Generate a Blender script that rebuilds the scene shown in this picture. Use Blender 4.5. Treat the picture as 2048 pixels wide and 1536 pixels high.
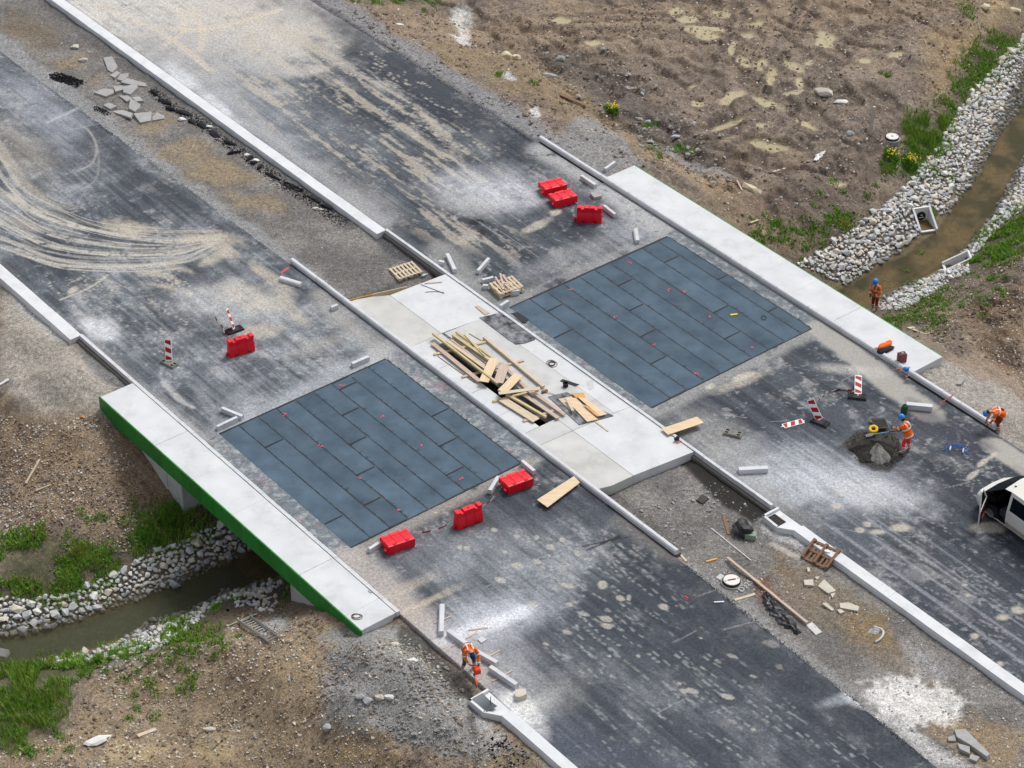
import bpy, math, random
import numpy as np
from mathutils import Vector, Matrix

scene = bpy.context.scene
for o in list(bpy.data.objects):
    bpy.data.objects.remove(o, do_unlink=True)
COL = scene.collection

# ------------------------------------------------------------------ camera
PITCH = math.radians(36.25); HC = 62.0; FPX = 5000.0
Y0 = -HC / math.tan(PITCH)
cd = bpy.data.cameras.new('camera'); cam = bpy.data.objects.new('camera', cd); COL.objects.link(cam)
cam.location = (0, Y0, HC); cam.rotation_euler = (math.pi / 2 - PITCH, 0, 0)
cd.sensor_width = 36; cd.lens = 36 * FPX / 2048; cd.clip_start = 1; cd.clip_end = 6000
scene.camera = cam
# ------------------------------------------------------------------ sky and sun (bright overcast)
SUN_EL, SUN_AZ = 56, 35          # azimuth clockwise from +Y: light from up and right, behind the bridge
w = bpy.data.worlds.new('World'); scene.world = w; w.use_nodes = True
nt = w.node_tree; nt.nodes.clear()
sky = nt.nodes.new('ShaderNodeTexSky'); sky.sky_type = 'NISHITA'; sky.sun_disc = False
sky.sun_elevation = math.radians(SUN_EL); sky.sun_rotation = math.radians(SUN_AZ)
sky.air_density = 1.0; sky.dust_density = 4.0; sky.ozone_density = 1.0
hs = nt.nodes.new('ShaderNodeHueSaturation'); hs.inputs['Saturation'].default_value = 0.30   # cloud cover greys the sky
bg = nt.nodes.new('ShaderNodeBackground'); bg.inputs['Strength'].default_value = 0.13
wo = nt.nodes.new('ShaderNodeOutputWorld')
nt.links.new(sky.outputs[0], hs.inputs['Color']); nt.links.new(hs.outputs[0], bg.inputs[0]); nt.links.new(bg.outputs[0], wo.inputs[0])
sd = bpy.data.lights.new('sun', 'SUN'); sd.energy = 1.5; sd.angle = math.radians(14); sd.color = (1, 0.97, 0.93)
sun = bpy.data.objects.new('sun', sd); COL.objects.link(sun)
e, a = math.radians(SUN_EL), math.radians(SUN_AZ)
sun.rotation_euler = Vector((math.sin(a) * math.cos(e), math.cos(a) * math.cos(e), math.sin(e))).to_track_quat('Z', 'Y').to_euler()
scene.view_settings.view_transform = 'Standard'; scene.view_settings.look = 'None'
scene.view_settings.exposure = 0.12; scene.view_settings.gamma = 1.0
scene.view_settings.use_curve_mapping = False

# ------------------------------------------------------------------ frames: world xy, and road frame (v across, u along)
AU = math.radians(128.6); CU, SU = math.cos(AU), math.sin(AU)
ROT = math.radians(38.6)               # rotation that turns local x into v and local y into u
def uv2w(u, v): return (u * CU + v * SU, u * SU - v * CU)
def w2uv(x, y): return (x * CU + y * SU, x * SU - y * CU)
def ray(px, py):
    a_ = (px - 1024) / FPX; b_ = (768 - py) / FPX
    return (a_, math.cos(PITCH) + b_ * math.sin(PITCH), -math.sin(PITCH) + b_ * math.cos(PITCH))
def G(px, py, z=0.0):                  # point of the plane z seen at a photograph pixel
    d = ray(px, py); t = (z - HC) / d[2]
    return Vector((d[0] * t, Y0 + d[1] * t, z))
def GUV(px, py, z=0.0):
    p = G(px, py, z); return w2uv(p.x, p.y)

# ------------------------------------------------------------------ noise
_tab = {}
def vn(x, y, seed=0):
    if seed not in _tab: _tab[seed] = np.random.RandomState(seed + 11).rand(256, 256).astype(np.float32)
    T = _tab[seed]
    xi = np.floor(x); yi = np.floor(y); fx = x - xi; fy = y - yi
    xi = xi.astype(np.int64) & 255; yi = yi.astype(np.int64) & 255
    fx = fx * fx * (3 - 2 * fx); fy = fy * fy * (3 - 2 * fy)
    x1 = (xi + 1) & 255; y1 = (yi + 1) & 255
    return (T[xi, yi] * (1 - fx) + T[x1, yi] * fx) * (1 - fy) + (T[xi, y1] * (1 - fx) + T[x1, y1] * fx) * fy
def fbm(x, y, seed=0, oc=4, gain=0.5):
    s = 0; a_ = 1; t = 0
    for i in range(oc):
        s = s + a_ * vn(x, y, seed + i); t += a_
        x, y = (x * 0.8 - y * 0.6) * 2.03 + 17.3, (x * 0.6 + y * 0.8) * 2.03 + 5.1; a_ *= gain
    return s / t
def sst(a_, b_, x):
    t = np.clip((x - a_) / (b_ - a_), 0, 1); return t * t * (3 - 2 * t)
def lin(c):
    c = c / 255.0; return c / 12.92 if c <= 0.04045 else ((c + 0.055) / 1.055) ** 2.4
def S(r, g, b, k=1.0): return np.array((lin(r) * k, lin(g) * k, lin(b) * k))

# ------------------------------------------------------------------ terrain height
CH = np.array([(14, -46), (8, -36), (5.0, -28.5), (3.05, -23.1), (2.4, -21.7), (1.8, -19.75), (1.56, -17.8), (1.28, -16.1), (1.27, -14.3), (1.05, -12.4),
               (-0.4, 20.6), (-0.07, 25), (0.35, 27.5), (1.4, 30.2), (2.75, 33.2), (4.5, 36.4), (8.0, 42.5), (13, 52), (22, 66)], float)
ZW = -4.0
OUTFALLS = []                          # (x, y, heading) of the outfall boxes cut into the banks: local +y points into the bank
def seg_dist(X, Y, P):
    d = np.full(X.shape, 1e9)
    for (x0, y0), (x1, y1) in zip(P[:-1], P[1:]):
        dx, dy = x1 - x0, y1 - y0; L = dx * dx + dy * dy + 1e-12
        t = np.clip(((X - x0) * dx + (Y - y0) * dy) / L, 0, 1)
        d = np.minimum(d, np.hypot(X - x0 - t * dx, Y - y0 - t * dy))
    return d
MOUNDS = [(*G(px_, py_, -.3).xy, r_, h_) for px_, py_, r_, h_ in ((800, 1365, 1.3, .75), (730, 1320, .9, .5), (700, 1400, .9, .45), (870, 1450, 1.0, .4), (130, 760, 1.3, .6), (60, 680, 1.2, .4), (230, 1440, 1.5, .4), (420, 1440, 1.2, .4), (1350, 330, 1.2, .6), (1050, 130, 1.2, .55), (1430, 240, .9, .4), (1560, 60, 1.1, .4), (1700, 120, 1.0, .35), (1600, 330, 1.0, .4), (1480, 160, .8, .35), (1960, 640, 1.2, .5), (1820, 130, 1.0, .4))]
def height(x, y, detail=True):
    x = np.asarray(x, float); y = np.asarray(y, float)
    u, v = w2uv(x, y)
    wv = (fbm(x * 0.25, y * 0.25, 40, 3) - 0.5)
    left = -0.12 - 0.22 * np.clip(-13.1 - v + wv * 1.0, 0, 2.6) - 0.46 * np.clip(-15.7 - v + wv * 2.5, 0, 4.6)
    right = -0.10 - 0.12 * np.clip(v - 14.6 + wv * 1.5, 0, 2.0) - 0.38 * np.clip(v - 16.6 + wv * 3.0, 0, 3.4)
    z = np.where(v < 0, left, right)
    d = seg_dist(u, v, CH)
    bw = (fbm(x * 0.6, y * 0.6, 44, 3) - 0.5)
    bank = -4.30 + 0.52 * np.clip(d - 0.62 + bw * 0.35, 0, 60)
    for mx_, my_, mr_, mh_ in MOUNDS:
        z = z + mh_ * np.exp(-((x - mx_) ** 2 + (y - my_) ** 2) / mr_ ** 2) * (sst(-12.95, -13.7, v) + sst(15.2, 16.2, v))
    k = 0.35
    hh = np.clip(0.5 + 0.5 * (bank - z) / k, 0, 1)
    z = bank * (1 - hh) + z * hh - k * hh * (1 - hh)
    for (ox, oy, oh, ow, ol) in OUTFALLS:
        lx = (x - ox) * math.cos(oh) + (y - oy) * math.sin(oh); ly = -(x - ox) * math.sin(oh) + (y - oy) * math.cos(oh)
        ins = sst(ow + .06, ow - .06, np.abs(lx)) * sst(-ol - .9, -ol - .3, ly) * sst(.45, .36, ly)
        z = np.where(ins > 0, np.minimum(z, z * (1 - ins) + (ZW - .12) * ins), z)
    if detail:
        off = sst(-12.9, -14.2, v) + sst(13.6, 15.2, v)
        z = z + off * ((fbm(x * 0.35, y * 0.35, 50, 3) - 0.5) * 0.55 + (fbm(x * 1.7, y * 1.7, 54, 4, 0.6) - 0.5) * 0.26) * sst(0.9, 2.2, d)
        med = (1 - off)
        z = z + med * ((fbm(x * 1.1, y * 1.1, 58, 4) - 0.5) * 0.16 - 0.03)
    return z
def _of(a_, b_, side, L, W):           # sill corners a, b on the water edge; the box runs back into the bank
    A_, B_ = G(*a_, ZW), G(*b_, ZW); c = (A_ + B_) / 2; h = math.atan2(B_.y - A_.y, B_.x - A_.x)
    c = c + Vector((-math.sin(h), math.cos(h), 0)) * L; OUTFALLS.append((c.x, c.y, h, W, L))
_of((1841, 466), (1874, 461), 1, .72, .48)
_of((1883, 527), (1890, 545), 1, .80, .38)
def h1(x, y): return float(height(np.array([x]), np.array([y]))[0])
def in_road(v): return (-12.3 < v < -2.06) or (2.85 < v < 13.35)
def T(px, py, dz=0.0):                 # point of the ground seen at a photograph pixel (road, then terrain)
    d = ray(px, py); p = G(px, py, 0.0); u, v = w2uv(p.x, p.y)
    if in_road(v): return Vector((p.x, p.y, dz))
    zs = np.linspace(0.6, -5.2, 117); t = (zs - HC) / d[2]
    xs = d[0] * t; ys = Y0 + d[1] * t; hs_ = height(xs, ys)
    below = np.nonzero(zs <= hs_)[0]
    i = int(below[0]) if len(below) else len(zs) - 1
    if i > 0:
        a0 = zs[i - 1] - hs_[i - 1]; a1 = zs[i] - hs_[i]; f = a0 / (a0 - a1 + 1e-9)
    else: f = 0; i = 1
    x = xs[i - 1] + f * (xs[i] - xs[i - 1]); y = ys[i - 1] + f * (ys[i] - ys[i - 1])
    return Vector((x, y, h1(x, y) + dz))
def gz(x, y):                          # top of the ground or road at a world point
    u, v = w2uv(x, y)
    return 0.0 if in_road(v) and abs(u) < 60 else h1(x, y)

# ------------------------------------------------------------------ materials
def new_mat(name):
    m = bpy.data.materials.new(name); m.use_nodes = True; n = m.node_tree.nodes; n.clear()
    out = n.new('ShaderNodeOutputMaterial'); p = n.new('ShaderNodeBsdfPrincipled')
    m.node_tree.links.new(p.outputs[0], out.inputs[0])
    return m, m.node_tree.nodes, m.node_tree.links, p
MATS = {}
def mat(name, c, rough=0.8, var=0.18, scale=3.0, fine=60.0, fvar=0.12, bump=0.25, metal=0.0, c2=None, stretch=None, spec=0.3, stain=0.0):
    """a surface of one stuff: two mottling noises over its colour, fine relief"""
    if name in MATS: return MATS[name]
    m, n, l, p = new_mat(name)
    geo = n.new('ShaderNodeNewGeometry'); mp = n.new('ShaderNodeMapping')
    if stretch:
        tc = n.new('ShaderNodeTexCoord'); l.new(tc.outputs['Object'], mp.inputs[0]); mp.inputs['Scale'].default_value = stretch
    else: l.new(geo.outputs['Position'], mp.inputs[0])
    n1 = n.new('ShaderNodeTexNoise'); n1.inputs['Scale'].default_value = scale; n1.inputs['Detail'].default_value = 5
    n2 = n.new('ShaderNodeTexNoise'); n2.inputs['Scale'].default_value = fine; n2.inputs['Detail'].default_value = 3
    l.new(mp.outputs[0], n1.inputs['Vector']); l.new(mp.outputs[0], n2.inputs['Vector'])
    mx = n.new('ShaderNodeMix'); mx.data_type = 'RGBA'
    c = np.array(c[:3]); ca = np.clip(c * (1 - var), 0, 1); cb = np.clip(np.array(c2[:3]) if c2 is not None else c * (1 + var), 0, 1)
    mx.inputs['A'].default_value = (*ca, 1); mx.inputs['B'].default_value = (*cb, 1)
    rp = n.new('ShaderNodeMapRange'); rp.inputs[1].default_value = 0.3; rp.inputs[2].default_value = 0.7
    l.new(n1.outputs['Fac'], rp.inputs[0]); l.new(rp.outputs[0], mx.inputs['Factor'])
    mu = n.new('ShaderNodeMapRange'); mu.inputs[1].default_value = 0.25; mu.inputs[2].default_value = 0.75
    mu.inputs[3].default_value = 1 - fvar; mu.inputs[4].default_value = 1 + fvar
    l.new(n2.outputs['Fac'], mu.inputs[0])
    vm = n.new('ShaderNodeVectorMath'); vm.operation = 'SCALE'
    l.new(mx.outputs['Result'], vm.inputs[0]); l.new(mu.outputs[0], vm.inputs['Scale'])
    last = vm
    if name in ('slate bitumen felt', 'green fascia enamel'):            # each sheet of the roll weathers a little differently
        oi = n.new('ShaderNodeObjectInfo'); ro = n.new('ShaderNodeMapRange'); ro.inputs[3].default_value = .86; ro.inputs[4].default_value = 1.12; l.new(oi.outputs['Random'], ro.inputs[0])
        m5 = n.new('ShaderNodeMath'); m5.operation = 'MULTIPLY'; l.new(mu.outputs[0], m5.inputs[0]); l.new(ro.outputs[0], m5.inputs[1]); l.new(m5.outputs[0], vm.inputs['Scale'])
    if name.endswith('riprap'):                 # stones at the water line are wet and silty
        sx = n.new('ShaderNodeSeparateXYZ'); l.new(geo.outputs['Position'], sx.inputs[0]); rz = n.new('ShaderNodeMapRange'); rz.inputs[1].default_value = ZW - .02; rz.inputs[2].default_value = ZW + .22; rz.inputs[3].default_value = .38; rz.inputs[4].default_value = 1.0; l.new(sx.outputs[2], rz.inputs[0])
        m6 = n.new('ShaderNodeMath'); m6.operation = 'MULTIPLY'; l.new(mu.outputs[0], m6.inputs[0]); l.new(rz.outputs[0], m6.inputs[1]); l.new(m6.outputs[0], vm.inputs['Scale'])
    if stain:                                   # blotchy soiling and fine dark specks
        n3 = n.new('ShaderNodeTexNoise'); n3.inputs['Scale'].default_value = 1.1; n3.inputs['Detail'].default_value = 8; n3.inputs['Roughness'].default_value = .72; l.new(mp.outputs[0], n3.inputs['Vector'])
        r3 = n.new('ShaderNodeMapRange'); r3.inputs[1].default_value = .50; r3.inputs[2].default_value = .66; r3.inputs[3].default_value = 1; r3.inputs[4].default_value = 1 - stain; l.new(n3.outputs['Fac'], r3.inputs[0])
        n4 = n.new('ShaderNodeTexNoise'); n4.inputs['Scale'].default_value = 14; n4.inputs['Detail'].default_value = 3; l.new(mp.outputs[0], n4.inputs['Vector'])
        r4 = n.new('ShaderNodeMapRange'); r4.inputs[1].default_value = .68; r4.inputs[2].default_value = .76; r4.inputs[3].default_value = 1; r4.inputs[4].default_value = 1 - stain * 1.6; l.new(n4.outputs['Fac'], r4.inputs[0])
        m4 = n.new('ShaderNodeMath'); m4.operation = 'MULTIPLY'; l.new(r3.outputs[0], m4.inputs[0]); l.new(r4.outputs[0], m4.inputs[1])
        last = n.new('ShaderNodeVectorMath'); last.operation = 'SCALE'; l.new(vm.outputs[0], last.inputs[0]); l.new(m4.outputs[0], last.inputs['Scale'])
    l.new(last.outputs[0], p.inputs['Base Color'])
    p.inputs['Roughness'].default_value = rough; p.inputs['Metallic'].default_value = metal
    p.inputs['Specular IOR Level'].default_value = spec
    if bump:
        b = n.new('ShaderNodeBump'); b.inputs['Strength'].default_value = bump; b.inputs['Distance'].default_value = 0.01
        l.new(n2.outputs['Fac'], b.inputs['Height']); l.new(b.outputs[0], p.inputs['Normal'])
    MATS[name] = m; return m
def attr_mat(name, grain, gvar, bump, bdist, vor=0.0):
    """ground covers: colour and gloss stored per point on the sheet, grain and relief from noise"""
    m, n, l, p = new_mat(name)
    at = n.new('ShaderNodeAttribute'); at.attribute_name = 'tint'
    aw = n.new('ShaderNodeAttribute'); aw.attribute_name = 'wet'
    ag = n.new('ShaderNodeAttribute'); ag.attribute_name = 'coarse'
    geo = n.new('ShaderNodeNewGeometry')
    n1 = n.new('ShaderNodeTexNoise'); n1.inputs['Scale'].default_value = grain; n1.inputs['Detail'].default_value = 4; n1.inputs['Roughness'].default_value = 0.7
    n2 = n.new('ShaderNodeTexNoise'); n2.inputs['Scale'].default_value = grain * 0.22; n2.inputs['Detail'].default_value = 4
    vo = n.new('ShaderNodeTexVoronoi'); vo.inputs['Scale'].default_value = grain * 0.9
    for q in (n1, n2, vo): l.new(geo.outputs['Position'], q.inputs['Vector'])
    r1 = n.new('ShaderNodeMapRange'); r1.inputs[1].default_value = 0.25; r1.inputs[2].default_value = 0.75; r1.inputs[3].default_value = 1 - gvar; r1.inputs[4].default_value = 1 + gvar
    l.new(n1.outputs['Fac'], r1.inputs[0])
    r2 = n.new('ShaderNodeMapRange'); r2.inputs[1].default_value = 0.3; r2.inputs[2].default_value = 0.7; r2.inputs[3].default_value = 1 - gvar * 0.6; r2.inputs[4].default_value = 1 + gvar * 0.6
    l.new(n2.outputs['Fac'], r2.inputs[0])
    mm = n.new('ShaderNodeMath'); mm.operation = 'MULTIPLY'; l.new(r1.outputs[0], mm.inputs[0]); l.new(r2.outputs[0], mm.inputs[1])
    # grain only where the surface is coarse
    mc = n.new('ShaderNodeMix'); mc.data_type = 'FLOAT'; mc.inputs['A'].default_value = 1.0
    l.new(ag.outputs['Fac'], mc.inputs['Factor']); l.new(mm.outputs[0], mc.inputs['B'])
    last = mc.outputs['Result']
    if vor:
        sep = n.new('ShaderNodeSeparateColor'); l.new(vo.outputs['Color'], sep.inputs[0])
        rv = n.new('ShaderNodeMapRange'); rv.inputs[1].default_value = 0; rv.inputs[2].default_value = 1; rv.inputs[3].default_value = 1 - vor; rv.inputs[4].default_value = 1 + vor * 1.2
        l.new(sep.outputs[0], rv.inputs[0])
        mv = n.new('ShaderNodeMix'); mv.data_type = 'FLOAT'; mv.inputs['A'].default_value = 1.0
        l.new(ag.outputs['Fac'], mv.inputs['Factor']); l.new(rv.outputs[0], mv.inputs['B'])
        m3 = n.new('ShaderNodeMath'); m3.operation = 'MULTIPLY'; l.new(last, m3.inputs[0]); l.new(mv.outputs['Result'], m3.inputs[1]); last = m3.outputs[0]
    vm = n.new('ShaderNodeVectorMath'); vm.operation = 'SCALE'
    l.new(at.outputs['Color'], vm.inputs[0]); l.new(last, vm.inputs['Scale']); l.new(vm.outputs[0], p.inputs['Base Color'])
    rr = n.new('ShaderNodeMapRange'); rr.inputs[3].default_value = 0.92; rr.inputs[4].default_value = 0.16
    l.new(aw.outputs['Fac'], rr.inputs[0]); l.new(rr.outputs[0], p.inputs['Roughness'])
    p.inputs['Specular IOR Level'].default_value = 0.35
    bs = n.new('ShaderNodeMath'); bs.operation = 'MULTIPLY'; bs.inputs[1].default_value = bump; l.new(ag.outputs['Fac'], bs.inputs[0])
    b = n.new('ShaderNodeBump'); b.inputs['Distance'].default_value = bdist; l.new(bs.outputs[0], b.inputs['Strength'])
    l.new(n1.outputs['Fac'], b.inputs['Height']); l.new(b.outputs[0], p.inputs['Normal'])
    MATS[name] = m; return m

# ------------------------------------------------------------------ mesh building
class MB:
    def __init__(s): s.v = []; s.f = []; s.mi = []; s.cur = 0
    def add(s, vs, fs):
        o = len(s.v); s.v += [tuple(q) for q in vs]; s.f += [tuple(o + i for i in f) for f in fs]; s.mi += [s.cur] * len(fs); return s
    def box(s, x0, x1, y0, y1, z0, z1, M=None, ch=0.0):
        if ch:                                   # chamfered top and vertical edges
            c = ch
            vs = []
            for z, i in ((z0, 0), (z1 - c, 0), (z1, c)):
                for (X, Y, dx, dy) in ((x0, y0, 1, 1), (x1, y0, -1, 1), (x1, y1, -1, -1), (x0, y1, 1, -1)):
                    vs.append((X + dx * i, Y + dy * i, z))
            fs = [(3, 2, 1, 0), (8, 9, 10, 11)]
            for r in (0, 4):
                for k in range(4): fs.append((r + k, r + (k + 1) % 4, r + 4 + (k + 1) % 4, r + 4 + k))
        else:
            vs = [(x0, y0, z0), (x1, y0, z0), (x1, y1, z0), (x0, y1, z0), (x0, y0, z1), (x1, y0, z1), (x1, y1, z1), (x0, y1, z1)]
            fs = [(3, 2, 1, 0), (4, 5, 6, 7), (0, 1, 5, 4), (1, 2, 6, 5), (2, 3, 7, 6), (3, 0, 4, 7)]
        if M is not None: vs = [M @ Vector(q) for q in vs]
        return s.add(vs, fs)
    def prism(s, poly, z0, z1, M=None, inset=0.0):  # poly counter-clockwise in xy
        n = len(poly); A = sum(poly[i][0] * poly[(i + 1) % n][1] - poly[(i + 1) % n][0] * poly[i][1] for i in range(n))
        if A < 0: poly = poly[::-1]
        cx = sum(p[0] for p in poly) / n; cy = sum(p[1] for p in poly) / n
        top = [(cx + (p[0] - cx) * (1 - inset), cy + (p[1] - cy) * (1 - inset)) for p in poly]
        vs = [(p[0], p[1], z0) for p in poly] + [(p[0], p[1], z1) for p in top]
        if M is not None: vs = [M @ Vector(q) for q in vs]
        return s.add(vs, [tuple(range(n))[::-1], tuple(range(n, 2 * n))] + [(i, (i + 1) % n, n + (i + 1) % n, n + i) for i in range(n)])
    def tube(s, pts, r, n=8, cap=True):
        P = [Vector(p) for p in pts]; R = r if isinstance(r, (list, tuple)) else [r] * len(P)
        t0 = (P[1] - P[0]).normalized(); up = Vector((0, 0, 1)) if abs(t0.z) < 0.9 else Vector((1, 0, 0))
        nx = t0.cross(up).normalized(); vs = []
        for i, p in enumerate(P):
            t = (P[min(i + 1, len(P) - 1)] - P[max(i - 1, 0)]).normalized()
            nx = (nx - t * nx.dot(t)).normalized(); ny = t.cross(nx)
            for k in range(n):
                a_ = 2 * math.pi * k / n; vs.append(p + (nx * math.cos(a_) + ny * math.sin(a_)) * R[i])
        fs = [(i * n + k, i * n + (k + 1) % n, (i + 1) * n + (k + 1) % n, (i + 1) * n + k) for i in range(len(P) - 1) for k in range(n)]
        if cap: fs += [tuple(range(n))[::-1], tuple(range((len(P) - 1) * n, len(P) * n))]
        return s.add(vs, fs)
    def lathe(s, prof, n=20, M=None):              # prof: (r, z) from bottom to top
        vs = []
        for r, z in prof:
            for k in range(n): vs.append((r * math.cos(2 * math.pi * k / n), r * math.sin(2 * math.pi * k / n), z))
        if M is not None: vs = [M @ Vector(q) for q in vs]
        m_ = len(prof); fs = [(i * n + k, i * n + (k + 1) % n, (i + 1) * n + (k + 1) % n, (i + 1) * n + k) for i in range(m_ - 1) for k in range(n)]
        fs += [tuple(range(n))[::-1], tuple(range((m_ - 1) * n, m_ * n))]
        return s.add(vs, fs)
    def strip(s, pts, nrm_w):                       # flat ribbon: pts centre line, half-width vectors
        vs = []
        for p, h in zip(pts, nrm_w): vs += [Vector(p) - Vector(h), Vector(p) + Vector(h)]
        return s.add(vs, [(2 * i, 2 * i + 1, 2 * i + 3, 2 * i + 2) for i in range(len(pts) - 1)])
    def mesh(s, name, mats, smooth=False):
        me = bpy.data.meshes.new(name); me.from_pydata(s.v, [], s.f)
        for m in (mats if isinstance(mats, (list, tuple)) else [mats]): me.materials.append(m)
        if any(s.mi): me.polygons.foreach_set('material_index', s.mi)
        if smooth: me.polygons.foreach_set('use_smooth', [True] * len(s.f))
        me.update(); return me
    def build(s, name, mats, parent=None, loc=None, rot=None, smooth=False):
        return put(name, s.mesh(name, mats, smooth), parent, loc, rot)
def put(name, me, parent=None, loc=None, rot=None, scale=None):
    o = bpy.data.objects.new(name, me); COL.objects.link(o)
    if parent: o.parent = parent
    if loc is not None: o.location = loc
    if rot is not None: o.rotation_euler = rot if isinstance(rot, (tuple, list)) else (0, 0, rot)
    if scale is not None: o.scale = scale
    return o
def tag(o, label, cat, group=None):
    o['label'] = label; o['category'] = cat
    if group: o['group'] = group
    return o
def thing(name, label, cat, loc=(0, 0, 0), rot=0.0, group=None):
    o = bpy.data.objects.new(name, None); COL.objects.link(o); o.empty_display_size = 0.2
    o.location = loc; o.rotation_euler = rot if isinstance(rot, (tuple, list)) else (0, 0, rot)
    return tag(o, label, cat, group)
def copy_tree(o, parent=None):
    c = o.copy(); COL.objects.link(c)
    if parent: c.parent = parent
    for ch in list(o.children): copy_tree(ch, c)
    return c
def structure(o): o['kind'] = 'structure'; return o
def stuff(o): o['kind'] = 'stuff'; return o
rnd = random.Random(7)
# ================================================================== painting the ground covers point by point
class Paint:
    def __init__(s, X, Y, base, proj):
        s.X, s.Y = X, Y; s.c = np.tile(np.asarray(base, float), (len(X), 1)); s.wet = np.zeros(len(X)); s.co = np.ones(len(X)); s.proj = proj
        s.w1 = fbm(X * 0.9, Y * 0.9, 70, 4, 0.6) - 0.5; s.w2 = fbm(X * 4.1, Y * 4.1, 75, 3, 0.6) - 0.5
        s.st = None
    def box(s, x0, x1, y0, y1): return np.nonzero((s.X > x0) & (s.X < x1) & (s.Y > y0) & (s.Y < y1))[0]
    def put(s, i, a, c, wet=None, co=None):
        a = np.clip(a, 0, 1)
        s.c[i] = s.c[i] * (1 - a)[:, None] + np.asarray(c)[None, :] * a[:, None]
        if wet is not None: s.wet[i] = s.wet[i] * (1 - a) + wet * a
        if co is not None: s.co[i] = s.co[i] * (1 - a) + co * a
    def ell(s, px, py, rx, ry, ang=0, c=(1, 1, 1), a=1.0, soft=0.35, warp=0.5, fine=0.4, wet=None, co=None, world=False):
        an = math.radians(ang); C = s.proj(px, py)
        A = s.proj(px + rx * math.cos(an), py + rx * math.sin(an)) - C; B = s.proj(px - ry * math.sin(an), py + ry * math.cos(an)) - C
        R = 1.6 * (abs(A.x) + abs(B.x)) + .1, 1.6 * (abs(A.y) + abs(B.y)) + .1
        i = s.box(C.x - R[0], C.x + R[0], C.y - R[1], C.y + R[1])
        if not len(i): return i, i
        M = np.linalg.inv(np.array([[A.x, B.x], [A.y, B.y]]))
        dx = s.X[i] - C.x; dy = s.Y[i] - C.y; p = M[0, 0] * dx + M[0, 1] * dy; q = M[1, 0] * dx + M[1, 1] * dy
        d = np.hypot(p, q) + warp * s.w1[i] * 1.6 + fine * s.w2[i]
        al = a * (1 - sst(1 - soft, 1 + soft, d))
        if s.st is not None and soft >= .5: al = al * np.clip(.84 + 1.1 * (s.st[i] - .47) + .7 * s.w2[i], .1, 1.2)
        s.put(i, al, c, wet, co); return i, al
    def poly(s, pts, c, a=1.0, soft=0.3, warp=0.5, fine=0.25, wet=None, co=None):
        P = [s.proj(*p) for p in pts]; P = np.array([(p.x, p.y) for p in P])
        m = soft + warp + 0.3
        i = s.box(P[:, 0].min() - m, P[:, 0].max() + m, P[:, 1].min() - m, P[:, 1].max() + m)
        x, y = s.X[i], s.Y[i]; ins = np.zeros(len(i), bool); n = len(P)
        for k in range(n):
            x0, y0 = P[k]; x1, y1 = P[(k + 1) % n]
            cr = ((y0 > y) != (y1 > y)) & (x < (x1 - x0) * (y - y0) / (y1 - y0 + 1e-12) + x0); ins ^= cr
        d = seg_dist(x, y, np.vstack([P, P[:1]])); d = np.where(ins, d, -d) + warp * s.w1[i] * 2 + fine * s.w2[i]
        al = a * sst(-soft, soft, d); s.put(i, al, c, wet, co); return i, al
    def stroke(s, pts, hw, c, a=1.0, soft=0.4, warp=0.15, fine=0.1, breakup=0.0, wet=None, co=None, lines=0.0, smooth=True):
        P = [s.proj(*p) for p in pts]; P = np.array([(p.x, p.y) for p in P])
        if smooth and len(P) > 2:
            t = np.linspace(0, len(P) - 1, 8 * (len(P) - 1) + 1); Q = []
            for tt in t:
                k = min(int(tt), len(P) - 2); f = tt - k; p0, p1, p2, p3 = P[max(k - 1, 0)], P[k], P[k + 1], P[min(k + 2, len(P) - 1)]
                Q.append(0.5 * ((2 * p1) + (p2 - p0) * f + (2 * p0 - 5 * p1 + 4 * p2 - p3) * f * f + (3 * p1 - p0 - 3 * p2 + p3) * f ** 3))
            P = np.array(Q)
        m = hw * 1.6 + warp + 0.2; i = s.box(P[:, 0].min() - m, P[:, 0].max() + m, P[:, 1].min() - m, P[:, 1].max() + m)
        d = seg_dist(s.X[i], s.Y[i], P)
        dd = d / hw + warp * s.w1[i] * 2 / hw + fine * s.w2[i] / hw
        al = a * (1 - sst(1 - soft, 1 + soft, dd))
        if lines: al = al * (0.12 + 0.95 * sst(0.36, 0.56, vn(d * lines, s.X[i] * 0.25, 91)))
        if breakup: al = al * sst(breakup - 0.2, breakup + 0.15, 0.5 + s.w1[i] * 1.2 + s.w2[i] * 0.8)
        s.put(i, al, c, wet, co); return i, al
    def finish(s, me):
        n = len(s.X)
        at = me.attributes.new('tint', 'FLOAT_COLOR', 'POINT'); q = np.ones((n, 4), np.float32); q[:, :3] = np.clip(s.c, 0.004, 0.95); at.data.foreach_set('color', q.ravel())
        for nm, arr in (('wet', s.wet), ('coarse', s.co)):
            at = me.attributes.new(nm, 'FLOAT', 'POINT'); at.data.foreach_set('value', arr.astype(np.float32))
def grid_mesh(name, X, Y, Z, keep=None):
    """X, Y, Z 2-d arrays; keep: boolean per face"""
    r, c = X.shape; idx = np.arange(r * c).reshape(r, c)
    F = np.stack([idx[:-1, :-1], idx[:-1, 1:], idx[1:, 1:], idx[1:, :-1]], -1).reshape(-1, 4)
    if keep is not None: F = F[keep.ravel()]
    me = bpy.data.meshes.new(name); n = len(F)
    me.vertices.add(r * c); me.vertices.foreach_set('co', np.stack([X, Y, Z], -1).astype(np.float32).ravel())
    me.loops.add(4 * n); me.loops.foreach_set('vertex_index', F.astype(np.int32).ravel())
    me.polygons.add(n); me.polygons.foreach_set('loop_start', np.arange(0, 4 * n, 4, dtype=np.int32)); me.polygons.foreach_set('loop_total', np.full(n, 4, np.int32))
    me.polygons.foreach_set('use_smooth', np.ones(n, bool))
    me.update(); me.validate(); return me

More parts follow.
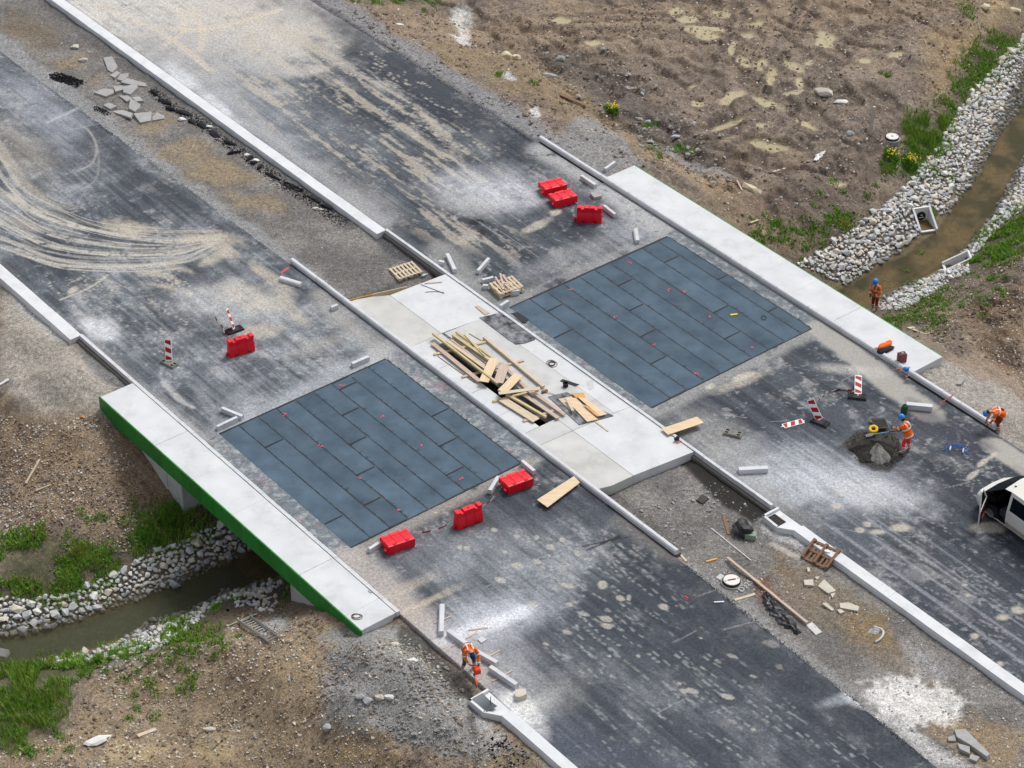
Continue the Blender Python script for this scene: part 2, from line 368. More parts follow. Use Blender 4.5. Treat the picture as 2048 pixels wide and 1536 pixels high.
# ------------------------------------------------------------------ terrain sheet
def axis(lo, hi, step, far, n):
    core = np.arange(lo, hi + step / 2, step); g = np.geomspace(step * 4, far, n)
    return np.concatenate([lo - np.cumsum(g)[::-1], core, hi + np.cumsum(g)])
ax = axis(-31, 31, 0.085, 900, 26); ay = axis(-24, 43, 0.11, 900, 26)
GX, GY = np.meshgrid(ax, ay)
gx, gy = GX.ravel(), GY.ravel()
GZ = height(gx, gy)
gu, gv = w2uv(gx, gy)
chd = seg_dist(gu, gv, CH)
# tracked mud: churned ruts in the yard beyond the right shoulder
yard = sst(17.5, 19.5, gv) * sst(3.5, 6.5, chd)
rutn = np.abs(fbm(gx * 0.5 + gy * 0.15, gy * 0.42, 120, 3) - 0.5) * 2
GZ = GZ - yard * 0.24 * sst(0.22, 0.02, rutn) + yard * (fbm(gx * 3, gy * 3, 124, 3, 0.6) - 0.5) * 0.2
def TT(px, py): return T(px, py)
P = Paint(gx, gy, S(126, 114, 103), TT)
n1 = fbm(gx * 0.32, gy * 0.32, 130, 4, 0.6); n2 = fbm(gx * 1.3, gy * 1.3, 135, 4, 0.6); n3 = fbm(gx * 5, gy * 5, 140, 3, 0.7)
allv = np.arange(len(gx))
P.put(allv, sst(0.45, 0.75, n1) * 0.7, S(106, 94, 84)); P.put(allv, sst(0.52, 0.3, n1) * 0.5, S(142, 121, 97))
P.put(allv, sst(0.52, 0.7, n2) * 0.6, S(92, 82, 76)); P.put(allv, sst(0.45, 0.25, n2) * 0.5, S(150, 133, 112))
P.put(allv, sst(0.55, 0.8, n3) * 0.45, S(70, 60, 54)); P.put(allv, sst(0.42, 0.2, n3) * 0.4, S(168, 152, 132))
P.put(allv, yard * sst(0.3, 0.08, rutn) * 0.55, S(76, 68, 63))
# --- top right yard
P.poly([(760, 0), (2048, 0), (2000, 60), (1300, 110), (1000, 95), (800, 90)], S(143, 124, 102), 0.6, 1.0, 1.2)
P.poly([(1100, 5), (1700, 0), (1650, 120), (1450, 130), (1200, 110)], S(140, 124, 106), 0.5, 1.2, 1.2)
P.poly([(1060, 100), (1220, 110), (1420, 300), (1480, 350), (1300, 300), (1160, 190)], S(88, 82, 78), 0.75, 0.9, 0.8)
P.poly([(740, 85), (990, 100), (1080, 130), (1190, 210), (1280, 270), (1330, 330), (1250, 290), (1090, 210), (960, 150)], S(134, 117, 92), 0.75, 0.6, 0.9)
P.poly([(1280, 300), (1360, 310), (1480, 380), (1620, 500), (1560, 490), (1420, 400)], S(148, 128, 102), 0.75, 0.6, 0.6)
P.poly([(1330, 300), (1400, 320), (1460, 350), (1430, 345), (1390, 340)], S(150, 150, 152), 0.7, 0.3, 0.4)
P.poly([(1840, 60), (1990, 50), (1880, 200), (1850, 190)], S(142, 122, 92), 0.75, 0.7, 0.9)
P.poly([(1400, 380), (1700, 330), (1800, 330), (1640, 470), (1560, 480)], S(96, 84, 76), 0.6, 0.9, 0.9)
P.poly([(1980, 0), (2048, 0), (2048, 60), (1990, 40)], S(170, 150, 116), 0.7, 0.6, 0.6)
for q in ([(1620, 0), (1580, 80), (1530, 150), (1505, 230)], [(1480, 0), (1470, 60), (1450, 110), (1400, 170)], [(1560, 130), (1545, 190), (1500, 250), (1440, 290)], [(1740, 60), (1660, 130), (1600, 230), (1520, 300)], [(1100, 40), (1260, 30), (1420, 40)], [(1120, 70), (1280, 62), (1440, 75)], [(1640, 330), (1720, 300), (1800, 250)]):
    for o_ in (-7, 7):
        i, al = P.stroke([(x + o_ * 1.6, y + o_) for x, y in q], 0.24, S(80, 71, 66), 0.6, 0.5, 0.10, 0.12, 0.22)
        GZ[i] -= al * (0.07 + 0.05 * np.sin((P.X[i] * .8 + P.Y[i]) * 22))
# --- right of the road, below the walkway's far end
P.poly([(1800, 745), (1880, 718), (1960, 740), (2048, 800), (2048, 930), (1990, 880)], S(152, 147, 140), 0.95, 0.3, 0.25)
P.poly([(1890, 715), (1960, 690), (2048, 740), (2048, 800), (1960, 760)], S(140, 124, 108), 0.75, 0.4, 0.4)
P.poly([(1880, 620), (2048, 560), (2048, 760), (1960, 690)], S(110, 90, 70), 0.7, 0.6, 0.6)
P.poly([(1820, 745), (1845, 752), (1925, 818), (2000, 868), (1985, 862), (1880, 790)], S(82, 74, 66), 0.9, 0.12, 0.12)
P.poly([(1850, 520), (2048, 470), (2048, 570), (1900, 620), (1780, 640)], S(104, 94, 82), 0.7, 0.5, 0.6)
# --- gravel shoulder of the right carriageway
iR = np.nonzero((gv > 12.8) & (gv < 16.5) & (gu > 9.5))[0]
P.put(iR, sst(15.0, 14.4, gv[iR] + P.w1[iR] * 1.2) * 0.95, S(128, 128, 130))
P.put(iR, sst(13.75, 13.4, gv[iR] + P.w2[iR] * 0.4) * 0.7, S(72, 72, 76))
P.poly([(1120, 270), (1180, 225), (1260, 290), (1290, 330), (1215, 350), (1150, 320)], S(132, 131, 130), 0.9, 0.3, 0.4)
# --- median
iM = np.nonzero((gv > -2.7) & (gv < 3.2))[0]
mn = fbm(gx[iM] * 0.8, gy[iM] * 0.8, 150, 4)
P.c[iM] = S(118, 115, 112); P.put(iM, sst(0.4, 0.7, mn) * 0.5, S(92, 89, 87)); P.put(iM, sst(0.5, 0.3, mn) * 0.4, S(140, 136, 131))
iA = iM[(gu[iM] > 10) & (gv[iM] < -0.9)]; P.put(iA, sst(-1.2, -1.7, gv[iA] + P.w1[iA] * 0.8) * 0.8, S(140, 141, 142))
iA = iM[(gu[iM] < -12.5) & (gv[iM] < -0.9)]; P.put(iA, sst(-1.5, -1.9, gv[iA] + P.w1[iA] * 0.6) * 0.8, S(138, 138, 137))
iB = iM[(gu[iM] > 14) & (gv[iM] > 1.2)]; P.put(iB, sst(1.5, 2.0, gv[iB] + P.w1[iB] * 0.8) * 0.7, S(88, 86, 86))
for q in ([(0, 60), (60, 70), (80, 100), (20, 60)], [(95, 115), (165, 112), (160, 130), (120, 140)], [(290, 285), (400, 270), (440, 310), (500, 350), (420, 350), (340, 315)],
          [(270, 235), (340, 225), (350, 260), (290, 265)], [(350, 320), (480, 330), (520, 360), (440, 370), (380, 350)], [(440, 385), (560, 395), (570, 425), (470, 410)], [(160, 150), (210, 155), (200, 175), (165, 170)]):
    P.poly(q, S(136, 122, 100), 0.75, 0.45, 0.9, 0.8)
P.poly([(20, 15), (110, 60), (130, 100), (60, 95), (0, 50)], S(112, 100, 84), 0.7, 0.5, 0.5)
P.poly([(750, 475), (800, 470), (885, 550), (870, 560), (780, 510)], S(74, 74, 78), 0.9, 0.15, 0.2)
P.poly([(610, 545), (700, 600), (790, 570), (770, 590), (705, 610), (640, 590)], S(80, 79, 80), 0.8, 0.2, 0.25)
P.poly([(1358, 926), (1390, 906), (1548, 1018), (1504, 1050), (1425, 992)], S(40, 39, 37), 1.0, 0.12, 0.12, co=.5)
P.poly([(1190, 985), (1240, 985), (1360, 1100), (1345, 1110)], S(90, 87, 84), 0.7, 0.15, 0.2)
P.poly([(1520, 1130), (1620, 1120), (1760, 1220), (1850, 1340), (1900, 1400), (1720, 1290), (1600, 1220)], S(122, 110, 93), 0.8, 0.5, 0.9)
P.poly([(1700, 1230), (1770, 1230), (1790, 1290), (1700, 1280)], S(132, 110, 78), 0.6, 0.3, 0.4)
P.poly([(1860, 1420), (2048, 1470), (2048, 1536), (1960, 1536), (1850, 1460)], S(142, 124, 99), 0.85, 0.4, 0.5)
P.poly([(1870, 1360), (1930, 1400), (2010, 1470), (1960, 1450)], S(126, 111, 88), 0.7, 0.25, 0.3)
P.poly([(1800, 1270), (1900, 1330), (1890, 1370), (1820, 1340)], S(156, 156, 158), 0.55, 0.3, 0.5)
P.poly([(1735, 1375), (1810, 1362), (1890, 1370), (1945, 1405), (1900, 1440), (1830, 1450), (1760, 1425)], S(212, 210, 206), 0.85, 0.35, 0.7, 1.3, co=0.7)
P.poly([(1720, 1380), (1770, 1400), (1850, 1480), (1950, 1536), (1900, 1536), (1800, 1460)], S(196, 195, 193), 0.75, 0.25, 0.35)
P.poly([(1500, 1160), (1540, 1150), (1560, 1200), (1520, 1210)], S(112, 78, 62), 0.75, 0.2, 0.35)
P.poly([(1540, 1100), (1590, 1090), (1580, 1160), (1560, 1150)], S(118, 102, 84), 0.6, 0.3, 0.3)
P.poly([(1522, 1040), (1550, 1060), (1590, 1062), (1622, 1088), (1600, 1098), (1560, 1080), (1530, 1062)], S(176, 176, 176), 0.85, 0.2, 0.3)
P.stroke([(1545, 1088), (1605, 1118)], 0.13, S(164, 158, 150), 0.9, 0.3, 0.05, 0.04, co=0.4)
# --- left shoulder, dried mud, then the pebbly brown slope
P.poly([(0, 560), (150, 690), (265, 765), (195, 800), (220, 830), (80, 850), (40, 820), (0, 760)], S(156, 150, 141), 0.95, 0.35, 0.45)
P.poly([(0, 570), (90, 620), (150, 690), (110, 680), (40, 620)], S(176, 176, 176), 0.7, 0.2, 0.3)
P.poly([(150, 690), (265, 765), (240, 785), (180, 740)], S(110, 112, 114), 0.8, 0.15, 0.2)
P.poly([(0, 830), (200, 840), (330, 950), (370, 1030), (250, 1090), (120, 1050), (0, 1000)], S(142, 122, 100), 0.75, 0.6, 0.8)
P.poly([(380, 1300), (560, 1200), (720, 1290), (660, 1440), (700, 1536), (0, 1536), (0, 1500), (130, 1470), (210, 1330)], S(144, 126, 102), 0.7, 0.6, 0.8)
P.poly([(1100, 100), (1400, 60), (1840, 40), (1860, 200), (1700, 320), (1500, 250)], S(128, 116, 104), 0.45, 1.0, 1.0)
P.poly([(200, 850), (280, 880), (330, 960), (280, 940)], S(146, 124, 100), 0.6, 0.3, 0.4)
P.poly([(640, 1275), (800, 1250), (940, 1380), (1000, 1480), (1120, 1536), (1000, 1536), (860, 1500), (650, 1440)], S(140, 139, 137), 0.97, 0.3, 0.6)
P.poly([(800, 1245), (840, 1265), (940, 1370), (950, 1400), (900, 1390), (790, 1290)], S(78, 75, 70), 0.9, 0.15, 0.25)
P.poly([(740, 1460), (790, 1465), (780, 1490), (740, 1485)], S(140, 120, 86), 0.9, 0.2, 0.3)
P.poly([(640, 1480), (760, 1500), (860, 1536), (640, 1536)], S(136, 118, 90), 0.85, 0.3, 0.5)
P.poly([(1010, 1500), (1060, 1500), (1080, 1536), (960, 1536)], S(130, 114, 86), 0.8, 0.25, 0.4)
P.poly([(930, 1400), (960, 1420), (1010, 1470), (990, 1500), (940, 1440)], S(180, 179, 178), 0.75, 0.2, 0.4)
P.poly([(930, 1370), (950, 1420), (960, 1500), (935, 1470)], S(70, 68, 66), 0.8, 0.12, 0.2)
P.poly([(560, 1270), (660, 1290), (650, 1320), (590, 1320)], S(152, 134, 110), 0.75, 0.4, 0.3)
P.poly([(520, 1310), (640, 1330), (640, 1430), (560, 1400), (500, 1380)], S(160, 140, 114), 0.6, 0.5, 0.6)
for q in ([(220, 1480), (340, 1490), (300, 1536), (210, 1520)], [(390, 1490), (450, 1480), (480, 1510), (430, 1530)], [(300, 1370), (370, 1360), (360, 1385), (310, 1385)], [(210, 1320), (290, 1312), (270, 1335)]):
    P.poly(q, S(158, 142, 108), 0.7, 0.25, 0.3, co=0.5)
P.poly([(200, 1315), (290, 1305), (280, 1330), (215, 1335)], S(150, 148, 146), 0.6, 0.2, 0.3)
P.poly([(510, 1240), (580, 1225), (570, 1260), (530, 1270)], S(162, 162, 164), 0.8, 0.2, 0.3)
P.poly([(440, 1170), (560, 1160), (580, 1230), (480, 1250), (380, 1290), (360, 1260)], S(96, 82, 66), 0.7, 0.5, 0.5)
# --- puddles left in the ruts
PUD = [(80, 100, 60, 25, 0), (175, 155, 100, 25, 5), (215, 205, 70, 22, 0), (20, 65, 40, 15, -20), (280, 70, 50, 15, 0), (470, 130, 60, 15, -15), (430, 185, 30, 12, 0),
       (880, 245, 60, 25, 0), (900, 200, 60, 20, 10), (340, 270, 18, 40, 10), (410, 360, 45, 25, 40), (510, 370, 40, 40, 30), (575, 420, 30, 60, 10), (700, 385, 60, 20, 25), (735, 470, 20, 25, 0),
       (690, 525, 70, 14, -5), (350, 550, 70, 18, -5), (545, 595, 90, 25, 20), (140, 600, 40, 15, 0), (330, 700, 120, 18, -15), (525, 735, 35, 10, 0), (770, 720, 70, 15, 25), (120, 490, 40, 12, -20),
       (560, 830, 110, 30, 10), (950, 1070, 50, 20, 10), (1120, 355, 30, 12, 0), (1300, 300, 40, 12, 0), (790, 350, 25, 15, -30), (-655, 118, 45, 18, 0), (-470, 248, 45, 16, 0)]
for cx, cy, rx, ry, an in PUD:
    i, al = P.ell(1348 + cx / 2.9257, cy / 2.9257, rx / 2.9257 * 1.1, ry / 2.9257 * 1.15, an, S(164, 153, 122), 0.95, 0.22, 0.55, 0.25, wet=0.45, co=0.25)
    if len(i):
        zl = np.percentile(GZ[i][al > 0.5], 15) if (al > 0.5).any() else GZ[i].min()
        GZ[i] = GZ[i] * (1 - al) + zl * al
for px, py, rx, ry in ((920, 48, 20, 18), (925, 80, 16, 9), (1010, 148, 12, 8), (1020, 152, 14, 8), (1070, 225, 9, 9)):
    P.ell(px, py, rx, ry, 30, S(196, 194, 190), 0.85, 0.4, 1.2, 0.9)
# --- stream bed, wet margins, ground darkened between the riprap stones
P.put(allv, sst(1.35, 0.95, chd + P.w1 * 0.5) * 0.9, S(98, 82, 56), co=0.6)
P.put(allv, sst(1.2, 0.7, chd + P.w1 * 0.8) * 0.5, S(88, 78, 46))
iL = np.nonzero((gv < -13) & (chd < 1.4))[0]; P.put(iL, sst(1.2, 0.5, chd[iL]) * 0.85, S(66, 76, 58))
iRs = np.nonzero((gv > 14) & (chd < 1.2))[0]; bn = fbm(gx[iRs] * .8, gy[iRs] * .8, 145, 4, .6); P.put(iRs, sst(0.47, 0.62, bn) * 0.85, S(58, 56, 30)); P.put(iRs, sst(0.48, 0.34, bn) * 0.7, S(122, 100, 66)); P.put(iRs, sst(.55, 1.0, chd[iRs]) * .5, S(60, 60, 34))
iK = np.nonzero((chd > 1.0) & (chd < 4.2) & ((gv > 15) | (gv < -12.5)))[0]
P.put(iK, sst(4.0, 3.0, chd[iK] + P.w1[iK]) * 0.55, S(84, 77, 68))  # shade in the gaps between riprap stones, put into the ground colour
P.put(allv, sst(.9, 1.05, chd + P.w1 * .4) * sst(1.45, 1.2, chd + P.w1 * .4) * .55, S(150, 134, 104))
# --- darker earth where plants root
GRASS = [  # pixel outlines of the grassed ground, density, blade height
    ([(1990, 60), (2048, 85), (1990, 140), (1935, 190), (1890, 250), (1875, 300), (1830, 350), (1815, 330), (1830, 285), (1870, 240), (1900, 190), (1940, 110)], 1.0, 0.22),
    ([(1920, 10), (1950, 15), (1945, 30), (1925, 28)], 1.0, 0.2),
    ([(1815, 250), (1895, 230), (1890, 285), (1860, 310), (1820, 300)], 1.0, 0.5),
    ([(1640, 500), (1700, 455), (1740, 420), (1700, 420), (1600, 470), (1510, 470), (1560, 500)], 0.35, 0.18),
    ([(1760, 640), (1800, 620), (1880, 575), (1900, 590), (1880, 640), (1900, 665), (1850, 660), (1800, 650)], 0.7, 0.16),
    ([(1930, 560), (1960, 520), (2048, 480), (2048, 430), (2000, 470), (2048, 520), (1990, 540)], 0.8, 0.2),
    ([(1960, 470), (2048, 410), (2048, 500), (1990, 530)], 0.9, 0.25),
    ([(700, 0), (860, 0), (850, 8), (760, 8)], 0.7, 0.2), ([(810, 5), (870, 0), (860, 12)], 0.6, 0.2),
    ([(0, 1075), (60, 1060), (130, 1090), (210, 1100), (230, 1130), (170, 1185), (130, 1200), (60, 1200), (0, 1190)], 1.0, 0.28),
    ([(260, 1040), (310, 1020), (330, 1000), (360, 1020), (430, 1040), (440, 1060), (390, 1080), (320, 1100), (270, 1110)], 1.0, 0.3),
    ([(180, 1100), (240, 1100), (240, 1150), (190, 1160)], 0.7, 0.2),
    ([(0, 1330), (90, 1330), (130, 1370), (120, 1470), (60, 1480), (0, 1500)], 0.9, 0.45),
    ([(40, 1340), (190, 1310), (200, 1340), (120, 1370)], 0.8, 0.25), ([(180, 1310), (240, 1290), (290, 1300), (240, 1320)], 0.9, 0.3),
    ([(300, 1270), (370, 1250), (440, 1260), (430, 1300), (340, 1320)], 0.5, 0.25),
    ([(30, 1480), (80, 1490), (60, 1510), (30, 1500)], 0.8, 0.2), ([(330, 1270), (360, 1230), (375, 1250), (350, 1280)], 1.0, 0.3),
    ([(580, 1150), (600, 1140), (590, 1200), (570, 1210)], 0.8, 0.2)]
for poly, den, hgt in GRASS: P.poly(poly, S(70, 76, 42), 0.55 * den, 0.4, 0.4)
iD = np.nonzero((np.abs(gv) < 13.8) & (chd < 9))[0]; P.put(iD, np.full(len(iD), 0.0), S(90, 80, 66))
keep = np.ones(GX.shape, bool)
inr = ((gv > -11.7) & (gv < -2.8) | (gv > 3.5) & (gv < 12.6)).reshape(GX.shape) & (np.abs(gu.reshape(GX.shape)) < 70) & ~((np.abs(gu.reshape(GX.shape)) < 11))
keep = ~(inr[:-1, :-1] & inr[:-1, 1:] & inr[1:, 1:] & inr[1:, :-1])
me = grid_mesh('ground', GX, GY, GZ.reshape(GX.shape), keep)
dry = sst(1.3, 2.0, chd); P.c *= (1 + .17 * dry)[:, None]
P.finish(me); me.materials.append(attr_mat('earth', 26, 0.42, 1.0, 0.05, 0.36))
structure(put('ground', me))

# ------------------------------------------------------------------ the two carriageways
BASE = S(56, 61, 69); DUST = S(168, 172, 180); PALE = S(206, 208, 212); TAN = S(184, 176, 162); MUD = S(190, 183, 170)
def RP(px, py): return G(px, py, 0.0)
def road(name, v0f, v1f, step_v, paint, ur):
    uu = axis(ur[0], ur[1], 0.056, 300, 14); nv = int(10.3 / step_v)
    tt = np.linspace(0, 1, nv + 1)
    U = np.repeat(uu[:, None], nv + 1, 1); V0 = v0f(uu); V1 = v1f(uu)
    V = V0[:, None] * (1 - tt)[None] + V1[:, None] * tt[None]
    U = np.hstack([U[:, :1], U, U[:, -1:]]); V = np.hstack([V[:, :1] - 0.06, V, V[:, -1:] + 0.06])
    Xr, Yr = uv2w(U, V)
    Z = (fbm(Xr * 0.5, Yr * 0.5, 160, 3) - 0.5) * 0.012 + 0.0
    Z[:, 0] = -0.3; Z[:, -1] = -0.3
    pt = Paint(Xr.ravel(), Yr.ravel(), BASE, RP); u, v = U.ravel(), V.ravel()
    paint(pt, u, v)
    ed = np.zeros(Xr.shape, bool); ed[:, 0] = ed[:, -1] = True; ii = np.nonzero(ed.ravel())[0]
    pt.c[ii] = S(40, 40, 44)
    me = grid_mesh(name, Xr[:, ::-1], Yr[:, ::-1], Z[:, ::-1])
    k = np.arange(Xr.size).reshape(Xr.shape)[:, ::-1].ravel()
    pt.c = pt.c[k]; pt.wet = pt.wet[k]; pt.co = pt.co[k]; pt.X = pt.X[k]; pt.Y = pt.Y[k]
    pt.finish(me); me.materials.append(MATS.get('asphalt') or attr_mat('asphalt', 40, 0.38, 0.6, 0.012, 0.24))
    return structure(put(name, me))
def common(p, u, v):
    X, Y = p.X, p.Y; al = np.arange(len(X))
    st = fbm(u * 0.12, v * 2.6, 170, 4, 0.6); st2 = fbm(u * 0.35, v * 7.0, 176, 3, 0.6)
    big = fbm(X * 0.16, Y * 0.16, 180, 4, 0.55); mid = fbm(X * 0.9, Y * 0.9, 185, 4, 0.65); spk = fbm(X * 6, Y * 6, 190, 3, 0.7)
    p.st = .55 * st2 + .45 * fbm(X * 2.4, Y * 2.4, 195, 3, .6)
    p.put(al, sst(0.38, 0.62, st) * 0.38 + sst(0.5, 0.65, st2) * 0.14, S(98, 104, 111))
    p.put(al, sst(0.40, 0.70, big) * (0.18 + 0.55 * sst(0.35, 0.65, mid) + .35 * sst(.4, .6, st2)) * 0.66, S(152, 158, 164))
    p.put(al, sst(0.56, 0.74, mid) * sst(0.35, 0.6, st) * 0.45, S(172, 172, 172))
    p.put(al, sst(0.62, 0.76, spk) * sst(0.4, 0.55, mid) * 0.4, S(188, 190, 192)); p.put(al, sst(0.4, 0.26, spk) * 0.3, S(44, 47, 53))
    # paving-lane seams and the roller marks along the road
    for vs in (-8.9, -5.5, 6.4, 9.8):
        p.put(al, sst(0.05, 0.015, np.abs(v - vs + 0.03 * (vn(u * 0.7, v * 0, 199) - 0.5))) * 0.35, S(52, 54, 60))
    return st, st2, big, mid, spk
def tanstreak(p, u, v, poly, a, thr, seed):
    m0 = fbm(u * 0.26, v * 2.0, seed, 5, 0.66); i, al = p.poly(poly, BASE, 0.0, 1.0, 0.8); P_ = p
    # use the outline's alpha as a mask for broken streaks
    q = [p.proj(*k) for k in poly]; q = np.array([(k.x, k.y) for k in q]); x, y = p.X[i], p.Y[i]; ins = np.zeros(len(i), bool)
    for k in range(len(q)):
        x0, y0 = q[k]; x1, y1 = q[(k + 1) % len(q)]; ins ^= ((y0 > y) != (y1 > y)) & (x < (x1 - x0) * (y - y0) / (y1 - y0 + 1e-12) + x0)
    d = np.where(ins, 1, -1) * seg_dist(x, y, np.vstack([q, q[:1]])); f = sst(-0.8, 1.2, d) * sst(thr, thr + 0.12, m0[i] + p.w2[i] * 0.25)
    p.put(i, f * a, TAN)
def dashes(p, rng, poly, n, c, a, ln=(0.18, 0.5), wd=(0.05, 0.11), jitter=5):
    xs = [q[0] for q in poly]; ys = [q[1] for q in poly]
    def inside(x, y):
        r = False
        for k in range(len(poly)):
            x0, y0 = poly[k]; x1, y1 = poly[(k + 1) % len(poly)]
            if (y0 > y) != (y1 > y) and x < (x1 - x0) * (y - y0) / (y1 - y0) + x0: r = not r
        return r
    k = 0
    while k < n:
        x = rng.uniform(min(xs), max(xs)); y = rng.uniform(min(ys), max(ys))
        if not inside(x, y): continue
        k += 1; g = RP(x, y); an = AU + math.radians(rng.gauss(0, jitter)); L = rng.uniform(*ln); m = rng.choice((1, 1, 2, 3, 4)); W = rng.uniform(*wd)
        for t in range(m):
            cx = g.x + math.cos(an) * t * (L * 1.5); cy = g.y + math.sin(an) * t * (L * 1.5)
            i = p.box(cx - L, cx + L, cy - L, cy + L)
            dx, dy = p.X[i] - cx, p.Y[i] - cy
            d = np.maximum(np.abs(dx * math.cos(an) + dy * math.sin(an)) / (L / 2), np.abs(-dx * math.sin(an) + dy * math.cos(an)) / (W)) + p.w2[i] * 0.9
            p.put(i, (1 - sst(0.75, 1.05, d)) * a * rng.uniform(0.55, 1.15), c)
def deck_band(p, u, v, lo, hi):
    i = np.nonzero((np.abs(u + 0.1) < 4.75) & (v > lo) & (v < hi))[0]
    s_ = fbm(p.X[i] * 5, p.Y[i] * 5, 210, 3, 0.7)
    p.put(i, np.full(len(i), 0.9), S(116, 124, 130)); p.put(i, sst(0.52, 0.7, s_) * 0.5, S(176, 180, 180)); p.put(i, sst(0.42, 0.26, s_) * 0.45, S(82, 90, 96))
    p.put(i, sst(0.66, 0.76, fbm(p.X[i] * 2, p.Y[i] * 2, 215, 3)) * 0.22, S(186, 130, 136))
def paint_left(p, u, v):
    r = random.Random(3); common(p, u, v)
    # --- upper part
    p.ell(80, 215, 130, 50, 36, DUST, 0.55, 0.6, 0.6); p.ell(40, 300, 90, 40, 36, TAN, 0.35, 0.6, 0.7)
    p.stroke([(0, 140), (120, 235)], 0.25, S(128, 134, 146), 0.4, 0.7)
    p.stroke([(95, 245), (190, 200)], 0.10, S(178, 182, 188), 0.6, 0.6); p.stroke([(130, 262), (200, 247)], 0.06, S(160, 164, 172), 0.6, 0.6)
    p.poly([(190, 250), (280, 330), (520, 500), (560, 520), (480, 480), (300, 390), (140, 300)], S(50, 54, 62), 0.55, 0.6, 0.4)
    p.stroke([(150, 345), (185, 325), (193, 292), (178, 262), (160, 250)], 0.06, S(170, 168, 165), 0.6, 0.5, 0.02, 0.03)
    p.stroke([(120, 400), (190, 360), (197, 300)], 0.05, S(150, 150, 150), 0.5, 0.5, 0.02, 0.03)
    outer = [(-20, 262), (10, 320), (45, 368), (95, 402), (200, 440), (330, 462), (450, 462)]; inner = [(-20, 500), (40, 515), (110, 535), (190, 545), (290, 540), (370, 525), (430, 495)]
    for k in range(30):                                   # many thin overlapping sweeps of turning tyres
        t = r.random() ** .85; e_ = r.uniform(-12, 12); cut = r.choice((5, 6, 7, 7)); st_ = r.choice((0, 0, 0, 1))
        q = [(a_[0] * (1 - t) + b_[0] * t + r.gauss(0, 4), a_[1] * (1 - t) + b_[1] * t + e_ + r.gauss(0, 2.5)) for a_, b_ in zip(outer, inner)][st_:cut]
        p.stroke(q, r.choice((.03, .04, .05, .06, .11)), S(186, 182, 174), r.uniform(.35, .8), .6, .03, .04, .22)
    for pts, hw, a_ in (([(-20, 270), (15, 320), (45, 365), (90, 400), (140, 418)], .34, .45), ([(-20, 372), (60, 412), (180, 448), (300, 462), (440, 462)], .22, .4), ([(-20, 425), (90, 465), (200, 490), (310, 500), (420, 492)], .22, .35)): p.stroke(pts, hw, TAN, a_, 0.6, 0.05, 0.05, 0.25, lines=11)
    for (x, y, rx, ry, an) in ((440, 478, 40, 14, 10), (450, 500, 30, 12, 30), (385, 478, 30, 10, 0), (350, 535, 40, 8, 15), (300, 545, 40, 8, 10), (420, 520, 30, 9, -20), (330, 572, 30, 6, 10), (250, 455, 50, 14, 8)):
        p.ell(x, y, rx, ry, an, TAN, 0.75, 0.5, 1.1, 0.8)
    p.stroke([(120, 600), (180, 575), (215, 550)], 0.05, MUD, 0.8, 0.5, 0.03, 0.05); p.ell(145, 580, 12, 6, -25, MUD, 0.8, 0.4, 0.8)
    dashes(p, r, [(100, 575), (200, 545), (380, 640), (330, 720), (270, 690)], 70, S(168, 164, 158), 0.7, (0.08, 0.2), (0.04, 0.08), 25)
    dashes(p, r, [(280, 545), (380, 535), (420, 590), (350, 600)], 26, TAN, 0.7, (0.08, 0.2), (0.05, 0.1), 25)
    p.ell(470, 610, 115, 45, 10, S(186, 188, 190), 0.75, 0.6, 0.6); p.ell(490, 590, 70, 25, 10, MUD, 0.7, 0.5, 0.7); p.ell(545, 560, 50, 12, 35, TAN, 0.8, 0.5, 0.8); p.ell(520, 660, 45, 14, 0, TAN, 0.7, 0.5, 0.8)
    p.ell(580, 615, 40, 14, 40, TAN, 0.6, 0.5, 0.9); p.ell(380, 588, 9, 4, 0, MUD, 0.9, 0.3, 0.3); p.ell(640, 690, 60, 14, -20, S(168, 164, 158), 0.5, 0.6, 0.6)
    p.ell(205, 660, 48, 18, 20, PALE, 0.85, 0.6, 0.7); p.stroke([(165, 690), (280, 785), (400, 880), (450, 930)], 0.45, S(178, 176, 174), 0.6, 0.8, 0.15)
    p.stroke([(440, 862), (600, 790), (770, 700)], 0.55, S(168, 172, 178), 0.65, 0.8, 0.2); p.stroke([(400, 780), (430, 815), (520, 760)], 0.25, S(150, 152, 158), 0.4, 0.7)
    p.stroke([(325, 765), (360, 800), (385, 815)], 0.12, S(186, 184, 184), 0.7, 0.5)
    p.ell(436, 888, 18, 10, 40, S(52, 52, 54), 0.9, 0.3, 0.4); p.ell(440, 885, 10, 6, 40, S(112, 102, 86), 0.8, 0.3, 0.3)
    deck_band(p, u, v, -12.3, -11.3); deck_band(p, u, v, -3.2, -2.0)
    p.ell(790, 765, 70, 35, 38, S(196, 196, 196), 0.55, 0.6, 0.8)
    p.stroke([(640, 590), (700, 650), (760, 700)], 0.5, S(172, 170, 166), 0.6, 0.7, 0.25)
    p.stroke([(563, 545), (577, 535)], 0.05, S(214, 96, 104), 0.7, 0.5)
    # --- lower part
    p.stroke([(712, 1108), (880, 1015), (1060, 925)], 0.38, S(158, 152, 144), 0.75, 0.7, 0.1, breakup=0.25)
    p.stroke([(700, 1120), (760, 1170), (830, 1240), (950, 1350)], 0.75, S(182, 172, 164), 0.85, 0.6, 0.15)
    p.ell(815, 1175, 60, 10, -25, S(190, 178, 160), 0.6, 0.7, 0.7); p.ell(860, 1200, 60, 6, -25, S(200, 186, 164), 0.6, 0.7, 0.7)
    p.ell(880, 1110, 220, 60, -10, S(140, 144, 150), 0.4, 0.8, 0.6)
    p.ell(985, 1235, 110, 40, -15, S(190, 194, 202), 0.85, 0.8, 0.4); p.ell(950, 1258, 75, 14, -18, S(226, 228, 232), 0.95, 0.6, 0.6); p.ell(1020, 1232, 50, 12, -25, S(218, 222, 228), 0.8, 0.7, 0.6)
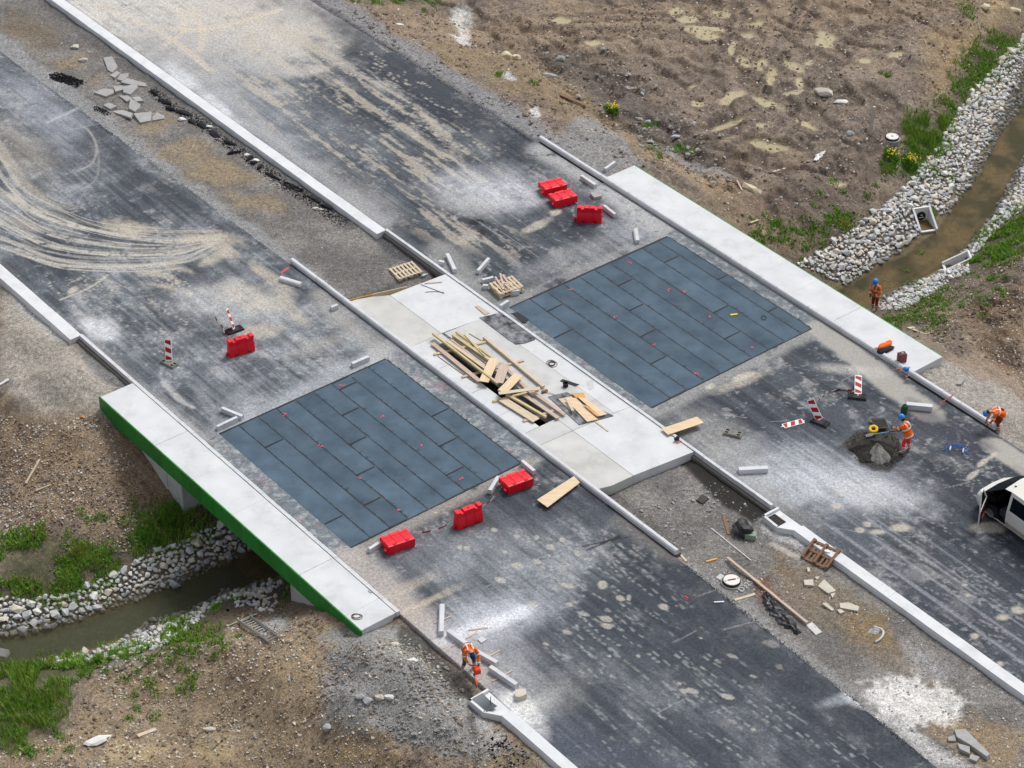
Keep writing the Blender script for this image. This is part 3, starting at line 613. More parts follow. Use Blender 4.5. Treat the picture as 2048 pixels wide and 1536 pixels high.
    p.ell(1000, 1330, 110, 60, 35, S(168, 168, 172), 0.6, 0.8, 0.4); p.ell(1050, 1425, 55, 26, 50, S(228, 228, 228), 0.95, 0.5, 0.6); p.ell(1110, 1395, 60, 30, -20, S(186, 186, 182), 0.6, 0.8, 0.6)
    p.poly([(1080, 1280), (1300, 1115), (1400, 1140), (1860, 1510), (1820, 1536), (1130, 1536)], S(52, 57, 66), 0.55, 1.0, 0.8)
    for (x, y, rx, ry) in ((1035, 180, 25, 18), (1150, 185, 20, 15), (1230, 243, 28, 16), (1040, 355, 35, 18), (1155, 330, 30, 16), (1190, 362, 20, 10), (940, 437, 35, 18), (1535, 465, 28, 28), (1345, 578, 28, 18), (1560, 665, 40, 20),
                           (1560, 705, 40, 20), (1330, 740, 45, 22), (1420, 635, 35, 12), (740, 250, 22, 14), (700, 245, 20, 12), (1895, 590, 34, 20), (1330, 470, 60, 14), (1130, 580, 40, 16), (1220, 292, 14, 6), (1390, 280, 16, 16), (965, 272, 16, 8),
                           (1300, 200, 16, 14), (900, 140, 26, 14), (560, 40, 24, 10), (1205, 810, 20, 8), (1575, 880, 20, 12), (1690, 540, 14, 20), (1640, 545, 30, 16), (1745, 880, 20, 16), (2010, 1085, 24, 14), (1985, 1040, 14, 10),
                           (2420, 1000, 26, 10), (2520, 810, 50, 20), (2290, 880, 34, 12), (2110, 775, 14, 8), (2270, 1120, 40, 14), (2310, 885, 20, 10), (2420, 1310, 24, 12), (2060, 1085, 40, 16), (2570, 945, 30, 20)):
        p.ell(680 + x / 2.9257, 1011 + y / 2.9257, rx / 2.9257 * .8, ry / 2.9257 * .8, 15, S(184, 179, 168), 0.68, 0.2, 1.0, 0.5)
    dashes(p, r, [(1050, 1140), (1250, 1080), (1480, 1300), (1800, 1536), (1180, 1536), (1100, 1300)], 150, S(146, 151, 151), 0.66, (0.14, 0.40), (0.03, 0.065))
    dashes(p, r, [(1000, 1100), (1300, 1050), (1400, 1200), (1200, 1300)], 50, S(156, 157, 152), 0.6, (0.12, 0.34), (0.03, 0.065))
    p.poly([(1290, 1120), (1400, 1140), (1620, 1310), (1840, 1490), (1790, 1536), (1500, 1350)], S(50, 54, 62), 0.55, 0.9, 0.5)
    p.poly([(1100, 1440), (1400, 1536), (1050, 1536)], S(84, 90, 106), 0.5, 0.9, 0.5)
    p.ell(1690, 1395, 50, 10, -20, S(176, 180, 188), 0.6, 0.7, 0.8); p.ell(1720, 1400, 30, 16, 30, PALE, 0.7, 0.6, 0.9)
    for q in ([(1165, 1093), (1235, 1078), (1262, 1073)], [(1175, 1100), (1240, 1072)]): p.stroke(q, 0.035, S(44, 44, 48), 0.9, 0.4, 0.03, 0.03)
    p.stroke([(1240, 1040), (1345, 1115)], 0.35, S(120, 116, 112), 0.6, 0.7)
    for k in range(14):                                   # scratches across the lane
        x = r.uniform(780, 1700); y = r.uniform(1100, 1500); L = r.uniform(20, 70)
        p.stroke([(x, y), (x + L, y - L * r.uniform(0.25, 0.55))], 0.025, S(160, 160, 164), 0.5, 0.5, 0.01, 0.02, smooth=False)
    for k in range(22):
        x = r.uniform(200, 640); y = 560 + (x - 200) * 0.2 + r.uniform(-30, 140); L = r.uniform(15, 60)
        p.stroke([(x, y), (x + L, y + L * r.uniform(-0.5, 0.7))], 0.022, S(164, 164, 168), 0.45, 0.5, 0.01, 0.02, smooth=False)
    p.stroke([(905, 1370), (935, 1385)], 0.05, S(226, 130, 136), 0.5, 0.6)
def paint_right(p, u, v):
    r = random.Random(5); common(p, u, v)
    p.ell(330, 25, 330, 85, 8, S(198, 194, 188), 1.0, 0.6, 0.7); p.ell(500, 60, 170, 60, 15, S(190, 184, 176), 0.8, 0.7, 0.8); p.ell(480, 175, 200, 60, 34, S(150, 154, 160), 0.6, 0.8, 0.7)
    p.ell(620, 20, 120, 30, 20, S(160, 158, 156), 0.6, 0.8, 0.8); p.ell(380, 120, 110, 40, 35, S(172, 170, 168), 0.7, 0.7, 0.6)
    for q in ([(250, 40), (400, 60), (560, 20)], [(330, 90), (370, 60), (360, 20)], [(400, 100), (405, 60), (380, 20)], [(200, 10), (330, 70), (420, 140)]): p.stroke(q, 0.25, S(204, 192, 172), 0.55, 0.6, 0.1, 0.08, lines=8)
    tanstreak(p, u, v, [(420, 70), (640, 40), (900, 250), (1000, 330), (1060, 520), (900, 500), (700, 400), (480, 240)], 0.62, 0.52, 221)
    tanstreak(p, u, v, [(640, 120), (780, 130), (980, 300), (900, 310)], 0.6, 0.5, 231)
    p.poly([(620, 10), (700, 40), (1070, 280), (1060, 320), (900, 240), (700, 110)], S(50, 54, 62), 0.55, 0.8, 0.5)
    p.stroke([(330, 130), (420, 190), (560, 290), (760, 440)], 0.55, S(168, 170, 174), 0.6, 0.8, 0.25); p.ell(365, 155, 35, 14, 35, PALE, 0.9, 0.5, 0.7); p.ell(440, 215, 40, 9, 38, PALE, 0.8, 0.6, 0.7)
    p.ell(990, 380, 105, 40, 5, S(196, 198, 204), 0.85, 0.7, 0.5); p.ell(930, 410, 60, 20, 10, S(176, 176, 178), 0.6, 0.7, 0.6); p.ell(720, 390, 90, 30, 35, S(160, 158, 156), 0.5, 0.8, 0.7)
    p.stroke([(1085, 300), (1200, 370), (1340, 470)], 0.7, S(178, 178, 178), 0.75, 0.7, 0.2, breakup=0.25); p.ell(1260, 400, 60, 25, 35, S(186, 186, 188), 0.5, 0.7, 0.6)
    p.ell(952, 444, 15, 5, -5, S(26, 26, 30), 0.95, 0.35, 0.5); p.ell(935, 441, 15, 5, 10, S(56, 56, 60), 0.6, 0.6, 0.8); p.ell(968, 466, 11, 6, 20, S(40, 40, 44), 0.85, 0.5, 0.6)
    p.ell(1110, 424, 11, 6, -10, MUD, 0.85, 0.4, 0.4); p.ell(1075, 450, 25, 7, -25, MUD, 0.8, 0.5, 0.9)
    p.stroke([(880, 500), (960, 580), (1040, 600)], 0.7, S(158, 158, 156), 0.6, 0.7, 0.3); p.ell(1150, 510, 110, 22, -22, S(164, 166, 170), 0.5, 0.7, 0.6)
    p.stroke([(1050, 590), (1200, 525), (1345, 467)], 0.35, S(150, 150, 150), 0.6, 0.7, 0.15, breakup=0.3)
    dashes(p, r, [(640, 120), (760, 90), (1000, 270), (960, 330)], 50, S(172, 168, 160), 0.7, (0.12, 0.3), (0.05, 0.09), 15)
    deck_band(p, u, v, 2.8, 3.6); deck_band(p, u, v, 12.5, 13.5)
    # --- lower part
    p.stroke([(1310, 822), (1460, 745), (1625, 662)], 0.45, S(160, 160, 158), 0.7, 0.7, 0.15, breakup=0.2)
    p.stroke([(1640, 655), (1760, 750), (1860, 828)], 0.62, S(166, 163, 157), 0.95, 0.25, 0.12, 0.05, co=0.4); p.stroke([(1985, 890), (2048, 930), (2130, 985)], 0.55, S(170, 167, 160), 0.95, 0.2, 0.1, 0.05, co=0.4)
    p.poly([(1820, 800), (1960, 870), (1990, 900), (1900, 900), (1840, 850)], S(70, 71, 80), 0.6, 0.4, 0.4)
    p.ell(1650, 960, 180, 50, 10, S(186, 190, 196), 0.85, 0.7, 0.45); p.ell(1760, 990, 90, 28, 10, S(196, 198, 202), 0.7, 0.7, 0.5); p.ell(1430, 880, 90, 45, 30, S(166, 166, 164), 0.7, 0.7, 0.5); p.ell(1560, 1010, 80, 20, 35, S(170, 168, 164), 0.5, 0.7, 0.6)
    p.ell(1490, 760, 60, 10, -22, S(176, 170, 160), 0.7, 0.5, 0.9); p.ell(1420, 773, 10, 5, -20, MUD, 0.8, 0.4, 0.6); p.ell(1490, 752, 24, 7, -20, MUD, 0.85, 0.4, 0.9); p.ell(1700, 740, 60, 10, 5, S(196, 192, 186), 0.6, 0.6, 0.9)
    p.poly([(1840, 900), (2048, 950), (2048, 1120), (1880, 1000)], S(50, 54, 62), 0.5, 0.8, 0.5)
    p.poly([(1600, 1080), (1700, 1060), (2048, 1280), (2048, 1340), (1800, 1180)], S(72, 74, 84), 0.45, 0.8, 0.5)
    for x, y in ((1965, 925), (1945, 950), (1985, 912)): p.ell(x, y, 14, 5, -35, MUD, 0.8, 0.4, 0.8)
    for x, y, rx, ry in ((1720, 1060, 9, 5), (1735, 1048, 10, 6), (1800, 1055, 22, 8), (1755, 1064, 14, 5), (1978, 1055, 34, 10), (1935, 1190, 6, 4), (1950, 1272, 8, 5), (2005, 1235, 16, 6), (2035, 1220, 14, 8), (2000, 1328, 8, 5), (1930, 1170, 6, 3), (1680, 985, 6, 3), (1675, 1012, 12, 5)):
        p.ell(x, y, rx, ry, 0, MUD, 0.75, 0.4, 0.7)
    for k in range(9):                                    # tyre-scuff lines that follow the lane
        o = r.uniform(-1.5, 3.2); a0 = RP(1640 + r.uniform(-60, 120), 1030 + r.uniform(-20, 30)); q = []
        for t in range(5):
            x = a0.x - CU * t * 3.2; y = a0.y - SU * t * 3.2; q.append((x, y))
        pj = p.proj; p.proj = lambda a_, b_: Vector((a_, b_, 0)); p.stroke(q, 0.05, S(150, 152, 158), 0.45, 0.6, 0.02, 0.03, 0.35, smooth=False); p.proj = pj
    dashes(p, r, [(1850, 870), (1960, 880), (2048, 960), (2048, 1040), (1900, 980)], 60, S(160, 160, 160), 0.6, (0.06, 0.16), (0.03, 0.07), 60)
    dashes(p, r, [(1650, 1060), (2048, 1180), (2048, 1380), (1800, 1200)], 70, S(150, 151, 154), 0.55, (0.08, 0.25), (0.04, 0.08), 12)
    p.poly([(1690, 890), (1715, 862), (1790, 866), (1810, 905), (1780, 945), (1720, 925)], S(64, 62, 58), 0.95, 0.12, 0.25, 0.2); p.ell(1815, 765, 12, 4, -5, S(84, 82, 78), 0.8, 0.4, 0.6)
    for k in range(24):
        x = r.uniform(1400, 1960); y = r.uniform(700, 1080); L = r.uniform(15, 60)
        p.stroke([(x, y), (x + L, y + L * r.uniform(-0.6, 0.7))], 0.022, S(168, 168, 172), 0.45, 0.5, 0.01, 0.02, smooth=False)
    for k in range(10): 
        x = r.uniform(450, 1000); y = 120 + (x - 450) * 0.6 + r.uniform(-60, 60)
        p.stroke([(x, y), (x + 80, y + 54)], 0.022, S(164, 164, 168), 0.5, 0.5, 0.01, 0.02, smooth=False)
    for x, y in ((1520, 1035), (1530, 1030), (1545, 1018), (1470, 960), (1452, 948)): p.ell(x, y, 10, 4, 35, S(66, 62, 58), 0.8, 0.4, 0.8)
left_edge = lambda u_: -2.10 - 0.0165 * np.clip(u_ - 14, 0, 40) - 0.03 * np.clip(-13 - u_, 0, 40) + 0.05 * (vn(u_ * 1.5, u_ * 0, 301) - 0.5) * (np.abs(u_) > 13.5)
right_edge = lambda u_: 13.30 - 0.011 * np.clip(u_ - 15, 0, 60) + 0.06 * (vn(u_ * 1.5, u_ * 0, 303) - 0.5) * (np.abs(u_) > 15)
road('carriageway_left', lambda u_: np.full(u_.shape, -12.30), left_edge, 0.051, paint_left, (-28.5, 41.5))
road('carriageway_right', lambda u_: np.full(u_.shape, 2.95), right_edge, 0.051, paint_right, (-27.5, 43.5))

# ------------------------------------------------------------------ stream
wm, n, l, p_ = new_mat('stream water')
geo = n.new('ShaderNodeNewGeometry'); nz = n.new('ShaderNodeTexNoise'); nz.inputs['Scale'].default_value = 2.2; nz.inputs['Detail'].default_value = 4; l.new(geo.outputs['Position'], nz.inputs['Vector'])
b_ = n.new('ShaderNodeBump'); b_.inputs['Strength'].default_value = 0.12; b_.inputs['Distance'].default_value = 0.02; l.new(nz.outputs['Fac'], b_.inputs['Height'])
p_.inputs['Base Color'].default_value = (0.10, 0.085, 0.04, 1); p_.inputs['Roughness'].default_value = 0.08; p_.inputs['Alpha'].default_value = 0.20; p_.inputs['IOR'].default_value = 1.33
l.new(b_.outputs[0], p_.inputs['Normal'])
wmb = MB(); pl = []
for i in range(len(CH)):
    t = CH[min(i + 1, len(CH) - 1)] - CH[max(i - 1, 0)]; t = t / np.hypot(*t); nn = np.array((-t[1], t[0]))
    pl.append((CH[i] - nn * 1.9, CH[i] + nn * 1.9))
vs = []
for a_, b2 in pl: vs += [(*uv2w(*a_), ZW), (*uv2w(*b2), ZW)]
wmb.add(vs, [(2 * i, 2 * i + 2, 2 * i + 3, 2 * i + 1) for i in range(len(pl) - 1)])
structure(wmb.build('stream_water', wm))
# ================================================================== bridge and built edges (local frame: x = v across, y = u along)
M_conc = mat('light concrete', S(211, 213, 215), 0.85, 0.07, 0.9, 30, 0.04, 0.15, stain=.12)
M_conc2 = mat('grey concrete', S(198, 199, 198), 0.88, 0.08, 0.9, 40, 0.06, 0.2, stain=.16)
M_damp = mat('fresh trowelled concrete', S(194, 194, 190), 0.8, 0.13, 0.6, 30, 0.04, 0.1, c2=S(208, 208, 205), stain=.12)
M_kerb = mat('kerb concrete', S(208, 210, 214), 0.85, 0.06, 2.0, 70, 0.06, 0.2, stain=.16)
M_beam = mat('slipformed concrete', S(220, 222, 225), 0.85, 0.05, 1.4, 50, 0.06, 0.2, stain=.14)
M_green = mat('green fascia enamel', S(22, 126, 40), 0.45, 0.10, 2.0, 30, 0.05, 0.03, spec=0.5, stain=.22)
M_seal = mat('pale joint sealant', S(150, 190, 150), .7)
M_memb = mat('slate bitumen felt', S(68, 87, 103), 0.8, 0.08, 0.9, 70, 0.24, 0.4, c2=S(86, 106, 122), stain=.18)
M_tar = mat('tar bleed', S(26, 29, 34), 0.55, 0.2, 4, 60, 0.2, 0.3)
M_mortar = mat('bedding mortar', S(112, 108, 102), 0.95, 0.15, 5, 60, 0.2, 0.6)
M_pink = mat('pink marking spray', S(232, 84, 112), 0.7, 0.2, 9, 60, 0.1, 0)
M_orange_mark = mat('orange marking spray', S(240, 110, 60), 0.7, 0.2, 9, 60, 0.1, 0)
M_black = mat('black rubber', S(38, 38, 42), 0.7, 0.2, 4, 60, 0.15, 0.2)
M_iron = mat('cast iron', S(62, 58, 56), 0.6, 0.2, 9, 60, 0.15, 0.3, metal=0.5)
M_wood = mat('pale sawn timber', S(208, 192, 168), 0.85, 0.14, 2.0, 30, 0.12, 0.3, stretch=(1.5, 14, 14))
M_wood2 = mat('yellow sawn timber', S(202, 186, 146), 0.85, 0.14, 2.0, 30, 0.12, 0.3, stretch=(1.5, 14, 14))
M_wood3 = mat('weathered pinkish timber', S(196, 176, 160), 0.85, 0.16, 2.0, 30, 0.12, 0.3, stretch=(1.5, 14, 14))
M_wood4 = mat('brown old timber', S(132, 104, 84), 0.9, 0.2, 2.0, 30, 0.15, 0.3, stretch=(1.5, 14, 14))
M_ply = mat('plywood', S(222, 198, 164), 0.75, 0.10, 1.5, 40, 0.06, 0.1, stretch=(1.2, 9, 9))
M_form = mat('orange shuttering plywood', S(214, 160, 92), 0.65, 0.12, 2, 40, 0.06, 0.1, stretch=(1.2, 9, 9))
jit = lambda s: rnd.uniform(-s, s)

bridge = thing('road_bridge', 'concrete road bridge over the stream with green edge panels and pale walkways', 'bridge', (0, 0, 0), ROT)
# load-bearing slabs of the two carriageways, leaving the slot between them open
mb = MB(); mb.box(-13.85, -2.0, -8.55, 9.6, -0.62, -0.045); mb.box(-2.0, -1.09, -4.6, 4.9, -0.62, -0.045); mb.build('deck_slab', M_conc2, bridge)
mb = MB(); mb.box(2.9, 15.25, -9.9, 9.9, -0.62, -0.045); mb.box(-0.08, 2.9, -4.6, 4.9, -0.62, -0.045); mb.build('deck_slab', M_conc2, bridge)
for (a_, b2, s_) in ((4.5, 5.6, 1), (-4.4, -3.3, -1)):
    mb = MB(); mb.box(-13.62, 15.1, a_, b2, -5.2, -0.62); ab = mb.build('abutment', M_conc2, bridge)
    for v0, v1, e in ((-13.66, -13.2, 9.3), (14.7, 15.14, 9.8)):        # wing walls with sloping foot
        y0, y1 = (b2, e) if s_ > 0 else (-e + 0.4, a_)
        lo = [(y0, -4.6), (y1, -1.5)] if s_ > 0 else [(y0, -1.5), (y1, -4.6)]
        mb = MB(); vs = [(x, y, z) for x in (v0, v1) for (y, z) in (lo[0], lo[1], (y1, -0.62), (y0, -0.62))]
        mb.add(vs, [(3, 2, 1, 0), (4, 5, 6, 7), (0, 1, 5, 4), (1, 2, 6, 5), (2, 3, 7, 6), (3, 0, 4, 7)]); mb.build('wing_wall', M_conc2, bridge)
# walkways: separate poured bays with open joints
for nm, v0, v1, us, sgn in (('walkway_bay', -14.06, -12.50, [9.78, 5.55, 2.7, -0.08, -1.97, -4.7, -7.69, -8.72], -1), ('walkway_bay', 13.62, 15.36, [9.93, 5.0, -0.6, -2.55, -5.25, -10.05], 1)):
    for ua, ub in zip(us[:-1], us[1:]):
        ga, gb = [0.007 if abs(q_ - 5.55) < .1 or abs(q_ + 4.7) < .1 or abs(q_ + 5.25) < .1 else 0.0015 for q_ in (ua, ub)]; mb = MB(); mb.box(v0, v1, ub + gb, ua - ga, -0.40, 0.165 + jit(0.001), ch=0.003); o = mb.build(nm, M_conc, bridge)
us = np.linspace(9.82, -8.78, 20)
for ua, ub in zip(us[:-1], us[1:]):
    if ub > -8.7: mb = MB(); mb.box(-14.126, -14.074, ub - 0.0065, ub + 0.0065, -0.64, 0.175); mb.build('joint_seal', M_seal, bridge)
    mb = MB(); mb.box(-14.13, -14.072, ub + 0.007, ua - 0.007, -0.66 + jit(0.004), 0.185 + jit(0.003), ch=0.006); mb.build('fascia_panel', M_green, bridge)
us = np.linspace(9.95, -10.0, 20)
for ua, ub in zip(us[:-1], us[1:]):
    mb = MB(); mb.box(15.372, 15.43, ub + 0.007, ua - 0.007, -0.66 + jit(0.004), 0.15 + jit(0.003), ch=0.006); mb.build('fascia_panel', M_green, bridge)
# central slab in bays round the open slot
def bay(pts, m, z1=0.150, z0=-0.30):
    mb = MB(); mb.prism(pts, z0, z1 + jit(0.003)); return mb.build('central_slab_bay', m, bridge)
g_ = 0.009
bay([(-1.90, 4.62 + g_), (-0.2 - g_, 4.62 + g_), (-0.2 - g_, 8.35), (-0.9, 8.75), (-1.55, 9.0), (-1.90, 9.05)], M_damp)
bay([(-0.2 + g_, 4.62 + g_), (2.72, 4.32 + g_), (2.72, 8.15), (-0.2 + g_, 8.35)], M_conc)
bay([(-1.90, -4.15 - g_), (-0.2 - g_, -4.22 - g_), (-0.2 - g_, -8.0), (-1.3, -7.95), (-1.90, -7.75)], M_damp)
bay([(-0.2 + g_, -4.22 - g_), (2.72, -4.45 - g_), (2.72, -8.35), (-0.2 + g_, -8.0)], M_conc)
for ua, ub in ((4.62, 2.6), (2.6, 0.38), (0.38, -1.55), (-1.55, -3.15)): bay([(-1.90, ub + g_), (-1.09, ub + g_), (-1.09, ua - g_), (-1.90, ua - g_)], M_conc)
bay([(-1.90, -4.15 + g_), (-0.2 - g_, -4.22 + g_), (-0.2 - g_, -3.15 - g_), (-1.90, -3.15 - g_)], M_conc2)
bay([(-0.08, -3.15), (1.9 - g_, -3.15), (1.9 - g_, 4.42), (-0.08, 4.55)], M_conc2)
bay([(-0.2 + g_, -4.22 + g_), (1.9 - g_, -4.38 + g_), (1.9 - g_, -3.15 - g_), (-0.2 + g_, -3.15 - g_)], M_conc2)
bay([(1.9 + g_, -4.38 + g_), (2.72, -4.45 + g_), (2.72, 4.32 - g_), (1.9 + g_, 4.42 - g_)], M_conc)
bay([(-1.09 + g_, 4.02), (-0.2 - g_, 4.02), (-0.2 - g_, 4.62 - g_), (-1.09 + g_, 4.62 - g_)], M_conc2)
# shuttering board left along the slab's end
for (x0, y0, x1, y1) in ((-1.92, 9.12, -0.85, 8.83), (-0.82, 8.83, 0.75, 8.36)):
    d = Vector((x1 - x0, y1 - y0, 0)); Lr = d.length; d.normalize(); nrm = Vector((-d.y, d.x, 0)); A = Vector((x0, y0, 0)) + nrm * 0.02
    mb = MB(); pts = [A, A + d * Lr, A + d * Lr + nrm * 0.03, A + nrm * 0.03]; mb.prism([(q.x, q.y) for q in pts], -0.22, 0.19)
    w0 = uv2w(y0, x0); o = mb.build('shuttering_board', M_form if y0 > 9 else M_ply, None, (0, 0, 0), ROT)
    tag(o, 'orange plywood shuttering strip beside the damp end of the central slab' if y0 > 9 else 'long pale shuttering strip against the dry end of the central slab', 'board')

# ------------------------------------------------------------------ kerb rows
def kerb_profile(w=0.18, h=0.21, c=0.05):     # seen along its length: x across (road side at 0), z up
    return [(0, 0), (w, 0), (w, h), (c, h), (0, h - c * 1.1)]
def kerb_mesh(L, w=0.18, h=0.21, c=0.05):
    P_ = kerb_profile(w, h, c); n = len(P_); mb = MB(); e = 0.006
    vs = [(x, 0 + e, z) for x, z in P_] + [(x, L - e, z) for x, z in P_]
    mb.add(vs, [tuple(range(n)), tuple(range(n, 2 * n))[::-1]] + [(i + n, (i + 1) % n + n, (i + 1) % n, i) for i in range(n)])
    return mb.mesh('kerb_stone', M_kerb)
KM = kerb_mesh(1.0); KM_half = kerb_mesh(0.5)
def kerb_row(label, v_face, u0, u1, side, z0=0.035, gapbed=True):
    """kerb stones of 1 m with their road face at v_face; side +1: stones lie towards +v"""
    root = thing('kerb', label, 'kerb', (*uv2w(u1, v_face), 0), ROT)
    u = u1; k = 0
    while u < u0 - 0.05:
        L = min(1.0, u0 - u); o = put('kerb_stone', KM if L > 0.99 else kerb_mesh(L), root, (jit(0.006), u - u1, z0 + jit(0.004) - 0.02), (0, 0, jit(0.004)))
        if side < 0: o.scale = (-1, 1, 1)
        u += 1.0; k += 1
    mb = MB(); a_, b2 = (0.07, 0.32) if side > 0 else (-0.32, -0.07); mb.box(a_, b2, 0, u0 - u1, -0.2, z0 - 0.022); mb.build('mortar_bed', M_mortar, root)
    return root
def mirrored_kerb(): pass
kerb_row('pale kerb along the right walkway from the gravel shoulder to the crouching worker', 13.40, 14.75, -14.85, 1, 0.045)
kerb_row('pale kerb between left carriageway and the walkway edged with green panels', -12.30, 14.2, -8.75, -1, 0.0)
kerb_row('pale kerb between central slab and the left carriageway', -2.06, 13.45, -12.6, 1, 0.03)
kerb_row('pale kerb between central slab and the right carriageway', 2.92, 12.75, -12.85, -1, 0.01)

# ------------------------------------------------------------------ slip-formed edge beams
def beam(label, v_road, width, side, u_from, u_to, joints, head=None):
    """side: +1 the beam lies towards +v from v_road"""
    root = thing('concrete_edge_beam', label, 'edge beam', (*uv2w(0, 0), 0), ROT)
    js = [u_from] + joints + [u_to]
    for a_, b2 in zip(js[:-1], js[1:]):
        lo, hi = min(a_, b2) + 0.004, max(a_, b2) - 0.004
        x0, x1 = (v_road, v_road + side * width); xo = x1 + side * 0.05
        mb = MB(); P_ = [(x0, -0.25), (xo, -0.25), (x1 + side * 0.04, 0.0), (x1, 0.12), (x0 + side * 0.03, 0.13), (x0, 0.09)]
        ys = np.linspace(lo, hi, max(2, int((hi - lo) / 1.2) + 1)); n = len(P_); vs = []
        for y in ys: vs += [(x + 0.006 * math.sin(y * 2.1), y, z + 0.004 * math.sin(y * 1.3)) for x, z in P_]
        fs = [tuple(range(n)), tuple(range((len(ys) - 1) * n, len(ys) * n))[::-1]] + [(j * n + i, j * n + (i + 1) % n, (j + 1) * n + (i + 1) % n, (j + 1) * n + i) for j in range(len(ys) - 1) for i in range(n)]
        if side < 0: fs = [f[::-1] for f in fs]
        fs = [f[::-1] for f in fs]; mb.add(vs, fs); mb.build('beam_segment', M_beam, root)
    return root
beam('long white edge beam beside the rubble-strewn median, running away from the pallet', 2.86, 0.56, -1, 60, 12.75, [51, 44.5, 38, 31.5, 25, 19])
lr = beam('white edge beam with a grated inlet head beside the leaning pallet', 2.96, 0.50, -1, -14.45, -60, [-19.5, -24.6, -30, -37, -45])
beam('white edge beam beside the dried-mud shoulder above the green-edged walkway', -12.32, 0.58, -1, 60, 14.2, [50, 44, 38, 32, 26, 20])
bl = beam('white edge beam ending in an inlet head under a dark plastic cover', -12.32, 0.46, -1, -15.45, -60, [-21, -27, -33, -40, -48])
def inlet(root, outline, recess, zt, grate):
    """flared head: a rim all round a lower floor"""
    mb = MB(); mb.prism(outline, -0.35, 0.01); mb.build('inlet_floor', M_beam, root)
    n = len(outline); cx = sum(q[0] for q in outline) / n; cy = sum(q[1] for q in outline) / n
    for i in recess:
        a_ = Vector((*outline[i], 0)); b2 = Vector((*outline[(i + 1) % n], 0)); d = (b2 - a_).normalized(); nr = Vector((-d.y, d.x, 0))
        if nr.dot(Vector((cx, cy, 0)) - a_) < 0: nr = -nr
        q = [a_ - d * 0.0, b2 + d * 0.0, b2 + nr * 0.1, a_ + nr * 0.1]; mb = MB(); mb.prism([(k.x, k.y) for k in q], 0.012, zt); mb.build('inlet_rim', M_beam, root)
inlet(lr, [(2.96, -13.0), (2.12, -13.0), (2.06, -13.9), (2.46, -14.45), (2.96, -14.45)], [0, 1, 2], 0.125, True)
gr = MB(); gr.box(2.28, 2.66, -13.80, -13.16, 0.012, 0.030); g = gr.build('grate', M_iron, lr)
M_hole = mat('drain dark', S(22, 20, 20), 0.9, 0.1, 5, 50, 0.1, 0)
for k in range(6):
    for j in range(2):
        mb = MB(); x0 = 2.31 + j * 0.18; y0 = -13.76 + k * 0.1; mb.box(x0, x0 + 0.14, y0, y0 + 0.055, 0.0305, 0.033); mb.build('grate_slot', M_hole, g)
inlet(bl, [(-12.32, -14.02), (-13.22, -14.06), (-13.2, -14.9), (-12.80, -15.45), (-12.32, -15.45)], [0, 1, 2], 0.125, False)
mb = MB()
for k in range(9):                              # sagging sheet of dark plastic
    t = k / 8
    for x in (-13.1, -12.62): mb.v.append((x, -14.12 - t * 0.85, 0.135 - 0.05 * math.sin(t * math.pi) + (0.01 if x > -13 else 0)))
mb.f = [(2 * i, 2 * i + 2, 2 * i + 3, 2 * i + 1) for i in range(8)]; mb.mi = [0] * 8
cov = mb.build('plastic_cover', mat('dark plastic sheet', S(72, 80, 90), 0.45, 0.15, 2, 20, 0.1, 0.1, spec=0.5), None, (0, 0, 0), ROT)
so = cov.modifiers.new('t', 'SOLIDIFY'); so.thickness = 0.012
tag(cov, 'dark plastic cover lying over the inlet head beside the worker with the saw', 'cover')
mb = MB(); p0 = Vector((-12.72, -14.72, 0.02)); mb.tube([p0, p0 + Vector((0.01, 0.02, 0.42))], 0.014, 6)
tag(mb.build('steel_rod', M_iron, None, (0, 0, 0), ROT), 'short steel rod standing upright in the covered inlet head', 'rod')

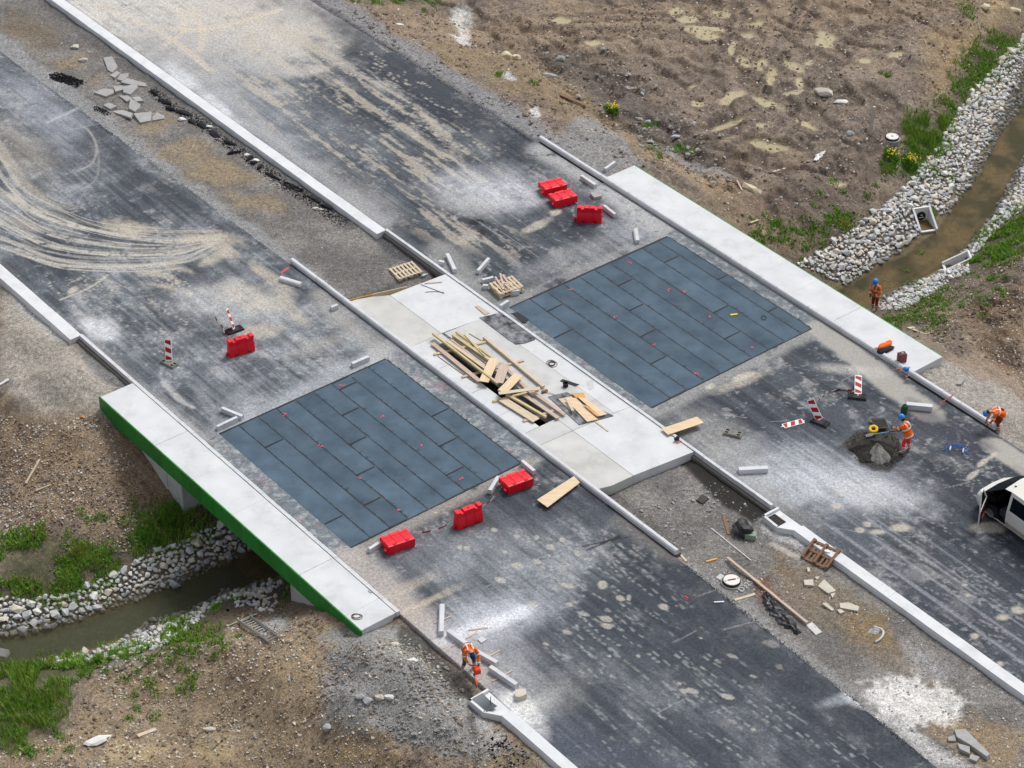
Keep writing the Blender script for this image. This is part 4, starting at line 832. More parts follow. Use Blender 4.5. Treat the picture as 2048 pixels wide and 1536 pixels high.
# ------------------------------------------------------------------ bitumen felt on the decks: every sheet its own piece, lapped like shingles
def membrane(label, vb, u0, u1, joints, marks, seed):
    r = random.Random(seed); root = thing('waterproofing_membrane', label, 'membrane', (0, 0, 0), ROT)
    for k in range(len(vb) - 1):
        cuts = [u0 + jit(0.03)] + sorted(joints.get(k, []), reverse=True) + [u1 + jit(0.03)]
        for a_, b2 in zip(cuts[:-1], cuts[1:]):
            x0, x1 = vb[k] - 0.05, vb[k + 1]                    # lower edge slips under its neighbour
            mb = MB(); ny = max(3, int(abs(a_ - b2) / 0.25)); ys = np.linspace(b2 - 0.03, a_, ny); vs = []
            for i, y in enumerate(ys):
                wob = 0.012 * (r.random() - 0.5); lift = 0.004 * r.random()
                tip = 0.012 if i == ny - 1 else 0.0
                vs += [(x0, y, 0.006), (x0, y, 0.010 + tip * 0.3), (x1 + wob - 0.06, y, 0.016 + tip + lift * 0.5), (x1 + wob, y, 0.022 + tip + lift), (x1 + wob, y, 0.006)]
            n = 5; fs = [tuple(range(n)), tuple(range((ny - 1) * n, ny * n))[::-1]] + [(j * n + i, (j + 1) * n + i, (j + 1) * n + (i + 1) % n, j * n + (i + 1) % n) for j in range(ny - 1) for i in range(n)]
            mb.add(vs, [f[::-1] for f in fs] if False else fs); mb.build('felt_sheet', M_memb, root)
        # tar squeezed out along the lap and the cross joints
        mb = MB(); x = vb[k + 1]; y = u1; vs = []
        while y < u0:
            w_ = r.uniform(0.035, 0.075); big = r.random() < (0.45 if vn(np.array([y * .8]), np.array([k * 3.3]), 5)[0] > .55 else .08)
            q = [(y, w_)] + ([(y + .012, r.uniform(.09, .28)), (y + .03, w_)] if big else [])
            for yy, ww in q: vs += [(x - .008, yy, .0235), (x + ww, yy, .0195)]
            y += r.uniform(0.05, 0.16)
        vs += [(x - .008, u0, .0235), (x + .02, u0, .0195)]; n = len(vs) // 2
        mb.add(vs, [(2 * i, 2 * i + 1, 2 * i + 3, 2 * i + 2) for i in range(n - 1)]); mb.build('tar_seam', M_tar, root)
        for j in joints.get(k, []): mb = MB(); mb.box(vb[k] + 0.0, vb[k + 1] - 0.01, j - 0.08, j - 0.004, 0.01, 0.0295); mb.build('tar_joint', M_tar, root)
    for uu in (u0, u1): mb = MB(); sg = 1 if uu == u0 else -1; mb.box(vb[0] - .05, vb[-1] + .03, min(uu - sg * .04, uu + sg * r.uniform(.09, .12)), max(uu - sg * .04, uu + sg * .12), .003, .0085); mb.build('tar_border', M_tar, root)
    for (u, v) in marks:
        mb = MB(); 
        for q in range(r.choice((2, 3, 3))):
            a_ = r.uniform(-0.1, 0.1); b2 = r.uniform(-0.08, 0.08); L = r.uniform(0.06, 0.14); an = r.choice((0.6, 2.2, 0, 1.5)); c, s_ = math.cos(an) * L / 2, math.sin(an) * L / 2; w_ = 0.022
            nx, ny = -s_ / L * 2 * w_, c / L * 2 * w_
            mb.add([(v + a_ - c - nx, u + b2 - s_ - ny, 0.031 + q * 0.001), (v + a_ + c - nx, u + b2 + s_ - ny, 0.031 + q * 0.001), (v + a_ + c + nx, u + b2 + s_ + ny, 0.031 + q * 0.001), (v + a_ - c + nx, u + b2 - s_ + ny, 0.031 + q * 0.001)], [(0, 1, 2, 3)])
        mb.build('spray_mark', M_pink, root)
    return root
def mk(org, sc, pts): return [GUV(org[0] + x / sc, org[1] + y / sc) for x, y in pts]
membrane('slate grey bitumen felt sheets laid on the right carriageway beside the planked slab', [3.5, 4.5, 5.43, 6.4, 7.33, 8.21, 9.13, 10.09, 11.04, 12.0, 12.62], 4.40, -4.85,
         {0: [1.51], 1: [3.26], 2: [-2.52], 3: [-0.74], 4: [1.06], 5: [2.84], 6: [-3.12], 7: [-1.35], 8: [2.96], 9: [0.45, -2.78]},
         mk((680, 505), 2.9257, [(1355, 222), (1690, 65), (1605, 378), (1925, 222), (1842, 543)]) + mk((1348, 505), 2.9257, [(207, 382), (130, 712), (460, 550), (60, 230)]), 11)
membrane('slate grey bitumen felt sheets laid on the left carriageway by the green-edged walkway', [-11.45, -10.59, -9.64, -8.74, -7.8, -6.88, -5.95, -5.01, -4.05, -3.1], 4.68, -4.40,
         {0: [-2.64], 1: [2.86], 2: [-2.66], 3: [-0.93], 4: [0.88], 5: [2.68], 6: [-3.16, 4.2], 7: [-1.48], 8: [0.32]},
         mk((680, 505), 2.9257, [(20, 780), (245, 960), (475, 1140), (105, 1325), (345, 1512), (715, 1328)]) + mk((0, 505), 2.9257, [(1660, 950), (1870, 1137), (2005, 780)]), 12)
# ================================================================== loose things on the site
def heading(p0, p1): d = p1 - p0; return math.atan2(d.y, d.x)
# ------------------------------------------------------------------ loose kerb stones and blocks
def loose_kerb(p0, p1, label, roll=0, w=0.18, h=0.21, z=None, tilt=0.0, group='loose kerb stones'):
    A = T(*p0) if z is None else G(*p0, z); B = T(*p1) if z is None else G(*p1, z)
    L = max((B - A).length, 0.16); P_ = kerb_profile(w, h, 0.045); n = len(P_); mb = MB()
    if roll: P_ = [(z_, w - x) for x, z_ in P_][::1]
    vs = [(0, -x + w / 2, z_) for x, z_ in P_] + [(L, -x + w / 2, z_) for x, z_ in P_]
    mb.add(vs, [tuple(range(n)), tuple(range(n, 2 * n))[::-1]] + [(i + n, (i + 1) % n + n, (i + 1) % n, i) for i in range(n)])
    o = mb.build('kerb_stone', M_kerb, None, (A.x, A.y, min(A.z, B.z) + 0.001), (0, -tilt, heading(A, B)))
    return tag(o, label, 'kerb stone', group)
loose_kerb((1163, 357), (1191, 376), 'loose kerb stone lying between two red barriers and the right kerb', 0)
loose_kerb((1208, 417), (1231, 435), 'loose kerb stone lying beside the upright red barrier')
loose_kerb((1271, 463), (1275, 487), 'loose kerb stone by the corner of the right felt sheets', 1)
loose_kerb((895, 514), (910, 546), 'loose kerb stone pointing at the central slab corner above the pallet stack')
loose_kerb((955, 548), (977, 523), 'loose kerb stone tilted on a dark strip above the pallet stack')
loose_kerb((879, 528), (889, 531), 'small cut kerb block beside the central kerb and a loose stone', 0)
loose_kerb((966, 577), (976, 577), 'small pale concrete cube beside the pallet stack')
loose_kerb((1022, 589), (1038, 587), 'pale concrete block against the front of the pallet stack', 0, 0.24, 0.24)
loose_kerb((964, 566), (986, 561), 'half-length kerb stone behind the pallet stack')
loose_kerb((1000, 618), (1016, 608), 'short kerb block between the pallet stack and the dark mat')
loose_kerb((704, 734), (737, 720), 'loose kerb stone at the top corner of the left felt sheets', 0, 0.2, 0.22)
loose_kerb((662, 621), (675, 616), 'small kerb block under the free end of the central kerb')
loose_kerb((560, 560), (602, 573), 'loose kerb stone propped beside the end of the central kerb', 1)
loose_kerb((445, 822), (486, 839), 'loose kerb stone with sprayed marks beside the left felt sheets')
loose_kerb((434, 860), (474, 841), 'loose kerb stone touching the corner of the left felt sheets')
loose_kerb((738, 1105), (772, 1083), 'kerb stone half under the fallen red barrier by the white walkway')
loose_kerb((979, 988), (996, 960), 'kerb stone weighting the fallen red barrier near a plywood sheet')
loose_kerb((1045, 928), (1069, 949), 'kerb stone behind the fallen red barrier by the central kerb')
loose_kerb((882, 1272), (884, 1217), 'kerb stone lying across one stick beside the row of new kerbs', 0, 0.2, 0.24)
loose_kerb((897, 1269), (939, 1299), 'new kerb stone in the row, first from the walkway end', 0, 0.2, 0.24)
loose_kerb((941, 1303), (995, 1333), 'new kerb stone beside the worker with the saw, middle of the row', 0, 0.2, 0.24)
loose_kerb((981, 1341), (1034, 1377), 'new kerb stone in the row next to the broken stone', 0, 0.2, 0.24)
loose_kerb((1812, 815), (1864, 820), 'long kerb stone beside the green canister', 0, 0.26, 0.24)
loose_kerb((1477, 945), (1535, 942), 'long kerb stone lying alone below the mortar heap', 0, 0.26, 0.22)
loose_kerb((1209, 344), (1229, 328), 'grey kerb block lying on gravel at the walkway corner')
def slab(name, pts, thick, m, label, cat, z=None, group=None, dz=0.0, inset=0.04, tilt=None):
    Q = [(T(*p) if z is None else G(*p, z)) for p in pts]; c = sum(Q, Vector()) / len(Q)
    mb = MB(); mb.prism([(q.x - c.x, q.y - c.y) for q in Q], 0, thick, None, inset)
    zz = max(q.z for q in Q) if z is None else z
    if z is None: zz = sum(q.z for q in Q) / len(Q)
    o = mb.build(name, m, None, (c.x, c.y, zz + dz), tilt or (0, 0, 0)); return tag(o, label, cat, group)
# ------------------------------------------------------------------ planks
def plank(p0, p1, wd, th, z, m, label, cat='plank', group='timber heaped on the central slab', z1=None, name='plank', roll=0.0):
    z1 = z if z1 is None else z1
    A = G(*p0, z); B = G(*p1, z1); L = (B - A).length; d = (B - A)
    mb = MB(); mb.box(0, L, -wd / 2, wd / 2, 0, th, ch=0.004)
    o = mb.build(name, m, None, A, (roll, -math.asin((z1 - z) / L), math.atan2(d.y, d.x))); return tag(o, label, cat, group)
zp = lambda x, y: (850 + x / 5.12, 640 + y / 5.12)
SZ = 0.153
for k, (a_, b2, wd, th, z, m, lb) in enumerate([
    ((90, 362), (640, 228), .12, .07, SZ, M_wood2, 'yellow crossbeam under the far end of the timber heap'),
    ((378, 592), (1010, 420), .12, .06, SZ, M_wood3, 'pink-grey crossbeam under the middle of the timber heap'),
    ((695, 842), (1160, 722), .12, .07, SZ, M_wood2, 'yellow crossbeam where the wide pale board begins'),
    ((1005, 1042), (1345, 925), .14, .06, SZ, M_wood3, 'pinkish crossbeam at the open end of the slot'),
    ((75, 240), (560, 632), .20, .045, SZ + .07, M_wood3, 'spotted pinkish plank along the outer side of the slot'),
    ((230, 215), (640, 512), .17, .04, SZ + .075, M_wood, 'pale plank lying in the heap next to the longest yellow beam'),
    ((262, 200), (615, 470), .09, .04, SZ + .078, M_wood3, 'narrow pinkish plank in the heap beside the gap'),
    ((285, 160), (655, 415), .13, .08, SZ + .075, M_wood2, 'yellow beam bundled at the far end of the heap, inner one'),
    ((320, 130), (725, 420), .10, .08, SZ + .08, M_wood2, 'yellow beam bundled at the far end of the heap, outer one'),
    ((400, 150), (610, 372), .05, .04, SZ + .16, M_wood2, 'thin yellow batten lying on the bundled yellow beams'),
    ((100, 160), (700, 625), .10, .09, SZ + .13, M_wood2, 'yellow beam lying under the longest yellow beam'),
    ((80, 148), (745, 660), .09, .09, SZ + .22, M_wood2, 'longest yellow beam on top of the heap'),
    ((605, 185), (1212, 695), .14, .10, SZ + .04, M_wood, 'long pale beam lying apart beside the heap, beside the wire coil'),
    ((770, 440), (1110, 775), .15, .05, SZ + .075, M_wood3, 'pinkish plank running out from under the crossed boards'),
    ((1005, 765), (1365, 1010), .17, .05, SZ + .075, M_wood3, 'pinkish plank over the open slot, next to the yellow beam'),
    ((1090, 735), (1430, 975), .15, .05, SZ + .078, M_wood3, 'pinkish plank over the open slot, next to the rubber mat'),
    ((790, 812), (1140, 1030), .38, .025, SZ + .075, M_wood, 'wide pale board on the walkway side of the open slot'),
    ((835, 770), (1240, 1003), .12, .09, SZ + .10, M_wood2, 'yellow beam beside the wide pale board over the slot'),
    ((712, 395), (600, 635), .42, .025, SZ + .24, M_ply, 'yellowish board lying across the long beams of the heap'),
    ((815, 465), (750, 645), .42, .022, SZ + .235, M_wood3, 'pinkish board lying across the heap between two yellowish boards'),
    ((960, 560), (790, 735), .42, .022, SZ + .27, M_ply, 'yellow and pale board lying slantwise over the heap'),
    ((755, 752), (1180, 700), .20, .022, SZ + .30, M_wood, 'pale board lying across the end of the upper heap'),
    ((130, 372), (510, 645), .035, .02, SZ, M_wood4, 'thin stick lying on the slab beside the spotted plank'),
    ((452, 140), (572, 212), .03, .02, SZ, M_wood4, 'thin grey stick beside the far end of the long pale beam'),
    ((1740, 1040), (1875, 1142), .06, .03, SZ, M_wood, 'short batten sticking out from under the rubber mat')]):
    plank(zp(*a_), zp(*b2), wd, th, z, m, lb)
# boards lying over the kerbs
slab('plywood_sheet', [(1322, 858), (1394, 834), (1408, 846), (1336, 870)], 0.022, M_ply, 'plywood sheet bridging the kerb from slab to right carriageway', 'board', z=0.245, inset=0)
o = slab('plywood_sheet', [(1074, 1001), (1148, 953), (1160, 965), (1095, 1015)], 0.022, M_ply, 'plywood sheet leaning on the central kerb over the left carriageway', 'board', z=0.16, inset=0)
o.rotation_euler = (0.035, 0.05, 0)
z5 = lambda x, y: (680 + x / 2.9257, 505 + y / 2.9257)
M_mat1 = mat('dusty rubber', S(54, 56, 64), 0.85, 0.35, 3.5, 30, 0.3, 0.4, c2=S(150, 152, 156))
slab('rubber_mat', [z5(815, 382), (1006, 625), z5(1000, 358), z5(1148, 488), z5(1140, 512), z5(1085, 532), z5(1030, 540), z5(985, 512)], 0.03, M_mat1, 'dusty black rubber mat between the timber heap and the right felt sheets', 'mat', z=0.153, inset=0.01)
slab('rubber_mat', [z5(1215, 845), z5(1325, 818), z5(1602, 958), z5(1400, 1012)], 0.025, M_mat1, 'black rubber mat carrying short boards at the slot end', 'mat', z=0.153, inset=0.01)
zz = 0.18
for pts, m, th, lb in (
    ([(1365, 812), (1500, 785), (1600, 880), (1480, 920)], M_wood, .02, 'pale square board under the others on the rubber mat'),
    ([(1430, 805), (1545, 800), (1770, 1020), (1660, 1045)], M_ply, .022, 'long light board on top of the rubber mat'),
    ([(1500, 755), (1625, 748), (1650, 810), (1545, 800)], M_form, .025, 'orange board end on the rubber mat'),
    ([(1560, 790), (1640, 800), (1865, 965), (1790, 985)], M_ply, .02, 'narrow tan board along the far side of the rubber mat'),
    ([(1620, 870), (1660, 880), (1790, 985), (1760, 988)], M_form, .018, 'narrow orange board in the middle of the rubber mat'),
    ([(1440, 810), (1470, 808), (1530, 930), (1500, 930)], M_wood, .02, 'short narrow batten across the light board on the mat')):
    slab('board', [zp(*q) for q in pts], th, m, lb, 'board', z=zz, group='boards on the rubber mat', inset=0); zz += 0.024
slab('board', [z5(790, 318), z5(808, 312), z5(875, 355), z5(850, 368)], 0.03, M_wood3, 'short board with a dark inset beside the dusty rubber mat', 'board', z=0.153, inset=0)
slab('tar_patch', [z5(1000, 356), z5(1040, 350), z5(1105, 392), z5(1085, 412), z5(1050, 405)], 0.012, M_tar, 'dark flap of felt torn back beside the dusty rubber mat', 'felt flap', z=0.035, inset=0)
for q in (((1120, 1310 - 0), 0),): pass
# tools and scraps on the slab
mb = MB(); mb.lathe([(0.11, 0), (0.11, 0.13), (0.125, 0.14), (0.125, 0.19), (0.095, 0.19), (0.095, 0.02)], 18)
tag(mb.build('pipe_collar', M_black, None, G(*zp(1440, 680), SZ)), 'black plastic pipe collar standing on the slab beside a dark strip', 'pipe')
slab('rubber_strip', [zp(1380, 628), zp(1410, 606), zp(1580, 662), zp(1540, 682)], 0.012, M_black, 'black rubber strip lying on the slab beside the pipe collar', 'strip', z=SZ, inset=0)
def wire(pts, r, m, label, cat='wire', z=None, name='wire_coil'):
    Q = [(T(*p) if z is None else G(*p, z)) for p in pts]; mb = MB(); P_ = []
    for k in range(len(Q) - 1):
        for t in np.linspace(0, 1, 5, endpoint=False): P_.append(Q[k].lerp(Q[k + 1], t))
    P_.append(Q[-1]); sm = [sum((P_[min(max(i + j, 0), len(P_) - 1)] for j in (-2, -1, 0, 1, 2)), Vector()) / 5 for i in range(len(P_))]
    for q in sm: q.z += r
    mb.tube(sm, r, 5); return tag(mb.build(name, m, None), label, cat)
M_wire = mat('rusty wire', S(96, 84, 76), 0.7, 0.2, 9, 50, 0.1, 0)
def loops(cx, cy, n, rx, ry, seed): 
    r = random.Random(seed); q = []
    for k in range(n * 10): a_ = k / 10 * 2 * math.pi; f = 1 + 0.25 * math.sin(a_ * 0.37 + seed); q.append((cx + rx * f * math.cos(a_) + k * 0.12 * rx / 10, cy + ry * f * math.sin(a_) + k * 0.25 * ry / 10))
    return q
wire(loops(*zp(1290, 435), 4, 8, 5, 1), 0.012, M_wire, 'loose coil of wire on the slab beside the long pale beam', z=SZ)
wire(loops(712, 1231, 3, 10, 5, 2), 0.012, M_wire, 'coil of wire near the end of the green-edged walkway', z=0.166)
wire([(740, 1183), (746, 1172), (750, 1178), (742, 1188), (736, 1180)], 0.01, M_wire, 'small bent wire on the green-edged walkway', z=0.166)
wire([(838, 568), (870, 580), (890, 588)], 0.012, M_wire, 'thin bent rod lying on the dry end of the central slab', 'rod', z=SZ, name='steel_rod')
wire([(848, 585), (870, 583), (890, 586)], 0.012, M_wire, 'second thin rod crossing the bent rod on the central slab', 'rod', z=SZ, name='steel_rod')
wire([(844, 568), (890, 564)], 0.02, M_wood, 'pale batten on the far edge of the central slab', 'batten', z=SZ + 0.01, name='batten')
# mallet and hand level near the slot
def rod_thing(name, p0, p1, r, m, label, cat, z=None, z1=None, parts=None):
    A = T(*p0) if z is None else G(*p0, z); B = T(*p1) if z1 is None and z is None else G(*p1, z if z1 is None else z1)
    mb = MB(); mb.tube([A, B], r, 7); return tag(mb.build(name, m, None), label, cat)
ham = thing('mallet', 'wooden-handled mallet lying between the long pale beam and the rubber mat', 'mallet', G(*zp(1225, 740), SZ), 0.5)
mb = MB(); mb.box(-0.13, 0.13, -0.055, 0.055, 0, 0.10, ch=0.01); mb.build('head', M_wood4, ham)
mb = MB(); mb.tube([(0.03, -0.05, 0.05), (0.28, -0.36, 0.03)], 0.016, 6); mb.build('handle', M_wood, ham)
# ------------------------------------------------------------------ red water-filled barriers
M_red = mat('red polyethylene', S(234, 16, 42), 0.42, 0.05, 2, 40, 0.03, 0.04, spec=0.4, stain=.14)
M_red2 = mat('red polyethylene cap', S(168, 12, 28), 0.5, 0.08, 2, 40, 0.03, 0.04)
M_white = mat('white reflective sheet', S(238, 238, 238), 0.5, 0.04, 4, 40, 0.03, 0)
M_redsheet = mat('red reflective sheet', S(170, 22, 26), 0.45, 0.08, 4, 40, 0.04, 0)
def barrier_proto():
    L = 1.16
    prof = [(.20, 0), (.21, .06), (.20, .26), (.17, .40), (.125, .52), (.12, .60), (.14, .615), (.14, .70)]
    ring = prof + [(-x, z) for x, z in prof[::-1]]
    root = thing('traffic_barrier', '-', 'barrier')
    mb = MB(); ys = []
    for c in (-L / 6, L / 6): ys += [(c - .022, 0), (c - .012, -.018), (c + .012, -.018), (c + .022, 0)]
    ys = [(-L / 2, -.05), (-L / 2 + .03, 0)] + ys + [(L / 2 - .03, 0), (L / 2, -.05)]
    n = len(ring); vs = []
    for y, ins in ys: vs += [(y, x + (ins if x > 0 else -ins), max(z + (ins if z > .5 else 0), 0)) for x, z in ring]
    mb.add(vs, [tuple(range(n)), tuple(range((len(ys) - 1) * n, len(ys) * n))[::-1]] + [(j * n + i, (j + 1) * n + i, (j + 1) * n + (i + 1) % n, j * n + (i + 1) % n) for j in range(len(ys) - 1) for i in range(n)])
    mb.build('body', M_red, root)
    for a_, b2, h in ((-L / 2, -L / 2 + .20, .075), (-L / 6 - .05, L / 6 + .05, .075), (L / 2 - .20, L / 2, .075)):
        mb = MB(); mb.box(a_ + .004, b2 - .004, -.136, .136, .702, .70 + h, ch=.015); mb.build('top_block', M_red, root)
    for sx in (-.28, .28):
        mb = MB(); mb.box(sx - .07, sx + .07, -.215, -.185, .02, .12, ch=.005); mb.build('fork_recess', M_red2, root)
    mb = MB(); mb.lathe([(.045, 0), (.05, .02), (.05, .12), (.035, .16)], 10, Matrix.Translation((-L / 2 - .07, 0, .03))); mb.tube([(-L / 2 + .02, 0, .08), (-L / 2 - .08, 0, .08)], .03, 8); mb.build('connector', M_red, root)
    mb = MB(); mb.tube([(L / 2 - .02, 0, .30), (L / 2 + .05, 0, .30)], .045, 8); mb.build('connector', M_red2, root)
    mb = MB(); mb.lathe([(.035, 0), (.035, .02)], 10, Matrix.Translation((0.0, 0, .778))); mb.build('filler_cap', M_red2, root)
    return root
bp = barrier_proto(); first = True
def barrier(p0, p1, lying, label):
    global first
    o = bp if first else copy_tree(bp); first = False
    A = G(*p0); B = G(*p1); c = (A + B) / 2; h = heading(A, B)
    o.rotation_mode = 'XYZ'
    if lying:
        Rm = Matrix.Rotation(h, 4, 'Z') @ Matrix.Translation((0, -0.36 * lying, 0.205)) @ Matrix.Rotation(-lying * math.radians(87), 4, 'X')
        o.matrix_world = Matrix.Translation(c) @ Rm
        loc, rot, sc = o.matrix_world.decompose(); o.location = loc; o.rotation_euler = rot.to_euler()
    else: o.location = (c.x, c.y, 0.002); o.rotation_euler = (0, 0, h)
    o['label'] = label; o['group'] = 'red traffic barriers'
barrier((1078, 388), (1133, 375), 1, 'red plastic barrier fallen on its side behind another fallen barrier near the right kerb')
barrier((1099, 411), (1152, 397), 1, 'red plastic barrier fallen on its side in front of another, near the right kerb')
barrier((1154, 441), (1203, 443), 0, 'red plastic barrier standing upright beside two fallen ones')
barrier((457, 712), (508, 697), 0, 'red plastic barrier standing alone between two striped beacons')
barrier((768, 1101), (823, 1082), 1, 'fallen red plastic barrier near the white walkway and felt corner')
barrier((911, 1056), (962, 1036), 0, 'red plastic barrier standing between two fallen ones, tied by tape')
barrier((1003, 982), (1062, 961), 1, 'fallen red plastic barrier between felt sheets and central kerb')
# ------------------------------------------------------------------ striped beacons on rubber feet
def foot(name, label, m, cat='beacon foot'):
    root = thing(name, label, cat); 
    mb = MB(); mb.prism([(-.40, -.19), (.40, -.19), (.40, .19), (-.40, .19)], 0, .11, None, .12); mb.build('slab', m, root)
    for x in (-.25, .25):
        for y in (-.08, .08): mb = MB(); mb.box(x - .07, x + .07, y - .045, y + .045, .1105, .114); mb.build('pocket', M_hole, root)
    return root
M_foot = mat('recycled rubber', S(62, 62, 66), 0.9, 0.25, 5, 60, 0.2, 0.5); M_footg = mat('dusty recycled rubber', S(132, 130, 124), 0.95, 0.2, 5, 60, 0.2, 0.5)
def board_parts(root, Mx, flip=1):
    def pc(name, mb, m):
        for i, q in enumerate(mb.v): mb.v[i] = tuple(Mx @ Vector(q))
        return mb.build(name, m, root)
    W, H_ = .15, .95
    mb = MB(); out = [(-W, .03), (-W + .04, 0), (W - .04, 0), (W, .03), (W, H_ - .03), (W - .04, H_), (-W + .04, H_), (-W, H_ - .03)]
    n = len(out); mb.add([(x, -.016, z) for x, z in out] + [(x, .016, z) for x, z in out], [tuple(range(n)), tuple(range(n, 2 * n))[::-1]] + [(i + n, (i + 1) % n + n, (i + 1) % n, i) for i in range(n)])
    b = pc('board', mb, M_white)
    w_ = W - .022
    for s_ in (-1, 1):
        for zc in (.10, .46, .82):
            lo, hi = .045, H_ - .045; q = [(-w_, zc + flip * .06 + .10), (w_, zc - flip * .06 + .10), (w_, zc - flip * .06 - .10), (-w_, zc + flip * .06 - .10)]
            q = [(x, min(max(z, lo), hi)) for x, z in q]; mb = MB(); mb.add([(x, s_ * .0185, z) for x, z in q], [(0, 1, 2, 3) if s_ > 0 else (3, 2, 1, 0)]); pc('red_stripe', mb, M_redsheet)
    mb = MB(); mb.tube([(0, 0, H_ - .01), (0, 0, H_ + .06)], .02, 8); mb.tube([(0, 0, -.10), (0, 0, .02)], .025, 6); pc('peg', mb, M_white)
def beacon(foot_ends, base, top, label, m=None, face=None, flip=1):
    A = G(*foot_ends[0]); B = G(*foot_ends[1]); c = (A + B) / 2; h = heading(A, B)
    root = foot('striped_beacon', label, m or M_foot, 'beacon'); root.location = (c.x, c.y, 0.002); root.rotation_euler = (0, 0, h); root['group'] = 'striped beacons'
    # board: stands on the foot, leaning so that its head is seen at 'top'
    b0 = G(*base, 0.12); best = None
    for zt in np.linspace(0.3, 1.05, 60):
        t = G(*top, zt); d = (t - b0).length
        if best is None or abs(d - 0.97) < best[0]: best = (abs(d - 0.97), t)
    zax = (best[1] - b0).normalized(); f = Vector((math.cos(face), math.sin(face), 0)); xax = (f - zax * f.dot(zax)).normalized(); yax = zax.cross(xax)
    Mw = Matrix((( *xax, 0), (*yax, 0), (*zax, 0), (0, 0, 0, 1))).transposed(); Mw.translation = b0
    Mr = Matrix.Translation(root.location) @ Matrix.Rotation(h, 4, 'Z')
    board_parts(root, Mr.inverted() @ Mw, flip)
beacon(((326, 722), (351, 735)), (338, 722), (335, 671), 'striped beacon standing on a dusty foot alone on the left carriageway', M_footg, math.radians(-14))
beacon(((454, 667), (485, 656)), (468, 657), (453, 617), 'striped beacon seen edge-on leaning beside the lone red barrier', M_foot, math.radians(86))
beacon(((1623, 839), (1657, 853)), (1639, 840), (1617, 791), 'striped beacon leaning on its foot near the shovelling worker', M_foot, math.radians(-20))
beacon(((1706, 794), (1723, 796)), (1716, 788), (1717, 750), 'striped beacon standing straight beside the right kerb', M_foot, 0.0)
o = thing('striped_board', 'striped beacon board lying flat on the asphalt beside the leaning beacon', 'beacon board')
A = G(1566, 853, 0.02); B = G(1613, 840, 0.02); Mw = Matrix.Rotation(heading(A, B) - math.pi / 2, 4, 'Z') @ Matrix.Rotation(-math.pi / 2, 4, 'X')
o.location = (A.x, A.y, 0.022); board_parts(o, Mw, 1)
o = foot('beacon_foot', 'dusty grey beacon foot lying empty on the right carriageway', M_footg); A = G(1446, 864); B = G(1486, 874); o.location = (*((A + B) / 2).xy, 0.002); o.rotation_euler = (0, 0, heading(A, B))
# ------------------------------------------------------------------ barrier tape
def tape(pts, label, w=0.035, seg=0.35):
    Q = [Vector(q) for q in pts]; P_ = []
    for k in range(len(Q) - 1):
        n = max(2, int((Q[k + 1] - Q[k]).length / 0.06))
        for t in np.linspace(0, 1, n, endpoint=False): P_.append(Q[k].lerp(Q[k + 1], t))
    P_.append(Q[-1]); sm = [sum((P_[min(max(i + j, 0), len(P_) - 1)] for j in range(-3, 4)), Vector()) / 7 for i in range(len(P_))]
    mb = MB(); d = 0
    for i in range(len(sm) - 1):
        mb.cur = int(d / seg) % 2; t = (sm[i + 1] - sm[i]); d += t.length; a_ = 0.9 * math.sin(i * 0.13); up = Vector((math.cos(a_) * 0.4, math.sin(a_) * 0.4, 0.9)).normalized() * w
        t2 = sm[min(i + 2, len(sm) - 1)]; a2 = 0.9 * math.sin((i + 1) * 0.13); up2 = Vector((math.cos(a2) * 0.4, math.sin(a2) * 0.4, 0.9)).normalized() * w
        mb.add([sm[i] - up, sm[i + 1] - up2, sm[i + 1] + up2, sm[i] + up], [(0, 1, 2, 3)])
    o = mb.build('barrier_tape', [M_white, M_redsheet]); o.modifiers.new('t', 'SOLIDIFY').thickness = 0.003
    return tag(o, label, 'tape')
tape([G(823, 1064, .3), G(850, 1065, .12), G(885, 1055, .14), G(912, 1038, .35)], 'red and white tape between the fallen barrier and the upright tied one')
tape([G(962, 1014, .45), G(980, 1003, .18), G(992, 990, .18), G(1006, 970, .4)], 'red and white tape from the tied upright barrier up to the fallen one')
tape([G(427, 622, .03), G(433, 640, .03), G(446, 655, .05), G(447, 665, .04), G(460, 673, .1), G(468, 675, .6)], 'red and white tape trailing from the lone red barrier')
tape([G(340, 680, .7), G(347, 684, .45), G(350, 690, .25), G(345, 688, .3)], 'short tape end fluttering from the beacon alone on the asphalt', 0.02)
tape([G(1632, 804, .5), G(1645, 794, .2), G(1663, 782, .05), G(1690, 777, .05), G(1703, 784, .05), G(1710, 781, .3)], 'red and white tape between the leaning and the straight beacon', 0.05, 0.25)
tape([G(1616, 800, .6), G(1614, 815, .2), G(1610, 823, .04)], 'tape end hanging from the leaning beacon', 0.02)
tape([G(1150, 404, .1), G(1157, 408, .25)], 'short tape joining a fallen barrier to the upright one', 0.02)
# ------------------------------------------------------------------ pallets
def pallet_proto(m, label):
    root = thing('pallet', label, 'pallet'); W, D = 1.2, 1.0
    for k in range(7):
        x = -W / 2 + .05 + k * (W - .10) / 6; mb = MB(); mb.box(x - .05, x + .05, -D / 2, D / 2, .122, .144, ch=.003); put('deck_board', mb.mesh('deck_board', m), root, (jit(.006), jit(.008), 0))
    for y in (-D / 2 + .05, 0, D / 2 - .05):
        mb = MB(); mb.box(-W / 2, W / 2, y - .05, y + .05, .1005, .1215); mb.build('stringer', m, root)
        for x in (-W / 2 + .07, 0, W / 2 - .07): mb = MB(); mb.box(x - .07, x + .07, y - .05, y + .05, .0225, .100); mb.build('block', m, root)
    for x in (-W / 2 + .05, 0, W / 2 - .05): mb = MB(); mb.box(x - .05, x + .05, -D / 2, D / 2, 0, .022); mb.build('bottom_board', m, root)
    return root
def place(o, c, h, z, rx=0, ry=0): o.location = (c.x, c.y, z); o.rotation_euler = (rx, ry, h)
